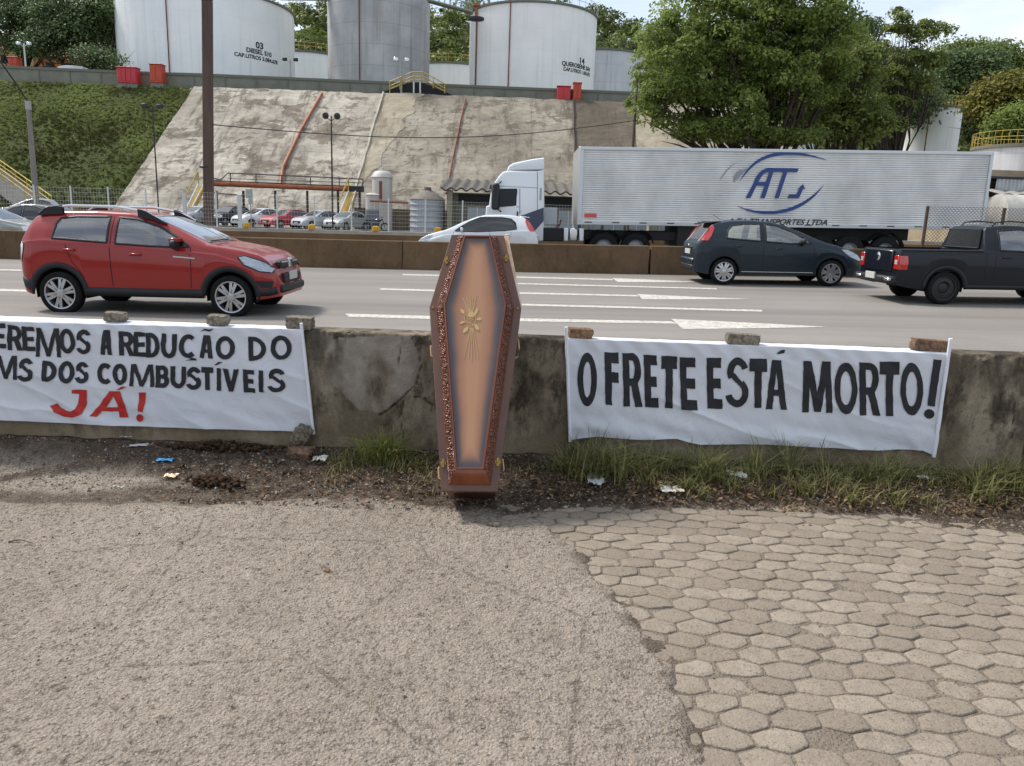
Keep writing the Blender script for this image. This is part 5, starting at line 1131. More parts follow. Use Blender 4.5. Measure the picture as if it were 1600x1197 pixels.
# ---- generic saloon/hatch for distant cars: fewer parts, same body code
GC = Car(4.1, 1.68, [(0, .55), (.02, .85), (.08, .98), (.35, 1.10), (.55, 1.30), (.72, 1.40), (1.2, 1.45), (1.7, 1.44), (2.05, 1.36), (2.5, 1.15), (2.85, .98), (3.2, .93), (3.6, .86), (3.9, .72), (4.04, .55), (4.1, .42)], [(0, .95), (1.5, .95), (2.8, .9), (4.1, .65)], [(.72, .35), (3.25, .35)], .25, 1.15, (.4, .80), (.6, .66), wr=.30)
gwin = [[(.72, 1.0), (.86, 1.27), (1.2, 1.37), (1.55, 1.38), (1.55, .98)], [(1.63, .98), (1.63, 1.38), (1.95, 1.32), (2.3, 1.15), (2.62, .96), (2.2, .96)]]
SC = []
def simple_car(label, pm, x, y, z, ang, group, name='parked_car', glass=gl_d, hs=1.0):
    if SC:
        r = copy_tree(SC[0], None, label); r.name = name
        if group: r['group'] = group
        elif 'group' in r: del r['group']
        for o in kids(r):
            if o.name.startswith(('body', 'mirror')): o.material_slots[0].link = 'OBJECT'; o.material_slots[0].material = pm
        c, s_ = math.cos(ang), math.sin(ang); r.rotation_euler = (0, 0, ang); r.location = (x-2.05*c, y-2.05*s_, z); r.scale = (1, 1, hs); return r
    r = hatch(name, label, 'car', GC, pm, gwin, glass, (0, 0, 0), 0, group, wind=(2.08, 2.80), rearw=(.36, .66), wheel_r=.30, detail=1)
    GC.panel('headlight', [(3.55, .80), (3.72, .79), (3.95, .66), (3.90, .57), (3.65, .64)], lampw, r, .01); GC.panel('tail_lamp', [(.02, .90), (.22, .95), (.22, .80), (.02, .76)], lampr, r, .01)
    m = MB(); m.bbox((4.0, -.40, .40), (4.10, .40, .62), .02); m.build('grille', plast, r); m = MB(); m.bbox((4.08, -.2, .42), (4.13, .2, .52), .005); m.build('licence_plate', platem, r)
    mirror(GC, r, 2.45, 1.0, pm); SC.append(r)
    c, s_ = math.cos(ang), math.sin(ang); r.rotation_euler = (0, 0, ang); r.location = (x-2.05*c, y-2.05*s_, z); r.scale = (1, 1, hs); return r
silver = paint('silver paint', '#a7abae'); blackp = paint('black paint car', '#17181a'); redp2 = paint('red paint solid', '#a01e22'); greyp = paint('grey paint', '#4a4e55'); champ = paint('champagne paint', '#8f938f')
def pk(label, pm, u, v, Y, ang, hs=1.0):
    x, y, z = at(u, v, Y); return simple_car(label, pm, x, Y, float(terr(np.array(x), np.array(Y*1.0))), math.radians(ang), 'cars parked in the yard behind the mesh fence', hs=hs)
pk('silver car mostly hidden by the brown utility pole in the yard', silver, 306, 345, 60, -110); pk('black car parked right of the brown utility pole behind the fence', blackp, 357, 345, 60, -112, 1.08)
pk('white car parked between the black car and the red car in the yard', whitep, 404, 347, 60, -125); pk('red car parked between two pale cars in the yard', redp2, 447, 348, 60, -122); pk('silver car parked right of the red parked car', silver, 496, 348, 60, -125); pk('silver car parked nearest the yellow stair and the motorcycle', champ, 541, 350, 60, -112)
def hw(label, pm, u, Y, flip, hs=1, name='hatchback'):
    x = at(u, 340, Y)[0]; r = simple_car(label, pm, x, Y, float(rz(x, Y)), math.pi if flip else 0, None, name, hs=hs); return r
hw('charcoal car behind the median at the tail of the red hatchback', greyp, 35, 29, True, 1.05); hw('pale grey car cut by the left frame edge behind the median', champ, -14, 26.5, False, 1.0)
pk('silver car behind the charcoal car below the green bank', silver, 45, 330, 44, -160, 1.1)['group'] = 'cars at the left edge behind the median'

# ---- articulated lorry
TY0 = 25.9; bx_ = float(rz(8, 26)-rz(7, 26)); whitec = paint('cab white', '#d8dcde'); bluec = paint('cab navy', '#1a2748'); frame_m = mat('chassis', '#141518', .7)
truck = thing('semi_truck', 'white cab articulated lorry pulling a long ribbed silver box trailer with a blue logo', 'truck', (0, TY0, float(rz(0, 26))))
truck.rotation_euler = (0, -math.atan(bx_), 0); TZ = truck.location[2]; TM = Matrix.Translation(truck.location) @ truck.rotation_euler.to_matrix().to_4x4(); TI = TM.inverted()
def tl_(u, v, Y=TY0): q = TI @ Vector(at(u, v, Y)); return (q[0], q[2])
def prism(mb, P, y0, y1, b=.05, mi=0):
    P = np.array(P, float); n = len(P); d1 = P-np.roll(P, 1, 0); d2 = np.roll(P, -1, 0)-P; d1 /= np.linalg.norm(d1, axis=1)[:, None]; d2 /= np.linalg.norm(d2, axis=1)[:, None]
    ar = .5*sum(P[i, 0]*P[(i+1) % n, 1]-P[(i+1) % n, 0]*P[i, 1] for i in range(n)); s_ = 1 if ar > 0 else -1
    n1 = np.stack([-d1[:, 1], d1[:, 0]], 1)*s_; n2 = np.stack([-d2[:, 1], d2[:, 0]], 1)*s_; nn = n1+n2; nn /= (nn*nn).sum(1)[:, None]/2
    I = P+nn*b*.5; I2 = P+nn*b
    rings = [(I2, y0), (P+nn*b*.3, y0+b*.3), (P, y0+b), (P, y1-b), (P+nn*b*.3, y1-b*.3), (I2, y1)]
    V = [(p[0], y, p[1]) for Q, y in rings for p in Q]; F = []
    for r in range(5):
        for k in range(n): F.append((r*n+k, r*n+(k+1) % n, (r+1)*n+(k+1) % n, (r+1)*n+k))
    F.append(list(range(n))[::-1]); F.append([5*n+k for k in range(n)]); return mb.add(V, F, mi)
c4 = lambda L_: [tl_(740+a/7.48, 230+b/7.48) for a, b in L_]
m = MB(); prism(m, c4([(825,262),(745,275),(600,275),(420,272),(345,285),(300,330),(250,400),(222,470),(196,560),(180,680),(147,690),(132,860),(128,1000),(130,1150),(820,1100),(828,700)]), 0, 2.45, .10); cab = m.build('cab', whitec, truck, smooth=True)
m = MB(); prism(m, c4([(828,262),(828,118),(700,132),(560,160),(460,182),(410,215),(385,275)]), .12, 2.33, .10); m.build('roof_deflector', whitec, truck, smooth=True)
m = MB(); prism(m, c4([(820,705),(820,860),(760,930),(690,1000),(600,1080),(250,1080),(300,870),(400,850),(600,785)]), -.012, 2.46, .006); m.build('side_skirt', bluec, truck)
m = MB(); prism(m, c4([(305,485),(508,484),(512,520),(502,600),(500,680),(470,688),(285,702),(250,640)]), -.012, .02, .004); m.build('side_window', gl_d if False else mat('cab glass', '#0c171d', .06, spec=.3), truck)
m = MB(); prism(m, c4([(268,425),(225,500),(200,590),(188,670),(200,672),(215,590),(240,500),(285,430)]), .10, 2.35, .004); m.build('windscreen', MATS['cab glass'], truck)
m = MB(); prism(m, c4([(300,425),(245,418),(190,440),(180,490),(215,495),(245,480),(300,470)]), .02, 2.43, .02); m.build('sun_visor', bluec, truck, smooth=True)
m = MB(); q = c4([(270,580)])[0]; m.bbox((q[0]-.16, -.30, q[1]-.42), (q[0]+.10, -.08, q[1]+.42), .05); m.tube([(q[0]+.05, -.15, q[1]+.40), (q[0]+.15, .02, q[1]+.50)], .02, 6); m.tube([(q[0]+.05, -.15, q[1]-.40), (q[0]+.15, .02, q[1]-.48)], .02, 6); m.build('mirror', plast, truck, smooth=True)
m = MB()
for P in ([(535,485),(545,485),(545,780),(535,785)], [(742,290),(750,290),(750,740),(742,745)], [(300,452),(745,472),(745,478),(300,457)], [(500,700),(535,690),(535,697),(500,707)]): prism(m, c4(P), -.006, .01, .001)
m.build('door_seam', mat('cab seam', '#7d8286', .6), truck)
m = MB(); prism(m, c4([(775,475),(798,475),(792,620),(768,620)]), -.008, .01, .002); m.build('air_vent', mat('vent grey', '#9b9d98', .7), truck); m = MB(); prism(m, c4([(505,750),(520,750),(520,820),(505,825)]), -.03, .0, .004); m.build('door_handle', plast, truck)
# trailer box
TL, TR_ = tl_(905, 230), tl_(1553, 242); BLx, BRx = tl_(896, 350)[0], tl_(1441, 362)[0]; x0t, x1t = tl_(905, 300)[0], tl_(1549, 300)[0]; zb_t = tl_(900, 351)[1]; zt_t = tl_(905, 229)[1]
x0t = tl_(905, 229)[0]+.02; x1t = tl_(1553, 240)[0]
alu = G('ribbed aluminium', .32, .5); alu.b.inputs['Metallic'].default_value = .35; n = alu.noise(1.1, alu.vec((.8, 1, .5)), det=3); alu.color(alu.ramp(n, (.35, '#c2c2bf'), (.65, '#dad9d6'))); alu.l(alu.ramp(alu.noise(2.5, det=5), (.3, .30), (.7, .46)), alu.b.inputs['Roughness']); alu = alu.m
band = .12; nr = 33; zz = []; yy = []
for i in range(nr*6+1):
    t = i/(nr*6); z_ = zb_t+band+(zt_t-.10-zb_t-band)*t; ph = (i % 6)/6; zz.append(z_); yy.append([0, .001, .010, .018, .018, .008][i % 6])
xs = np.linspace(x0t+.05, x1t-.05, 120); Xg, Zg = np.meshgrid(xs, zz, indexing='ij'); Yg = np.repeat(np.array(yy)[None], len(xs), 0)+0.034*(fbm(Xg*.9, Zg*.9, 3, 91)-.5)
mb = MB(); mb.grid(np.stack([Xg, Yg, Zg], -1)); o = mb.build('trailer_side', alu, truck, smooth=True)
m = MB(); m.box((x0t+.05, .04, zb_t+.02), (x1t-.05, 2.56, zt_t-.02)); trailer = m.build('trailer_box', mat('trailer panel', '#b5b9bb', .4, metal=.4), truck)
m = MB(); m.bbox((x0t, -.025, zt_t-.10), (x1t, .06, zt_t), .01); m.bbox((x0t, -.03, zb_t), (x1t, .06, zb_t+band), .01); m.bbox((x0t, -.03, zb_t+band), (x0t+.14, .06, zt_t-.10), .01); m.bbox((x1t-.10, -.03, zb_t+band), (x1t, .06, zt_t-.10), .01); m.bbox((x0t-.02, .0, zb_t), (x0t+.02, 2.6, zt_t), .01); m.bbox((x1t-.02, 0, zb_t), (x1t+.02, 2.6, zt_t), .01); m.build('trailer_frame', mat('frame aluminium', '#c0c3c5', .35, metal=.6), truck)
m = MB()
for k in range(15): x_ = x0t+.35+k*(x1t-x0t-.7)/14; m.bbox((x_-.12, -.045, zb_t+.065), (x_+.12, -.02, zb_t+.10), .006)
m.build('side_marker', mat('marker dark', '#4c3b36', .6), truck)
m = MB(); m.bbox((x0t+.22, -.036, zb_t+.25), (x0t+.62, -.01, zb_t+.36), .004); m.build('red_label', mat('label red', '#c9534a', .5), truck)
# logo in blue, laid on the ribs
lb = mat('logo blue', '#1f3f7d', .45); lg = mat('logo grey', '#8d9199', .5); lt = mat('letter dark', '#2c3340', .5)
def lpx(P): return [tl_(1100+a/7.255, 220+b/7.255) for a, b in P]
mb = MB(); ln = [0]
def lq(G_, mbx, y=-.022):
    ln[0] += 1; G_ = np.array(G_, float); V = np.zeros(G_.shape[:2]+(3,))
    for a in range(G_.shape[0]):
        for b in range(G_.shape[1]): x_, z_ = lpx([G_[a, b]])[0]; V[a, b] = (x_, y-.0004*(ln[0] % 12), z_)
    mbx.grid(V)
def crescent(mbx, pts, ws, y=-.022):
    pts = np.array(pts, float); t = np.linspace(0, 1, len(pts)); tt = np.linspace(0, 1, 40)
    from_ = lambda c: np.array([np.polyval(np.polyfit(t, c, min(4, len(pts)-1)), q) for q in tt]); X_, Y_ = from_(pts[:, 0]), from_(pts[:, 1]); W_ = np.interp(tt, t, ws)
    d = np.stack([np.gradient(X_), np.gradient(Y_)], 1); d /= np.linalg.norm(d, axis=1)[:, None]; n_ = np.stack([-d[:, 1], d[:, 0]], 1)
    lq([[(X_[i]-n_[i, 0]*W_[i]/2, Y_[i]-n_[i, 1]*W_[i]/2), (X_[i]+n_[i, 0]*W_[i]/2, Y_[i]+n_[i, 1]*W_[i]/2)] for i in range(40)], mbx, y)
crescent(mb, [(403, 460), (480, 350), (600, 240), (760, 165), (980, 142), (1200, 170), (1400, 222)], [2, 18, 30, 36, 34, 20, 2])
crescent(mb, [(375, 735), (500, 785), (680, 812), (860, 805), (1060, 742), (1220, 640), (1360, 495)], [2, 18, 28, 36, 38, 26, 2])
for q in ([[(560, 480), (608, 480)], [(470, 648), (525, 648)]], [[(740, 350), (785, 350)], [(635, 650), (688, 650)]], [[(898, 350), (945, 350)], [(798, 650), (845, 650)]], [[(720, 308), (725, 352)], [(1072, 315), (1055, 354)]], [[(570, 466), (560, 506)], [(735, 466), (722, 508)]],
          [[(945, 650), (962, 610)], [(1075, 650), (1068, 610)]], [[(1075, 650), (1040, 615)], [(1122, 540), (1080, 540)]], [[(1062, 545), (1118, 492)], [(1145, 547), (1120, 492)]]): lq(q, mb)
crescent(mb, [(583, 485), (612, 420), (650, 370), (690, 342), (735, 330)], [46, 48, 46, 44, 44])
mb.build('logo', lb, truck)
mb = MB(); crescent(mb, [(175, 455), (215, 390), (280, 310), (370, 245)], [2, 14, 12, 2], -.0225); crescent(mb, [(335, 470), (365, 410), (410, 360), (490, 318)], [4, 60, 54, 8], -.0195); mb.build('logo_arcs', lg, truck)  # grey arcs of the printed logo
def text(name, s_, size, m, parent, place, ext=.0, shear=0, align='CENTER', sx=1):
    cu = bpy.data.curves.new(name, 'FONT'); cu.body = s_; cu.size = size; cu.align_x = align; cu.shear = shear; cu.resolution_u = 3; cu.offset = size*.026
    t_o = bpy.data.objects.new(name, cu); me = bpy.data.meshes.new_from_object(t_o); bpy.data.objects.remove(t_o)
    co = np.array([v.co for v in me.vertices]); co[:, 0] *= sx; V = np.array([place(a, b) for a, b, _ in co]); me.vertices.foreach_set('co', V.astype(np.float32).ravel()); me.materials.clear(); me.materials.append(m)
    o = bpy.data.objects.new(name, me); COL.objects.link(o); o.parent = parent; return o
xa, za = lpx([(265, 948)])[0]; xb_, _z = lpx([(1390, 965)])[0]
tx = text('lettering', 'A.T.J. TRANSPORTES LTDA', .255, lt, truck, lambda a, b: (xa+a, -.034, za+b+.02), shear=.35, align='LEFT'); w_ = max(v.co[0] for v in tx.data.vertices)-xa
for v in tx.data.vertices: v.co[0] = xa+(v.co[0]-xa)*(xb_-xa)/w_
# running gear
def twheel(u, r=.50, y=.02, rim=True):
    x_ = tl_(u, 370)[0]; t_ = MB(); w = .30
    t_.lathe([(r*.55, 0), (r*.9, 0), (r*.98, .03), (r, .06), (r, w-.06), (r*.98, w-.03), (r*.9, w), (r*.55, w)], (0, 0, 0), 'y', 36); o = t_.build('wheel', tyre, truck, smooth=True, loc=(x_, y, r))
    t_ = MB(); t_.lathe([(r*.57, 0), (r*.54, .02), (r*.50, .10), (r*.25, .06), (r*.22, -.01), (0, -.01)], (0, 0, 0), 'y', 30); t_.build('rim', mat('truck rim', '#8c8e90', .5, metal=.3) if 'truck rim' not in MATS else MATS['truck rim'], o, smooth=True)
    c_ = o.copy(); COL.objects.link(c_); c_.location = (x_, 2.2, r); return x_
for u in (805, 944, 994, 1284, 1330, 1386): twheel(u, .50)
m = MB(); m.bbox((tl_(860, 370)[0], .3, .75), (tl_(1075, 370)[0], 2.2, 1.05), .02); m.build('chassis', frame_m, truck); m = MB(); m.bbox((tl_(1060, 350)[0], .1, .55), (tl_(1080, 350)[0]+1.2, 2.4, zb_t), .02); m.build('equipment_box', frame_m, truck)
m = MB(); m.box((tl_(1240, 360)[0], .5, .85), (tl_(1441, 360)[0]-.2, 2.1, zb_t)); m.build('bogie_frame', frame_m, truck)
for u in (944, 994, 1386):
    x_ = tl_(u, 370)[0]; m = MB(); m.grid(np.array([[(x_+.62*math.cos(t), a, .50+.62*math.sin(t)) for a in (-.02, .34)] for t in np.linspace(.25, 2.6, 14)])); m.build('mudguard', plast, truck, smooth='all')
for u0, u1 in ((881, 888), (890, 902), (905, 912)):
    m = MB(); m.bbox((tl_(u0, 370)[0], .0, .70), (tl_(u1, 370)[0], .6, 1.12), .03); m.build('fuel_tank', chrome if u0 == 890 else whitec, truck, smooth=True)
m = MB(); m.bbox((tl_(845, 370)[0], .05, .68), (tl_(881, 370)[0], .7, 1.12), .03); m.build('battery_box', frame_m, truck)
m = MB(); q0 = tl_(850, 324); q1 = tl_(871, 352); m.bbox((q0[0]+.02, .3, q1[1]), (q1[0], 1.2, q0[1]), .02); m.build('fairing_box', mat('grey box', '#a3a8ab', .5), truck)
rr = random.Random(3)
for k in range(4):
    a = tl_(853, 360); b = tl_(880, 345); pts = [(a[0]+(b[0]-a[0])*t, .9+.2*k, a[1]+(b[1]-a[1])*t-.35*math.sin(math.pi*t)*(.6+.2*k)+.04*math.sin(t*40)) for t in np.linspace(0, 1, 24)]; m = MB(); m.tube(pts, .016, 5); m.build('air_hose', [redp2, frame_m, MATS['vent grey'], frame_m][k], truck)
# ================================================================== EMBANKMENT, TERRACE, TANKS
EY0, EZ0, EY1, EZ1 = 67.0, .45, 85.0, 14.15; EK = (EZ1-EZ0)/(EY1-EY0)
def slope(u, v, off=.0):
    d = ray(u, v); t = (EZ0+off-EK*EY0-HC)/(d[2]-EK*d[1]); return np.array([d[0]*t, d[1]*t, HC+d[2]*t])
def edge_(a, b):
    A, B = slope(*a), slope(*b); f = lambda z: A[0]+(B[0]-A[0])*(z-A[2])/(B[2]-A[2]); return f(EZ1), f(EZ0)
ED = [edge_((305, 135), (185, 315)), edge_((598, 150), (558, 290)), edge_((657, 155), (588, 265)), edge_((895, 165), (897, 232)), edge_((992, 170), (994, 225)), (27, 27)]
def embm(name, a, b, p, thr, q=None):
    g = G(name, .95, .1); v = g.vec((.55, .9, .9)); n = g.noise(.55, v, det=9, rough=.72, dist=.4); m2 = g.noise(.16, det=5); f = g.noise(2.2, g.vec((.7, 1, 1)), det=7, rough=.75)
    c = g.ramp(f, (.32, a), (.68, b)); c = g.mix(g.ramp(n, (thr, 0), (thr+.03, .85)), c, g.ramp(f, (.3, p), (.7, q or p))); c = g.mix(g.ramp(m2, (.42, .45), (.6, 0)), c, p)
    lz = g.math('SUBTRACT', g.math('FRACT', g.math('ADD', g.math('MULTIPLY', g.sep()[2], .62), g.math('MULTIPLY', m2, .35))), .5); c = g.mix(g.ramp(g.math('ABSOLUTE', lz), (.0, .35), (.03, 0)), c, p)
    lx = g.math('SUBTRACT', g.math('FRACT', g.math('ADD', g.math('MULTIPLY', g.sep()[0], .13), g.math('MULTIPLY', m2, .12))), .5); c = g.mix(g.ramp(g.math('ABSOLUTE', lx), (.0, .6), (.012, 0)), c, p)
    c = g.mix(g.ramp(g.noise(1.1, g.vec((1, .25, .25)), det=6, rough=.7), (.50, 0), (.64, .8)), c, p)
    g.color(c); g.bump(g.math('ADD', f, n), .9, .12); return g.m
em = [embm('patchy gunite', '#a79f91', '#cac3b5', '#655c51', .52, '#857c6f'), embm('tan gunite', '#a29885', '#b5ab97', '#7d7361', .58), embm('grey tan gunite', '#8e877a', '#aca494', '#645c50', .55, '#7a7264'), embm('dark gunite', '#675e53', '#766c5f', '#575046', .62), embm('buff gunite', '#9f9584', '#b0a692', '#857b69', .62)]
emb_t = thing('concrete_embankment', 'sprayed concrete slope below the storage tanks, patchy at the left and smoother at the right', 'embankment', (-10, EY0, EZ0)); eo = np.array(emb_t.location)
for k in range(5):
    (a1, a0), (b1, b0) = ED[k], ED[k+1]; n = int(abs(b1-a1)/.22)+3; s_ = np.linspace(0, 1, n)[:, None]; t = np.linspace(-.02, 1, 100)[None]
    wob = .35*(fbm(t*14, t*0+k, 3, 80+k)-.5); wob2 = .35*(fbm(t*14, t*0+k+1, 3, 81+k)-.5)
    xa = a0+(a1-a0)*t+wob*(k > 0)*4*(k == 2)+0; xb = b0+(b1-b0)*t+wob2*4*(k == 1)
    if k == 2: xa = a0+(a1-a0)*t+.35*(fbm(t*14, t*0+k, 3, 80+k)-.5)*4
    X = xa*(1-s_)+xb*s_; d = .10+.22*(fbm(X*.5, t*18+0*X, 4, 90)-.5)+.10*(fbm(X*2, t*70+0*X, 3, 92)-.5)+[.0, .06, .03, -.02, .0][k]
    Y = EY0+(EY1-EY0)*t+0*X-d*.6; Z = EZ0+(EZ1-EZ0)*t+0*X+d*.8; Z[:, 0] -= .3
    gridobj('slope_panel', X-eo[0], Y-eo[1], Z-eo[2], em[k], emb_t)
for k, (xt, xb_, w_, mm) in enumerate(((ED[1][0], ED[1][1], .09, mat('pale joint', '#b3ab9c', .9, var=.25, vs=1)), (ED[3][0], ED[3][1], .04, mat('dark joint', '#5c554b', .95)))):
    m = MB(); pts = []
    for t in np.linspace(.0, 1, 50): x = xb_+(xt-xb_)*t+.12*(float(fbm(t*12, k, 2, 5))-.5); y = EY0+(EY1-EY0)*t; z = EZ0+(EZ1-EZ0)*t; pts.append([(x-w_-eo[0], y-.20-eo[1], z+.22-eo[2]), (x+w_-eo[0], y-.20-eo[1], z+.22-eo[2]), (x+w_-eo[0], y+.1-eo[1], z-.05-eo[2]), (x-w_-eo[0], y+.1-eo[1], z-.05-eo[2])])
    m.grid(np.array(pts), 0, True); m.build('slab_joint', mm, emb_t)
wallg = mat('parapet grey', '#7b7c70', .9, var=.2, vs=.8, bump=.4, bs=8); cop = mat('parapet coping', '#6c6d62', .9)
top_ = [(-60, 99), (60, 105), (180, 110), (250, 113), (310, 114.5), (620, 128), (980, 143), (1100, 148), (1300, 156)]
pw_ = thing('parapet_wall', 'grey concrete parapet wall along the top of the slope in front of the tanks', 'wall', (-20, 86.2, 14)); po = np.array(pw_.location)
P = [np.array(at(u, v, 86.2)) for u, v in top_]; mb = MB(); mc = MB()
for a, b in zip(P[:-1], P[1:]):
    n = 6
    for i in range(1):
        mb.add([q-po for q in ((a[0], 86.2, 12.8), (b[0], 86.2, 12.8), (b[0], 86.2, b[2]-.26), (a[0], 86.2, a[2]-.26), (a[0], 86.5, 12.8), (b[0], 86.5, 12.8), (b[0], 86.5, b[2]-.26), (a[0], 86.5, a[2]-.26))], [(0, 1, 2, 3), (4, 7, 6, 5)])
        mc.add([q-po for q in ((a[0], 86.1, a[2]-.26), (b[0], 86.1, b[2]-.26), (b[0], 86.1, b[2]), (a[0], 86.1, a[2]), (a[0], 86.6, a[2]-.26), (b[0], 86.6, b[2]-.26), (b[0], 86.6, b[2]), (a[0], 86.6, a[2]))], [(0, 1, 2, 3), (4, 7, 6, 5), (3, 2, 6, 7), (0, 4, 5, 1)])
mb.build('wall_face', wallg, pw_, fix=False); mc.build('coping', cop, pw_, fix=False)
xj = P[1][0]
while xj < 24:
    zt = np.interp(xj, [p[0] for p in P], [p[2] for p in P]); m = MB(); m.box((xj-.06, 86.14, 13.2), (xj+.06, 86.2, zt-.28)); m.build('wall_joint', cop, pw_, loc=tuple(-po)); xj += 3.3
steelm = mat('galvanised steel', '#8f9288', .5, metal=.4); yel = mat('yellow rail', '#b39a3e', .6, var=.3, vs=5); dark = mat('dark steel', '#26262a', .6); orange = mat('orange pipe', '#9c5a38', .6, var=.25, vs=2); rust = mat('rust brown', '#7a4530', .7, var=.3, vs=2); redbox = mat('red cabinet', '#b83238', .5, var=.15, vs=3); ored = mat('orange red cabinet', '#b5452c', .55, var=.2, vs=3)
tankw = {}
def tank_mat(name, a, b, streak, line):
    g = G(name, .55, .3); s = g.sep(); st = g.noise(1.6, g.vec((1, 1, .035)), det=6, rough=.7); bg_ = g.noise(.25, det=4)
    c = g.ramp(bg_, (.35, a), (.65, b)); c = g.mix(g.ramp(st, (.5, 0), (.72, streak)), c, '#7d7468')
    f = g.math('FRACT', g.math('MULTIPLY', s[2], 1/2.35)); c = g.mix(g.ramp(f, (.0, line), (.03, 0)), c, '#6e7074'); g.color(c); return g.m
def tank(label, uL, uR, vt, ut, Yc, m, zb=14.2, rail=None, zt=None, front=False, roofm=None, name='storage_tank', group='storage tanks on the terrace', pipes=(), rimm=None, cone=.06):
    x0, x1 = at(uL, 60, Yc)[0], at(uR, 60, Yc)[0]; xc, r = (x0+x1)/2, (x1-x0)/2
    zt = zt or at(ut, vt, Yc-r*front)[2]; root = thing(name, label, 'storage tank', (xc, Yc, zb), group=group); h = zt-zb
    mb = MB(); mb.lathe([(r, -1), (r, h)], n=96); mb.build('shell', m, root, smooth='all'); mb = MB(); mb.lathe([(r, h), (r*.5, h+r*cone*.6), (0, h+r*cone)], n=64); mb.build('roof', roofm or m, root, smooth='all')
    mb = MB(); mb.lathe([(r+.01, h-.28), (r+.16, h-.26), (r+.16, h-.02), (r+.02, h+.01)], n=96); mb.build('rim', rimm or cop, root)
    if rail:
        mb = MB(); n = 44
        for k in range(n): a = 2*math.pi*k/n; mb.tube([((r+.1)*math.cos(a), (r+.1)*math.sin(a), h), ((r+.1)*math.cos(a), (r+.1)*math.sin(a), h+1.1)], .025, 4)
        for z in (.6, 1.1): mb.tube([((r+.1)*math.cos(a), (r+.1)*math.sin(a), h+z) for a in np.linspace(0, 2*math.pi, 60)], .025, 4, cap=False)
        mb.build('railing', rail, root)
    for u, rr_, pm in pipes:
        xs_ = at(u, 60, Yc-r*.8)[0]-xc; a = math.asin(max(-.99, min(.99, xs_/r))); x_, y_ = (r+.12)*math.sin(a), -(r+.12)*math.cos(a); mb = MB(); mb.tube([(x_, y_, -1), (x_, y_, h+.2)], rr_, 8); mb.build('pipe', pm, root)
    return root, xc, r, h
tw = tank_mat('tank white', '#e6e9ea', '#f0f1f0', .2, .10); twn = tank_mat('tank white warm', '#e9e8e5', '#f2f1ee', .2, .10); tg = tank_mat('tank grey', '#9b9c9e', '#b9b9b8', .8, .75); twb = tank_mat('tank old white', '#c0c2c6', '#cfd0d4', .5, .45)
signm = mat('sign black', '#16171b', .7)
def tank_text(T, s_, u, v, size, sx=1):
    root, xc, r, h = T; d = ray(u, v); Yc = root.location[1]; t = Yc/d[1]*.9
    for _ in range(20):                     # march onto the shell
        A = d[0]**2+d[1]**2; B = -2*(d[0]*xc+d[1]*Yc); C_ = xc**2+Yc**2-(r+.03)**2; t = (-B-math.sqrt(max(0, B*B-4*A*C_)))/(2*A)
    x, y, z = d[0]*t-xc, d[1]*t-Yc, HC+d[2]*t-root.location[2]; a0 = math.atan2(x, -y)
    text('lettering', s_, size, signm, root, lambda a, b: ((r+.04)*math.sin(a0+a*sx/r), -(r+.04)*math.cos(a0+a*sx/r), z+b), align='CENTER')
T03 = tank('huge white diesel tank numbered 03 behind the parapet at the left', 196, 455, 17, 455, 104, tw, pipes=((275, .07, rust),)); tank_text(T03, '03', 406, 76, 1.0, 1.1); tank_text(T03, 'DIESEL S10', 406, 85, .72, 1.05); tank_text(T03, 'CAP.LITROS 3.084.678', 404, 93.5, .60, 1.05)
TG = tank('tall grey streaked tank between the two numbered white tanks', 514, 671, 0, 600, 102, tg, zt=36, pipes=((565, .07, rust),))
T14 = tank('big white kerosene tank numbered 14 with rusty pipes and top railing', 734, 931, 31, 934, 104, twn, rail=steelm, pipes=((797, .065, rust), (744, .09, rust))); tank_text(T14, '14', 909, 99.5, .95, 1.15); tank_text(T14, 'QUEROSENE SAV', 904.5, 106.5, .68, 1.0); tank_text(T14, 'CAP.LITROS 1.505.075', 905, 114.5, .55, .95)
tank('low white tank seen between tank 03 and the grey tank, yellow railing on top', 425, 540, 79, 500, 126, tw, rail=yel, front=True)
tank('bright low white tank seen between the grey tank and tank 14', 640, 775, 96, 700, 126, tw, rail=yel, front=True)
tank('old white ringed tank showing between tank 14 and the big tree', 872, 1012, 75, 950, 122, twb, rail=dark, front=True)
tank('slim white tank with yellow topped rail rising right of the tree group', 1430, 1516, 170, 1472, 104, twn, zb=5, rail=yel, pipes=((1468, .07, rust),))
tank('white tank half hidden by the trunks of the big tree', 1212, 1292, 142, 1250, 112, tw, zb=8)
tank('squat old white tank at the right frame edge with orange railing and stair', 1556, 1702, 231, 1600, 70, twb, zb=6.3, rail=yel)
# catwalk between the tall tanks
def bar_(name, pts, r, m, label, cat, group=None, n=6):
    o_ = np.array(pts[0], float); mb = MB(); mb.tube([np.array(p)-o_ for p in pts], r, n); return tag(mb.build(name, m, loc=tuple(o_)), label, cat, group)
def catwalk(a, b, label):
    A, B = np.array(a), np.array(b); root = thing('catwalk', label, 'catwalk', tuple(A)); D = B-A; m = MB()
    for o_ in (-.5, .5): m.tube([np.array([0, o_, 0]), D+[0, o_, 0]], .14, 6)
    m.grid(np.array([[np.array([0, -.5, .1]), np.array([0, .5, .1])], [D+[0, -.5, .1], D+[0, .5, .1]]])); m.build('deck', steelm, root); m = MB()
    for o_ in (-.5, .5):
        m.tube([np.array([0, o_, 1.1]), D+[0, o_, 1.1]], .04, 4)
        for k in range(9): m.tube([D*k/8+[0, o_, 0], D*k/8+[0, o_, 1.1]], .035, 4)
    m.build('railing', steelm, root)
catwalk(at(668, 1, 97), at(738, 20, 99), 'grey catwalk sloping down from the grey tank to tank 14'); catwalk(at(436, -3, 99), at(520, -2, 99), 'grey catwalk between tank 03 and the grey tank at the frame top')
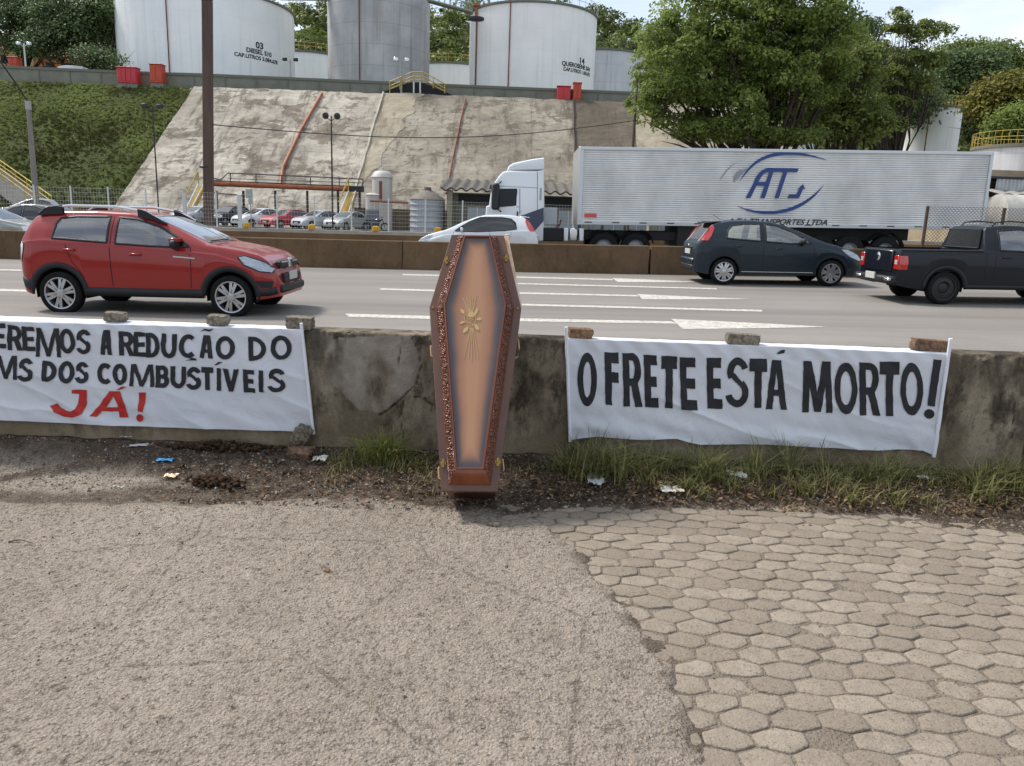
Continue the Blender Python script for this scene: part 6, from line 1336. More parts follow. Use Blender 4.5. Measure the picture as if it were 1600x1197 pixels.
m_ = thing('inspection_platform', 'small dark round platform with orange valve at the upper left of tank 14', 'platform', at(744, 31, 93)); m = MB(); m.lathe([(0, 0), (.9, 0), (.9, .2), (0, .2)], n=20); m.build('platform_disc', dark, m_); m = MB(); m.tube([(0, 0, .2), (0, 0, 1.5)], .16, 8); m.lathe([(.05, 1.3), (.45, 1.4), (.45, 1.6), (.05, 1.7)], n=14); m.build('valve', orange, m_)
# steps over the parapet
st_ = thing('access_steps', 'dark sided steps crossing the parapet wall with pale posts and handrails', 'steps', at(650, 150, 85.6)); so_ = np.array(st_.location)
q = [np.array(at(u, v, 85.6))-so_ for u, v in ((585, 148), (642, 128.5), (658, 128.5), (718, 153))]; m = MB(); m.poly(q, (0, .5, 0)); m.build('side_wall', mat('near-black steel', '#1d1d20', .8), st_)  # near-black side wall of the steps
for u in (646.5, 656.5): a = np.array(at(u, 128.5, 85.3))-so_; b = np.array(at(u, 151, 85.3))-so_; m = MB(); m.tube([a, b], .09, 6); m.build('post', mat('white post', '#c9cac6', .6) if 'white post' not in MATS else MATS['white post'], st_)
m = MB()
for dv in (0, 7, 12):
    m.tube([np.array(at(u, v+dv, 85.3))-so_ for u, v in ((609, 127.5), (644, 112.5), (661, 112.5), (695, 131))], .05, 4)
for u, v0, v1 in ((609, 127, 150), (646, 112.5, 128), (658, 112.5, 128), (695, 131, 146), (625, 120, 140), (677, 121, 138)): m.tube([np.array(at(u, v0, 85.3))-so_, np.array(at(u, v1, 85.3))-so_], .05, 4)
m.build('handrail', yel, st_)
# red cabinets
def cabinet(label, u0, u1, v0, v1, Y, m, d=1.0, name='cabinet', cat='cabinet', legs=True):
    a, b = at(u0, v1, Y), at(u1, v0, Y); root = thing(name, label, cat, (a[0], Y, a[2]), group='hose cabinets along the parapet'); w, h = b[0]-a[0], b[2]-a[2]
    M_ = MB(); M_.bbox((0, 0, 0), (w, d, h), .05); M_.build('cabinet_body', m, root); M_ = MB(); M_.bbox((.06, -.04, h*.12), (w/2-.03, -.002, h*.92), .015); M_.build('door', m, root); M_ = MB(); M_.bbox((w/2+.03, -.04, h*.12), (w-.06, -.002, h*.92), .015); M_.build('door', m, root)
    M_ = MB(); M_.bbox((-.06, -.08, h), (w+.06, d+.05, h+.08), .02); M_.build('cabinet_roof', m, root)
    M_ = MB(); M_.box((0, .1, -.5), (w, d-.1, 0)); M_.build('base', wallg, root)
cabinet('pink red cabinet, left one of the pair on the grassy bank top', 183.5, 196, 105.5, 129, 84.6, redbox); cabinet('pink red cabinet, right one of the pair on the grassy bank top', 197, 212, 106, 130, 84.6, redbox); cabinet('orange red upright cabinet on the left edge of the concrete slope', 234.5, 252, 101, 129, 84.8, ored)
cabinet('bright red wide cabinet below the number 14', 870, 892, 135.5, 158, 85.2, redbox); cabinet('tall orange red cabinet right of the wide one under tank 14', 895, 909, 130, 157, 85.2, ored); cabinet('red box beside the white pipe at the far left', 13, 26, 90, 106, 92, ored)
# posts and lamps
def lamp_post(label, u, v0, v1, Y, r, kind, m=None, base=None):
    T_ = at(u, v0, Y); B_ = at(u, v1, Y); x = T_[0]; zb = base if base is not None else float(terr(np.array(x), np.array(float(Y)))); root = thing('lamp_post', label, 'lamp post', (x, Y, zb)); h = T_[2]-zb
    M_ = MB(); M_.tube([(0, 0, -.3), (0, 0, h)], [r, r*.7], 8); M_.build('pole', m or dark, root, smooth=True)
    for sg in (-1, 1):
        M_ = MB(); M_.tube([(0, 0, h-.35), (sg*.38, 0, h-.1)], .03, 5); M_.build('arm', m or dark, root)
        M_ = MB()
        if kind == 'round': M_.lathe([(0, -.16), (.20, -.10), (.24, .05), (.10, .20), (0, .22)], (sg*.42, 0, h), 'y', 14)
        else: M_.bbox((sg*.58-.24, -.12, h-.16), (sg*.58+.24, .12, h+.17), .04)
        M_.build('lamp_head', (lampw if kind == 'white' else dark), root, smooth=True)
lamp_post('thin dark lamp post with twin round floodlights on the concrete slope', 517.5, 181, 346, 58, .07, 'round', base=.6); lamp_post('thin dark lamp post with two small floodlights at the grass edge', 238, 166, 316, 62, .065, 'box', base=.7)
lamp_post('grey lamp post with two pale square floodlights beside the access steps', 627.3, 93, 150, 85.4, .13, 'white', steelm, base=13.9); lamp_post('pale slim lamp post on the parapet right of tank 03', 453.5, 93, 140, 86.9, .10, 'box', MATS['vent grey'], base=14); lamp_post('white slim lamp post far left beside the red box', 37, 68, 118, 90, .11, 'white', MATS['white post'], base=14.5)
woodp = mat('weathered pole', '#5a4940', .9, var=.35, vs=3, bump=.5, bs=12, stretch=(1, 1, .15)); greyp_ = mat('grey pole', '#7f7a74', .9, var=.3, vs=4, bump=.4, bs=12, stretch=(1, 1, .15))
pt_, pb_ = at(322.5, 0, 35.3), at(325, 350, 35.3)
up = thing('utility_pole', 'thick brown utility pole rising past the top of the frame', 'utility pole', (pb_[0], 35.3, .3)); m = MB(); dx = pt_[0]-pb_[0]; m.bbox((-.19, -.17, -.5), (.19, .17, 10.2), .03); m.v = [np.vstack(m.v)+np.outer(np.vstack(m.v)[:, 2], [dx/(pt_[2]-pb_[2]), 0, 0])]; m.build('pole', woodp, up)
m = MB(); m.bbox((-.225+dx*.97, -.2, 10.2), (.225+dx*.97, .2, 12.5), .03); m.build('pole_top', woodp, up); m = MB(); m.bbox((-.20, -.18, 3.3), (.20, .18, 3.38), .01); m.build('strap', dark, up)
a, b = np.array(at(43.5, 156, 37)), np.array(at(57, 322, 37)); b[2] = .2; up2 = thing('utility_pole', 'weathered grey leaning pole in front of the green bank', 'utility pole', tuple(b)); m = MB(); m.tube([b*0, a-b], [.14, .10], 10); m.build('pole', greyp_, up2, smooth=True); m = MB(); m.tube([(a-b)*.93, (a-b)*.99], .125, 10); m.build('pole_cap', MATS['vent grey'], up2)
bar_('power_line', [a-[0, 0, .1]]+[a+(np.array(at(-40, 40, 34))-a)*t for t in (.3, .6, 1)], .035, dark, 'dark cable running up and left from the grey pole', 'cable')
p2 = np.array(at(996, 122, 46)); up3 = thing('utility_pole', 'slim dark pole standing before the dark slope panel beside the tree', 'utility pole', (p2[0], 46, .5)); m = MB(); m.tube([(0, 0, -.5), (0, 0, p2[2]-.5)], [.10, .07], 8); m.build('pole', woodp, up3, smooth=True)
A, B = np.array(at(323, 194, 35.2)), np.array(at(996, 188, 46)); bar_('power_line', [A*(1-t)+B*t+np.array([0, 0, -.75*math.sin(math.pi*t)]) for t in np.linspace(0, 1, 24)], .022, dark, 'thin sagging cable crossing in front of the concrete slope', 'cable', n=4)
A, B = np.array(at(323, 300, 35.2)), np.array(at(383, 306, 39)); bar_('power_line', [A, (A+B)/2, B], .03, dark, 'short cable from the brown pole to the meter box', 'cable', n=4)
# pipes on the slope
def sp_(u, v, o=.35): return slope(u, v, o)
bar_('slope_pipe', [sp_(503, 146), sp_(470, 203), sp_(442, 262), sp_(438, 292, .5)], .14, orange, 'orange pipe running down the patchy concrete slope', 'pipe', n=10)
bar_('slope_pipe', [sp_(727, 155), sp_(716, 205), sp_(706, 255), sp_(697, 302)], .09, rust, 'thin rusty pipe down the middle of the concrete slope', 'pipe', n=8)
# pipe rack with railing
rk = thing('pipe_rack', 'orange pipe rack with dark handrail at the foot of the patchy slope', 'pipe rack', at(440, 292, 64)); ro_ = np.array(rk.location); q = lambda u, v, Y=64: np.array(at(u, v, Y))-ro_
m = MB(); m.tube([q(331, 286), q(440, 291), q(545, 295)], .16, 8); m.build('upper_pipe', orange, rk); m = MB(); a, b = q(331, 290.5), q(566, 300); m.poly([a, b, b+[0, 0, .45], a+[0, 0, .45]], (0, .8, 0)); m.build('beam', dark, rk)
m = MB(); m.tube([q(331, 278), q(345, 281), q(356, 270.5), q(440, 274), q(568, 280)], .05, 5); m.tube([q(356, 279), q(568, 286)], .03, 4)
for u, v in ((360, 271), (400, 272.5), (440, 274), (485, 276), (530, 278), (567, 280)): m.tube([q(u, v), q(u, v+14)], .04, 4)
m.build('handrail', dark, rk)
for u in (338, 380, 430, 480, 528, 562): m = MB(); m.tube([q(u, 298), q(u, 298)*[1, 1, 0]+[0, 0, -ro_[2]+.4]], .10, 6); m.build('leg', dark, rk)
yst = mat('yellow stair', '#c29a16', .6, var=.2, vs=3); wht = MATS['white post']
def stair(label, tl, tr, br, bl, Y0, Y1):
    root = thing('yellow_stair', label, 'stair', at(*bl, Y0)); o_ = np.array(root.location); P_ = [np.array(at(*tl, Y1))-o_, np.array(at(*tr, Y1))-o_, np.array(at(*br, Y0))-o_, np.array(at(*bl, Y0))-o_]
    m = MB(); m.poly(P_, (0, .3, -.15)); m.build('riser_panel', yst, root)
    for a, b in ((0, 3), (1, 2)): m = MB(); m.tube([P_[a]+[0, -.1, .12], P_[b]+[0, -.1, .12]], .06, 6); m.build('stringer', wht, root)
    m = MB(); m.tube([P_[0]+[0, -.1, 1.1], P_[3]+[0, -.1, 1.1]], .06, 5); m.tube([P_[0]+[0, -.1, .1], P_[0]+[0, -.1, 1.1]], .05, 5); m.build('handrail', yel, root)
stair('yellow stair right of the twin floodlight post, descending to the parked cars', (545, 301), (556, 301), (544, 338), (530, 338), 62.5, 63.8); stair('yellow stair partly hidden by the brown utility pole', (311, 290), (320, 290), (300, 329), (292, 329), 62.5, 63.8)
# ---- yard tanks
def yard_tank(label, u0, u1, v0, Y, m, roof, name='water_tank', zb=.6, ribs_=0, cap=True, band=None):
    x0, x1 = at(u0, 330, Y)[0], at(u1, 330, Y)[0]; r = (x1-x0)/2; zt = at((u0+u1)/2, v0, Y)[2]; root = thing(name, label, 'water tank', ((x0+x1)/2, Y, zb)); h = zt-zb
    pr = [(r, 0)]; 
    for k in range(ribs_): z = h*(k+1)/(ribs_+1); pr += [(r, z-.08), (r+.05, z), (r, z+.08)]
    M_ = MB(); M_.lathe(pr+[(r, h)], n=40); M_.build('shell', m, root, smooth=True); M_ = MB(); M_.lathe([(r+.08, h-.02)]+[(r*a, h+b) for a, b in roof]+[(0, h+roof[-1][1])], n=40); M_.build('roof', (band or m), root, smooth=True)
    if cap: z = h+roof[-1][1]; M_ = MB(); M_.lathe([(r*.2, z-.1), (r*.2, z+.25), (0, z+.27)], n=16); M_.build('cap', band or m, root)
    return root, r, h
wt = tank_mat('water tank white', '#b5b2ac', '#c6c2ba', .5, .25); sl_ = tank_mat('silo zinc', '#8e9499', '#a5abb0', .5, .5); rf = mat('silo roof', '#6e675e', .8, var=.3, vs=2); lowg = mat('low tank grey', '#6f747c', .7, var=.2, vs=1)
r1 = yard_tank('tall white water tank with a domed top at the foot of the slope', 582, 613, 277, 64, wt, [(.95, .2), (.75, .42), (.4, .5)]); M_ = MB(); M_.bbox((-.12, -r1[1]-.05, r1[2]*.55), (.12, -r1[1]+.1, r1[2]*.92), .03); M_.build('rust_slot', rust, r1[0])
r2 = yard_tank('shorter white water tank with grey lower half beside the tall one', 571.5, 592, 304, 61.5, wt, [(.8, .06), (.3, .12)], cap=False); M_ = MB(); M_.lathe([(r2[1]+.012, 0), (r2[1]+.012, r2[2]*.58)], n=40); M_.build('lower_band', lowg, r2[0], smooth='all')
yard_tank('ribbed zinc silo with conical brown roof right of the water tanks', 641, 695, 311.5, 61, sl_, [(.6, .38), (.25, .65)], name='silo', ribs_=5, band=rf)
bar_('connecting_pipe', [at(578, 314, 60), at(638, 317, 60)], .09, rust, 'rusty pipe joining the water tank to the silo', 'pipe')
blk = mat('brown block wall', '#6b5c4a', .95, var=.3, vs=2, bump=.4, bs=6); a, b = at(553, 324, 65.5), at(641, 329, 65.5); m = MB(); m.bbox((a[0], 65.5, .3), (b[0]+3, 65.9, a[2]), .03); tag(m.build('block_wall', blk), 'low brown block wall behind the water tanks', 'wall')
# ---- long shed
sh = thing('shed', 'low grey shed with corrugated roof edge behind the truck cab', 'shed', at(700, 362, 60)); so2 = np.array(sh.location); so2[2] = .55; sh.location = tuple(so2); q = lambda u, v, Y=60: np.array(at(u, v, Y))-so2
xL, xR = q(697, 330)[0], q(1000, 330)[0]; zE = q(760, 297)[2]; m = MB(); m.box((xL, .4, -.3), (xR, 6, zE-.25)); m.build('wall', mat('shed wall', '#6c6a5c', .9, var=.25, vs=1), sh)
xs = np.linspace(xL-.5, xR, 260); m = MB(); m.grid(np.array([[(x, -.6, zE+.10*math.sin(x*8)), (x, 6.4, zE+1.0+.10*math.sin(x*8))] for x in xs])); m.grid(np.array([[(x, -.6, zE-.10+.10*math.sin(x*8)), (x, 6.4, zE+.90+.10*math.sin(x*8))] for x in xs])); m.build('roof', mat('shed roof', '#5b5750', .9, var=.3, vs=1.5), sh, smooth='all')
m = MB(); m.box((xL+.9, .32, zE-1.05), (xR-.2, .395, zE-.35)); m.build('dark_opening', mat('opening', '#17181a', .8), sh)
for k in range(9): x = xL+1.6+k*1.75; m = MB(); m.bbox((x, .30, .7), (x+1.55, .39, zE-1.3), .02); w_ = m.build('window', mat('shed pane', '#8f979b', .35) if 'shed pane' not in MATS else MATS['shed pane'], sh); m = MB(); m.box((x+.74, .27, .7), (x+.80, .298, zE-1.3)); m.build('mullion', wht, w_)
for k in range(4): x = xL+.1+k*5.2; m = MB(); m.bbox((x, -.3, -.3), (x+.4, .1, zE-.1), .03); m.build('column', mat('shed column', '#85826f', .9) if 'shed column' not in MATS else MATS['shed column'], sh)
# ---- mesh fence on the far plinth
fp = mat('fence white', '#c4c6c4', .55); FY = 34.15; fe = thing('mesh_fence', 'white post and wire mesh fence on the far plinth in front of the yard', 'fence', at(300, 350, FY)); fo = np.array(fe.location)
us = [-64, -6, 52, 109.5, 168, 227, 285, 337, 432, 491, 549, 607, 665, 723, 781, 839, 897]; tops = lambda u: np.interp(u, [0, 170, 432, 665, 900], [287, 292, 303, 311.5, 319]); XS = []
for u in us:
    a = np.array(at(u, tops(u), FY)); zb = float(rz(a[0], 34))+.72; XS.append((a[0], zb, a[2])); m = MB(); m.tube([(0, 0, 0), (0, 0, a[2]-zb)], .035, 6); m.build('post', fp, fe, loc=(a[0]-fo[0], 0, zb-fo[2]))
for (x0, z0, t0), (x1, z1, t1) in zip(XS[:-1], XS[1:]):
    m = MB(); n = max(6, int((x1-x0)/.12))
    for k in range(n+1): s_ = k/n; x = x0+(x1-x0)*s_; m.box((x-.0018-fo[0], -.003, z0+(z1-z0)*s_+.05-fo[2]), (x+.0018-fo[0], .003, t0+(t1-t0)*s_-.05-fo[2]))
    for k in range(9):
        s_ = .05+.9*k/8; za, zb2 = z0+(t0-z0)*s_-fo[2], z1+(t1-z1)*s_-fo[2]; m.poly([(x0-fo[0], 0, za-.004), (x1-fo[0], 0, zb2-.004), (x1-fo[0], 0, zb2+.004), (x0-fo[0], 0, za+.004)], (0, .006, 0))
    m.build('wire_panel', fp, fe)
for lab, u, v in (('thick white gate post right of the brown pole', 373.5, 304), ('thick white gate post left of the brown pole', 287.5, 303)):
    a = at(u, v, 35.6); m = MB(); m.bbox((-.075, -.075, 0), (.075, .075, a[2]-.6), .01); o = m.build('gate_post', fp, loc=(a[0], 35.6, .6)); tag(o, lab, 'post')
mx_ = thing('meter_box', 'small grey green meter box on a thin post before the parked cars', 'meter box', at(393, 357, 36.5)); zq = at(390, 295, 36.5)[2]-mx_.location[2]; m = MB(); m.tube([(0, 0, -.3), (0, 0, zq-.2)], .025, 6); m.build('post', steelm, mx_); m = MB(); m.bbox((-.19, -.1, zq-.42), (.08, .1, zq), .02); m.build('box', mat('meter grey', '#9ba39f', .5), mx_); m = MB(); m.bbox((-.08, -.09, zq-.68), (.08, .09, zq-.43), .02); m.build('lower_box', MATS['meter grey'], mx_)
ym = mat('yellow marker', '#c99a1c', .5)
for k, (u, lab) in enumerate(((386, 'below the white parked car'), (487, 'below the silver parked car'), (587, 'in front of the motorcycle'), (684, 'in front of the silo'))):
    x = at(u, 355, 34.0)[0]; z = float(rz(x, 34))+.73; m = MB(); m.lathe([(0, 0), (.15, 0), (.16, .05), (.14, .20), (.05, .22), (0, .22)], n=14); o = m.build('plinth_marker', ym, loc=(x, 34.0, z), smooth=True); tag(o, 'yellow marker knob on the plinth '+lab, 'marker', 'yellow markers on the plinth')
# motorcycle
mo = thing('motorcycle', 'dark motorcycle parked in front of the water tanks', 'motorcycle', (at(587, 361, 58)[0], 58, .6))
for x in (-.68, .68):
    m = MB(); m.lathe([(.24, -.05), (.31, -.05), (.33, 0), (.31, .05), (.24, .05)], (0, 0, 0), 'y', 24); w_ = m.build('wheel', tyre, mo, loc=(x, 0, .33)); m = MB(); [m.tube([(0, 0, 0), (.25*math.cos(a), 0, .25*math.sin(a))], .01, 4) for a in np.linspace(0, 6, 8)]; m.build('rim', alloy, w_)
m = MB(); m.tube([(-.68, 0, .33), (-.1, 0, .45), (.2, 0, .55), (.5, 0, .95)], .05, 6); m.tube([(.68, 0, .33), (.45, 0, 1.0)], .035, 6); m.bbox((-.2, -.14, .3), (.25, .14, .6), .04); m.build('frame', dark, mo); m = MB(); m.bbox((-.05, -.14, .68), (.38, .14, .9), .06); m.build('fuel_tank', bluec, mo, smooth=True); m = MB(); m.bbox((-.75, -.12, .72), (-.05, .12, .82), .03); m.build('seat', plast, mo); m = MB(); m.tube([(.45, -.35, 1.05), (.42, 0, 1.0), (.45, .35, 1.05)], .02, 5); m.build('handlebar', dark, mo)
# concrete stair with yellow rails on the green bank
cs_ = thing('concrete_stair', 'grey concrete stair with yellow handrails descending the green bank at the left edge', 'stair', at(60, 322, 60)); o_ = np.array(cs_.location); q = lambda u, v, Y: np.array(at(u, v, Y))-o_
Y_ = lambda u: 60+(60-u)*.13
m = MB(); a, b = q(-40, 248, Y_(-40)), q(62, 324, Y_(62)); n = 26
for k in range(n): t = k/n; p = a+(b-a)*t; p2_ = a+(b-a)*(k+1)/n; m.box((p[0], p[1]-.2, p2_[2]-1.3), (p2_[0]+.02, p[1]+1.6, p[2]-.0))
m.build('flight', white_conc, cs_); m = MB()
for oy in (-.2, 1.6):
    m.tube([a+[0, oy, .9], b+[0, oy, .9]], .05, 5); m.tube([a+[0, oy, .5], b+[0, oy, .5]], .04, 5)
    for k in range(7): p = a+(b-a)*k/6; m.tube([p+[0, oy, 0], p+[0, oy, .9]], .045, 5)
m.build('handrail', yel, cs_)
# chain-link fence on the median, right
cl = thing('chain_link_fence', 'rusty chain-link fence on the median in front of the trailer end', 'fence', (at(1450, 380, 21.2)[0], 21.2, 1.4)); co_ = np.array(cl.location); us = [1450, 1570, 1690, 1810, 1930]; X_ = []
rp = mat('rusty post', '#4f4038', .8, var=.3, vs=6); wire = mat('chain wire', '#5d5852', .6, metal=.3)
for u in us:
    a = at(u, np.interp(u, [1450, 1570, 1930], [322, 325, 335]), 21.2); zb = float(rz(a[0], 21.15))+.74; X_.append((a[0], zb, a[2])); m = MB(); m.tube([(0, 0, 0), (.0, 0, a[2]-zb)], .045, 8); m.build('post', rp, cl, loc=(a[0]-co_[0]-.0, 0, zb-co_[2]))
for (x0, z0, t0), (x1, z1, t1) in zip(X_[:-1], X_[1:]):
    m = MB(); H_ = t0-z0; W_ = x1-x0; p_ = .095; n = int((W_+H_)/p_)
    for k in range(n+1):
        for sg in (1, -1):
            c = k*p_; xa = max(0, c-H_); xb_ = min(W_, c); 
            if xb_ <= xa: continue
            za, zb_ = c-xa, c-xb_
            if sg == -1: za, zb_ = H_-za, H_-zb_
            f = lambda x, z: np.array([x0+x-co_[0], sg*.003, z0+(z1-z0)*x/W_+z-co_[2]]); A, B = f(xa, za), f(xb_, zb_); D = (B-A)/np.linalg.norm(B-A); N_ = np.array([-D[2], 0, D[0]])*.0045; m.add([A-N_, A+N_, B+N_, B-N_, A+[0, .006, 0], B+[0, .006, 0]], [(0, 1, 2, 3), (1, 4, 5, 2), (0, 3, 5, 4)])
    m.build('wire_panel', wire, cl)
# ---- right edge: terrace wall, sheds, tanker
tw_ = thing('terrace_building', 'beige terrace block with white corrugated canopy at the right edge', 'building', (at(1545, 330, 58)[0], 58, .5)); o_ = np.array(tw_.location); q = lambda u, v, Y=58: np.array(at(u, v, Y))-o_
m = MB(); m.box((q(1553, 300)[0], 2, -.5), (q(1760, 300)[0], 26, q(1560, 262)[2])); m.build('upper_wall', mat('beige render', '#a3937a', .9, var=.25, vs=.8, bump=.3, bs=5), tw_)
xs = np.linspace(q(1563, 290)[0], q(1750, 290)[0], 200); za, zb2 = q(1600, 304)[2], q(1600, 279)[2]; m = MB(); m.grid(np.array([[(x, .6+.06*math.sin(x*22), za), (x, .6+.06*math.sin(x*22), zb2)] for x in xs])); m.build('corrugated_fascia', mat('white corrugated', '#b6b9ba', .5, var=.2, vs=2), tw_, smooth='all')
m = MB(); m.bbox((q(1549, 300)[0], 1.0, q(1549, 304)[2]), (q(1558, 300)[0], 1.9, q(1549, 281)[2]), .03); m.build('brown_door', mat('brown door', '#7a4526', .8, var=.2, vs=3), tw_); m = MB(); m.bbox((q(1549, 300)[0], .5, q(1549, 278)[2]), (q(1740, 300)[0], 2, q(1549, 274)[2]), .03); m.build('gutter', dark, tw_)
za = q(1600, 307)[2]; m = MB(); xs = np.linspace(q(1546, 300)[0], q(1750, 300)[0], 200); m.grid(np.array([[(x, -1.2, za+.13*abs(math.sin(x*3.1))), (x, 2, za+.6+.13*abs(math.sin(x*3.1)))] for x in xs])); m.grid(np.array([[(x, -1.2, za-.10), (x, -1.2, za+.13*abs(math.sin(x*3.1)))] for x in xs])); m.build('lower_roof', mat('fibre roof', '#8d8a82', .9, var=.3, vs=2), tw_, smooth='all')
m = MB(); m.box((q(1546, 300)[0], 0, -.5), (q(1750, 300)[0], 1.9, za-.12)); m.build('lower_wall', mat('pale lower wall', '#b5b2a4', .85, var=.2, vs=1), tw_)
tk = thing('tanker_truck', 'pale cylindrical road tanker parked behind the chain-link fence', 'tanker', (at(1540, 370, 40)[0], 40, .6)); zc = at(1590, 338, 40)[2]-.6; m = MB(); m.lathe([(0, -.3), (.7, -.2), (1.05, 0), (1.05, 9), (.7, 9.2), (0, 9.3)], (.3, 0, zc), 'x', 32); m.build('tank_body', tank_mat('tanker steel', '#b0ada4', '#c2bfb6', .5, .1), tk, smooth=True)
m = MB(); m.box((.3, -.9, zc-1.45), (9.3, .9, zc-1.0)); m.build('chassis', frame_m, tk)
for x in (1.4, 2.7, 7.5): m = MB(); m.lathe([(.28, -1.05), (.48, -1.08), (.5, -.8), (.28, -.8)], (0, 0, 0), 'y', 24); m.build('wheel', tyre, tk, loc=(x, 0, .5))
m = MB(); m.bbox((1.2, -1.2, zc-.35), (2.4, -1.06, zc-.2), .02); m.build('label_plate', amber, tk)
# bus roof and houses at far left
bu = thing('bus', 'white bus whose roof shows above the parapet at the left', 'bus', (at(86, 108, 92)[0], 92, 14.6)); w_ = at(140, 108, 92)[0]-bu.location[0]; hb = at(110, 102, 92)[2]-14.6; m = MB(); prism(m, [(0, .4), (w_, .4), (w_, hb-.5), (w_-.6, hb-.1), (w_-1.5, hb), (1.0, hb), (.3, hb-.15), (0, hb-.6)], 0, 2.5, .15); m.build('body', whitep, bu, smooth=True); m = MB(); m.bbox((.3, -.02, hb-1.35), (w_-.5, .05, hb-.45), .02); m.build('window_band', MATS['cab glass'], bu)
for x in (1.2, w_-1.2): m = MB(); m.lathe([(.2, -.1), (.45, -.1), (.5, 0), (.5, .3), (.2, .3)], (0, 0, 0), 'y', 20); m.build('wheel', tyre, bu, loc=(x, 0, .5))
for lab, u0, u1, v0, Y, c in (('tan house behind the left trees', -40, 50, 76, 128, '#b09468'), ('pale orange house roofline behind the left trees', 60, 190, 88, 124, '#a8663f')):
    a, b = at(u0, v0, Y), at(u1, v0, Y); r = thing('house', lab, 'house', (a[0], Y, 14)); hh = a[2]-14; W_ = b[0]-a[0]; m = MB(); m.box((0, 0, -1), (W_, 8, hh)); m.build('wall', mat('house '+c, c, .9, var=.2, vs=.5), r); m = MB(); m.add([(-.5, -.6, hh), (W_+.5, -.6, hh), (W_+.5, 4, hh+1.5), (-.5, 4, hh+1.5), (-.5, 8.6, hh), (W_+.5, 8.6, hh)], [(0, 1, 2, 3), (3, 2, 5, 4), (0, 3, 4), (1, 5, 2)]); m.build('roof', mat('clay roof', '#8a4f35', .9, var=.3, vs=1) if 'clay roof' not in MATS else MATS['clay roof'], r)
    for k in range(int(W_/3)): m = MB(); m.bbox((1+k*3, -.06, hh-2.0), (2.2+k*3, -.003, hh-.8), .02); m.build('window', MATS['cab glass'], r)
bar_('white_pipe', [at(-30, 108, 88), at(58, 112, 88)], .22, wht, 'white pipe crossing the bank top at the far left', 'pipe', n=10)
# ================================================================== TREES
def leafcloud(centres, n_per, rad, size, seed, flat=.75, up=.5):
    """leaf quads on the shells of many small clumps; centres (k,3), rad (k,)"""
    r = np.random.default_rng(seed); k = len(centres); n = k*n_per; C = np.repeat(centres, n_per, 0); R = np.repeat(rad, n_per)
    d = r.normal(size=(n, 3)); d /= np.linalg.norm(d, axis=1)[:, None]; d[:, 2] = np.where(d[:, 2] < -.35, -d[:, 2], d[:, 2]); p = C+d*(R*r.uniform(.55, 1.08, n))[:, None]*[1, 1, flat]
    nn = d*.8+r.normal(size=(n, 3))*.55+[0, 0, up]; nn /= np.linalg.norm(nn, axis=1)[:, None]; a = np.cross(nn, r.normal(size=(n, 3))); a /= np.linalg.norm(a, axis=1)[:, None]; b = np.cross(nn, a)
    s_ = size*r.uniform(.6, 1.35, n)[:, None]; V = np.stack([p-a*s_, p+b*s_*.55+nn*s_*.12, p+a*s_, p-b*s_*.55+nn*s_*.12], 1)
    cl = np.repeat(r.random(k), n_per); var = np.clip(.55*cl+.45*r.random(n), 0, 1); return V, var
bark = mat('bark brown', '#3e342b', .95, var=.35, vs=3, bump=.6, bs=8, stretch=(1, 1, .3))
def tree(name, label, cat, base, ells, leaf, clump=.8, nclump=60, n_per=60, size=.14, seed=1, trunk=.35, limbs=14, group=None, bare=0, flat=.75, fork=.35):
    """ells: (centre, radii, share)"""
    r = np.random.default_rng(seed); root = thing(name, label, cat, tuple(base), group=group); B = np.array(base, float); cs = []; tot = sum(e[2] for e in ells)
    for c, rad, sh in ells:
        m_ = max(3, int(nclump*sh/tot)); d = r.normal(size=(m_, 3)); d /= np.linalg.norm(d, axis=1)[:, None]; cs.append(np.array(c)+d*np.array(rad)*(r.uniform(.45, 1.0, m_)**.6)[:, None])
    cs = np.vstack(cs); rad = clump*r.uniform(.6, 1.35, len(cs)); V, var = leafcloud(cs, n_per, rad, size, seed+1, flat)
    quads('crown', V-B, leaf, root, var)
    mean = cs.mean(0); top = B+(mean-B)*fork+r.normal(0, .1, 3)*[1, 1, 0]; m = MB()
    m.tube([np.zeros(3), (top-B)*.4+r.normal(0, .1, 3), (top-B)], [trunk*1.2, trunk, trunk*.75], 9)
    idx = r.choice(len(cs), min(limbs, len(cs)), replace=False)
    for i in idx:
        e = cs[i]-B; s_ = (top-B)*r.uniform(.6, 1.0); mid = s_*.45+e*.55+r.normal(0, .35, 3)*[1, 1, .4]-[0, 0, .04*np.linalg.norm(e-s_)]; m.tube([s_, s_*.75+mid*.25+r.normal(0, .1, 3), mid, e], [trunk*.45, trunk*.36, trunk*.22, trunk*.06], 6)
        for _ in range(2): f = e+r.normal(0, 1, 3)*clump*.9; m.tube([mid, (mid+f)/2+r.normal(0, .15, 3), f], [trunk*.16, trunk*.10, trunk*.03], 4)
    m.build('trunk', bark, root, smooth='all'); return root
def E_(L_, Y, depth=None):       # crown lobes given as photo position, size in pixels and distance
    out = []
    for q in L_:
        u, v, ru, rv = q[:4]; y = Y+(q[4] if len(q) > 4 else 0); k = y/FPX*1.01; p = at(u, v, y); out.append((p, (ru*k, (depth or min(ru, rv)*k*1.0), rv*k), ru*rv))
    return out
lf1 = leafmat('leaf fresh green', '#3c4e20', '#9bab5a', .5); lf2 = leafmat('leaf olive', '#434f26', '#94a156', .45); lf3 = leafmat('leaf dark', '#304029', '#7b8e5c', .4); lf4 = leafmat('leaf ochre', '#4b4d1e', '#8a8438', .35)
gz = lambda x, y: float(terr(np.array(float(x)), np.array(float(y))))
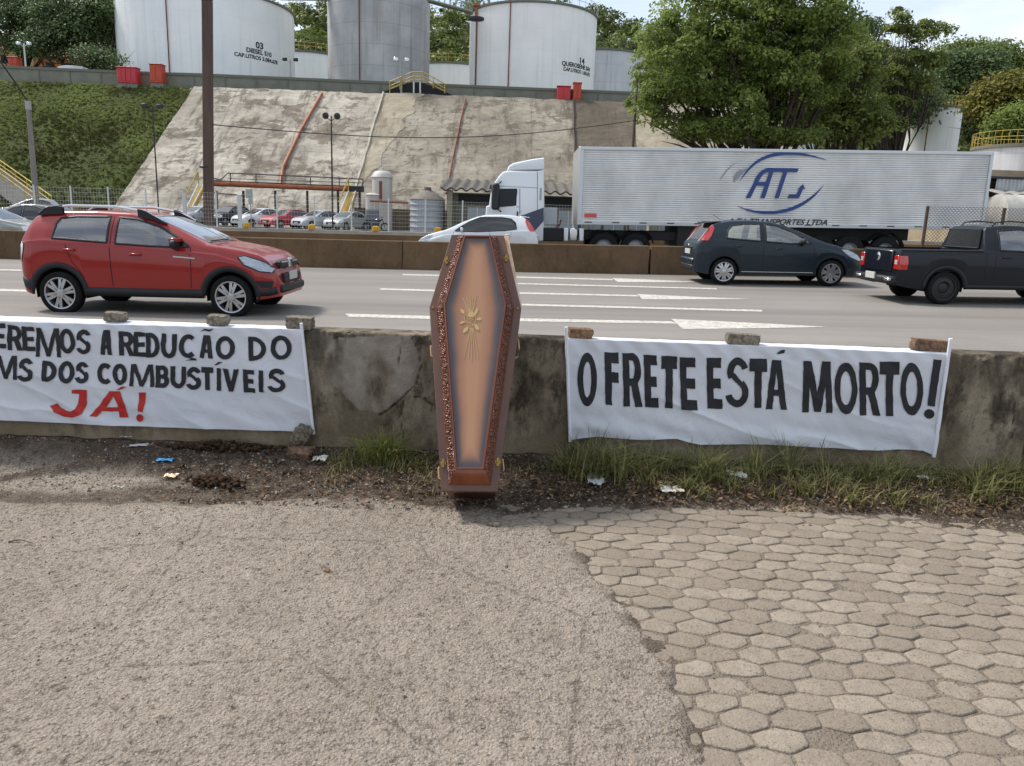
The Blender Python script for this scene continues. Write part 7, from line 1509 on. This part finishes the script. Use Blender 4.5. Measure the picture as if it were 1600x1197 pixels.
b_ = at(1205, 300, 47); tree('broadleaf_tree', 'big leafy green tree overhanging the trailer and the slope', 'tree', (b_[0], 47, .5), E_([(1040,100,50,48), (1085,40,60,48), (1160,30,75,55), (1235,40,75,60), (1120,110,80,60), (1200,120,80,65), (1060,165,55,35), (1270,110,60,60), (1140,185,60,40,-1), (1015,150,24,40), (1290,60,35,50), (1255,5,50,40), (1180,-20,70,40)], 47, 3.2), lf1, .85, 450, 165, .115, 21, .42, 42)
b_ = at(1300, 300, 50); tree('broadleaf_tree', 'thinner olive tree filling in between the big tree and the slim tank', 'tree', (b_[0], 50, .5), E_([(1322,140,36,52), (1285,198,50,28), (1345,190,40,30), (1338,95,26,32), (1230,205,44,22), (1355,205,24,16)], 50, 2.6), lf2, .8, 240, 130, .115, 22, .26, 30)
b_ = at(1395, 300, 53); tree('broadleaf_tree', 'tall open tree with bare dark branches against the sky', 'tree', (b_[0], 53, .5), E_([(1405,35,14,16), (1438,52,26,12), (1468,55,12,7), (1418,92,32,12), (1452,98,20,12), (1392,128,38,16), (1432,138,22,14), (1384,168,34,14), (1388,200,20,12)], 53, 1.6), lf2, .5, 170, 105, .105, 23, .24, 34, fork=.5)
m_b = MB(); r5 = np.random.default_rng(9); o5 = np.array(at(1342, 130, 52)); 
for u, v in ((1362, 70), (1372, 40), (1386, 38), (1350, 60), (1395, 100), (1400, 88), (1335, 90)):
    e = np.array(at(u, v, 52))-o5; m_b.tube([e*0, e*.4+r5.normal(0, .15, 3), e*.75+r5.normal(0, .15, 3), e], [.10, .07, .045, .012], 5)
    for _ in range(3): f = e*r5.uniform(.6, .95)+r5.normal(0, .5, 3)+[0, 0, .3]; m_b.tube([e*.6, f], [.03, .008], 4)
m_b.tube([o5*0, np.array([.2, .3, -2.5]), np.array([.6, .5, -o5[2]+.5])], [.12, .16, .2], 7); tag(m_b.build('dead_branch_tree', bark, loc=tuple(o5), smooth='all'), 'leafless dark branches standing up between the big tree and the open tree', 'tree')
for k, (lab, L_, Y, lf, ba, sd, nc, np_, sz) in enumerate((
    ('round ochre crowned tree on the hill foot at the right edge', [(1566,165,42,34), (1585,150,30,26)], 92, lf4, 1566, 31, 200, 90, .20),
    ('bright green tree below the ochre one at the right edge', [(1590,195,22,18), (1570,205,18,14)], 84, lf1, 1590, 32, 90, 80, .18),
    ('dark green tree mass right of the slim white tank', [(1530,190,26,36), (1545,215,32,22), (1500,120,45,30), (1535,130,35,40)], 112, lf3, 1530, 33, 260, 80, .24),
    ('wide flat topped tree on the ridge behind the slim tank', [(1500,85,40,9), (1560,88,26,6), (1535,105,60,22), (1590,112,30,14)], 135, lf2, 1530, 34, 220, 70, .28),
    ('dark tree cluster behind the open tree', [(1400,160,60,35), (1340,60,30,20), (1350,120,50,40)], 100, lf3, 1390, 35, 220, 80, .22),
    ('tall dark tree at the far left corner', [(20,30,45,30), (60,20,40,35), (20,65,35,22)], 104, lf3, 40, 36, 130, 80, .22),
    ('dense dark green tree left of tank 03', [(110,30,50,34), (90,75,45,22), (130,65,40,30), (165,25,30,35)], 100, lf3, 115, 37, 210, 90, .20),
    ('olive tree touching the left side of tank 03', [(172,70,22,30), (178,30,18,40), (165,95,20,12)], 108, lf2, 170, 38, 130, 90, .2),
    ('small shrubby tree under the left tree group by the parapet', [(160,98,22,10), (145,92,14,8)], 90, lf3, 160, 39, 50, 60, .14))):
    x = at(ba, 200, Y)[0]; tree('broadleaf_tree', lab, 'tree', (x, Y, gz(x, Y)), E_(L_, Y), lf, clump=Y/52., nclump=nc, n_per=np_, size=sz, seed=sd, trunk=.35, limbs=16, group='trees round the tank terrace')
# low bush at the trailer top line
b_ = at(1090, 228, 44); tree('bush', 'straggly low branches hanging at the trailer top left of the big tree', 'bush', (b_[0], 45.5, .5), E_([(1070,212,16,8), (1100,210,35,12), (1180,215,50,12), (1140,203,40,14), (1240,216,40,8)], 45.5, 1.5), lf1, .6, 120, 90, .10, 41, .12, 20)
# hill forest: crowns one could not count
r = np.random.default_rng(55); Cn, Rn = [], []
for y in np.arange(124, 222, 6.0):
    for x in np.arange(-y*.72, y*.78, 6.4):
        px, py = x+r.uniform(-2.5, 2.5), y+r.uniform(-2.5, 2.5); s_ = r.uniform(2.2, 4.4); z = gz(px, py); nk = 7
        for _ in range(nk): Cn.append((px+r.normal(0, s_*.5), py+r.normal(0, s_*.5), z+s_*r.uniform(.5, 1.5))); Rn.append(s_*r.uniform(.38, .62))
V, var = leafcloud(np.array(Cn), 46, np.array(Rn), .42, 56, .8, .6); lfh = leafmat('hill forest leaf', '#2c3719', '#82904a', .3)
v2 = np.repeat(np.repeat(r.random(len(Cn)//7), 7), 46)
tag(quads('forest', V, lfh, cols=np.clip(.65*v2+.35*var, 0, 1)), 'dense green forest covering the hill behind the tanks', kind='stuff')
# rough grass on the green bank
r = np.random.default_rng(60); n = 15000; x = r.uniform(-62, -17, n); t = r.uniform(-.02, 1.03, n); xl = ED[0][1]+(ED[0][0]-ED[0][1])*t; ok = x < xl-.2; x, t = x[ok], t[ok]; n = len(x); y = EY0+(EY1-EY0)*t; z = terr(x, y)
h = r.uniform(.06, .22, n)*(.4+.9*fbm(x*.3, y*.3, 3, 61)); a = r.uniform(0, 3.14, n); w = r.uniform(.10, .28, n); dx, dy = np.cos(a)*w, np.sin(a)*w; lx = r.normal(0, .1, n)
V = np.stack([np.stack([x-dx, y-dy, z-.05], -1), np.stack([x+dx, y+dy, z-.05], -1), np.stack([x+dx*.7+lx, y+dy*.7-.1, z+h], -1), np.stack([x-dx*.5+lx, y-dy*.5-.1, z+h*.9], -1)], 1)
tag(quads('grass', V, leafmat('bank grass', '#4c4c2c', '#8a9458', .2), cols=np.clip(2.2*(fbm(x*.22, y*.22, 4, 62)-.28)+.5*(r.random(n)-.5), 0, 1)), 'rough grass growing on the steep green bank at the left', kind='stuff')
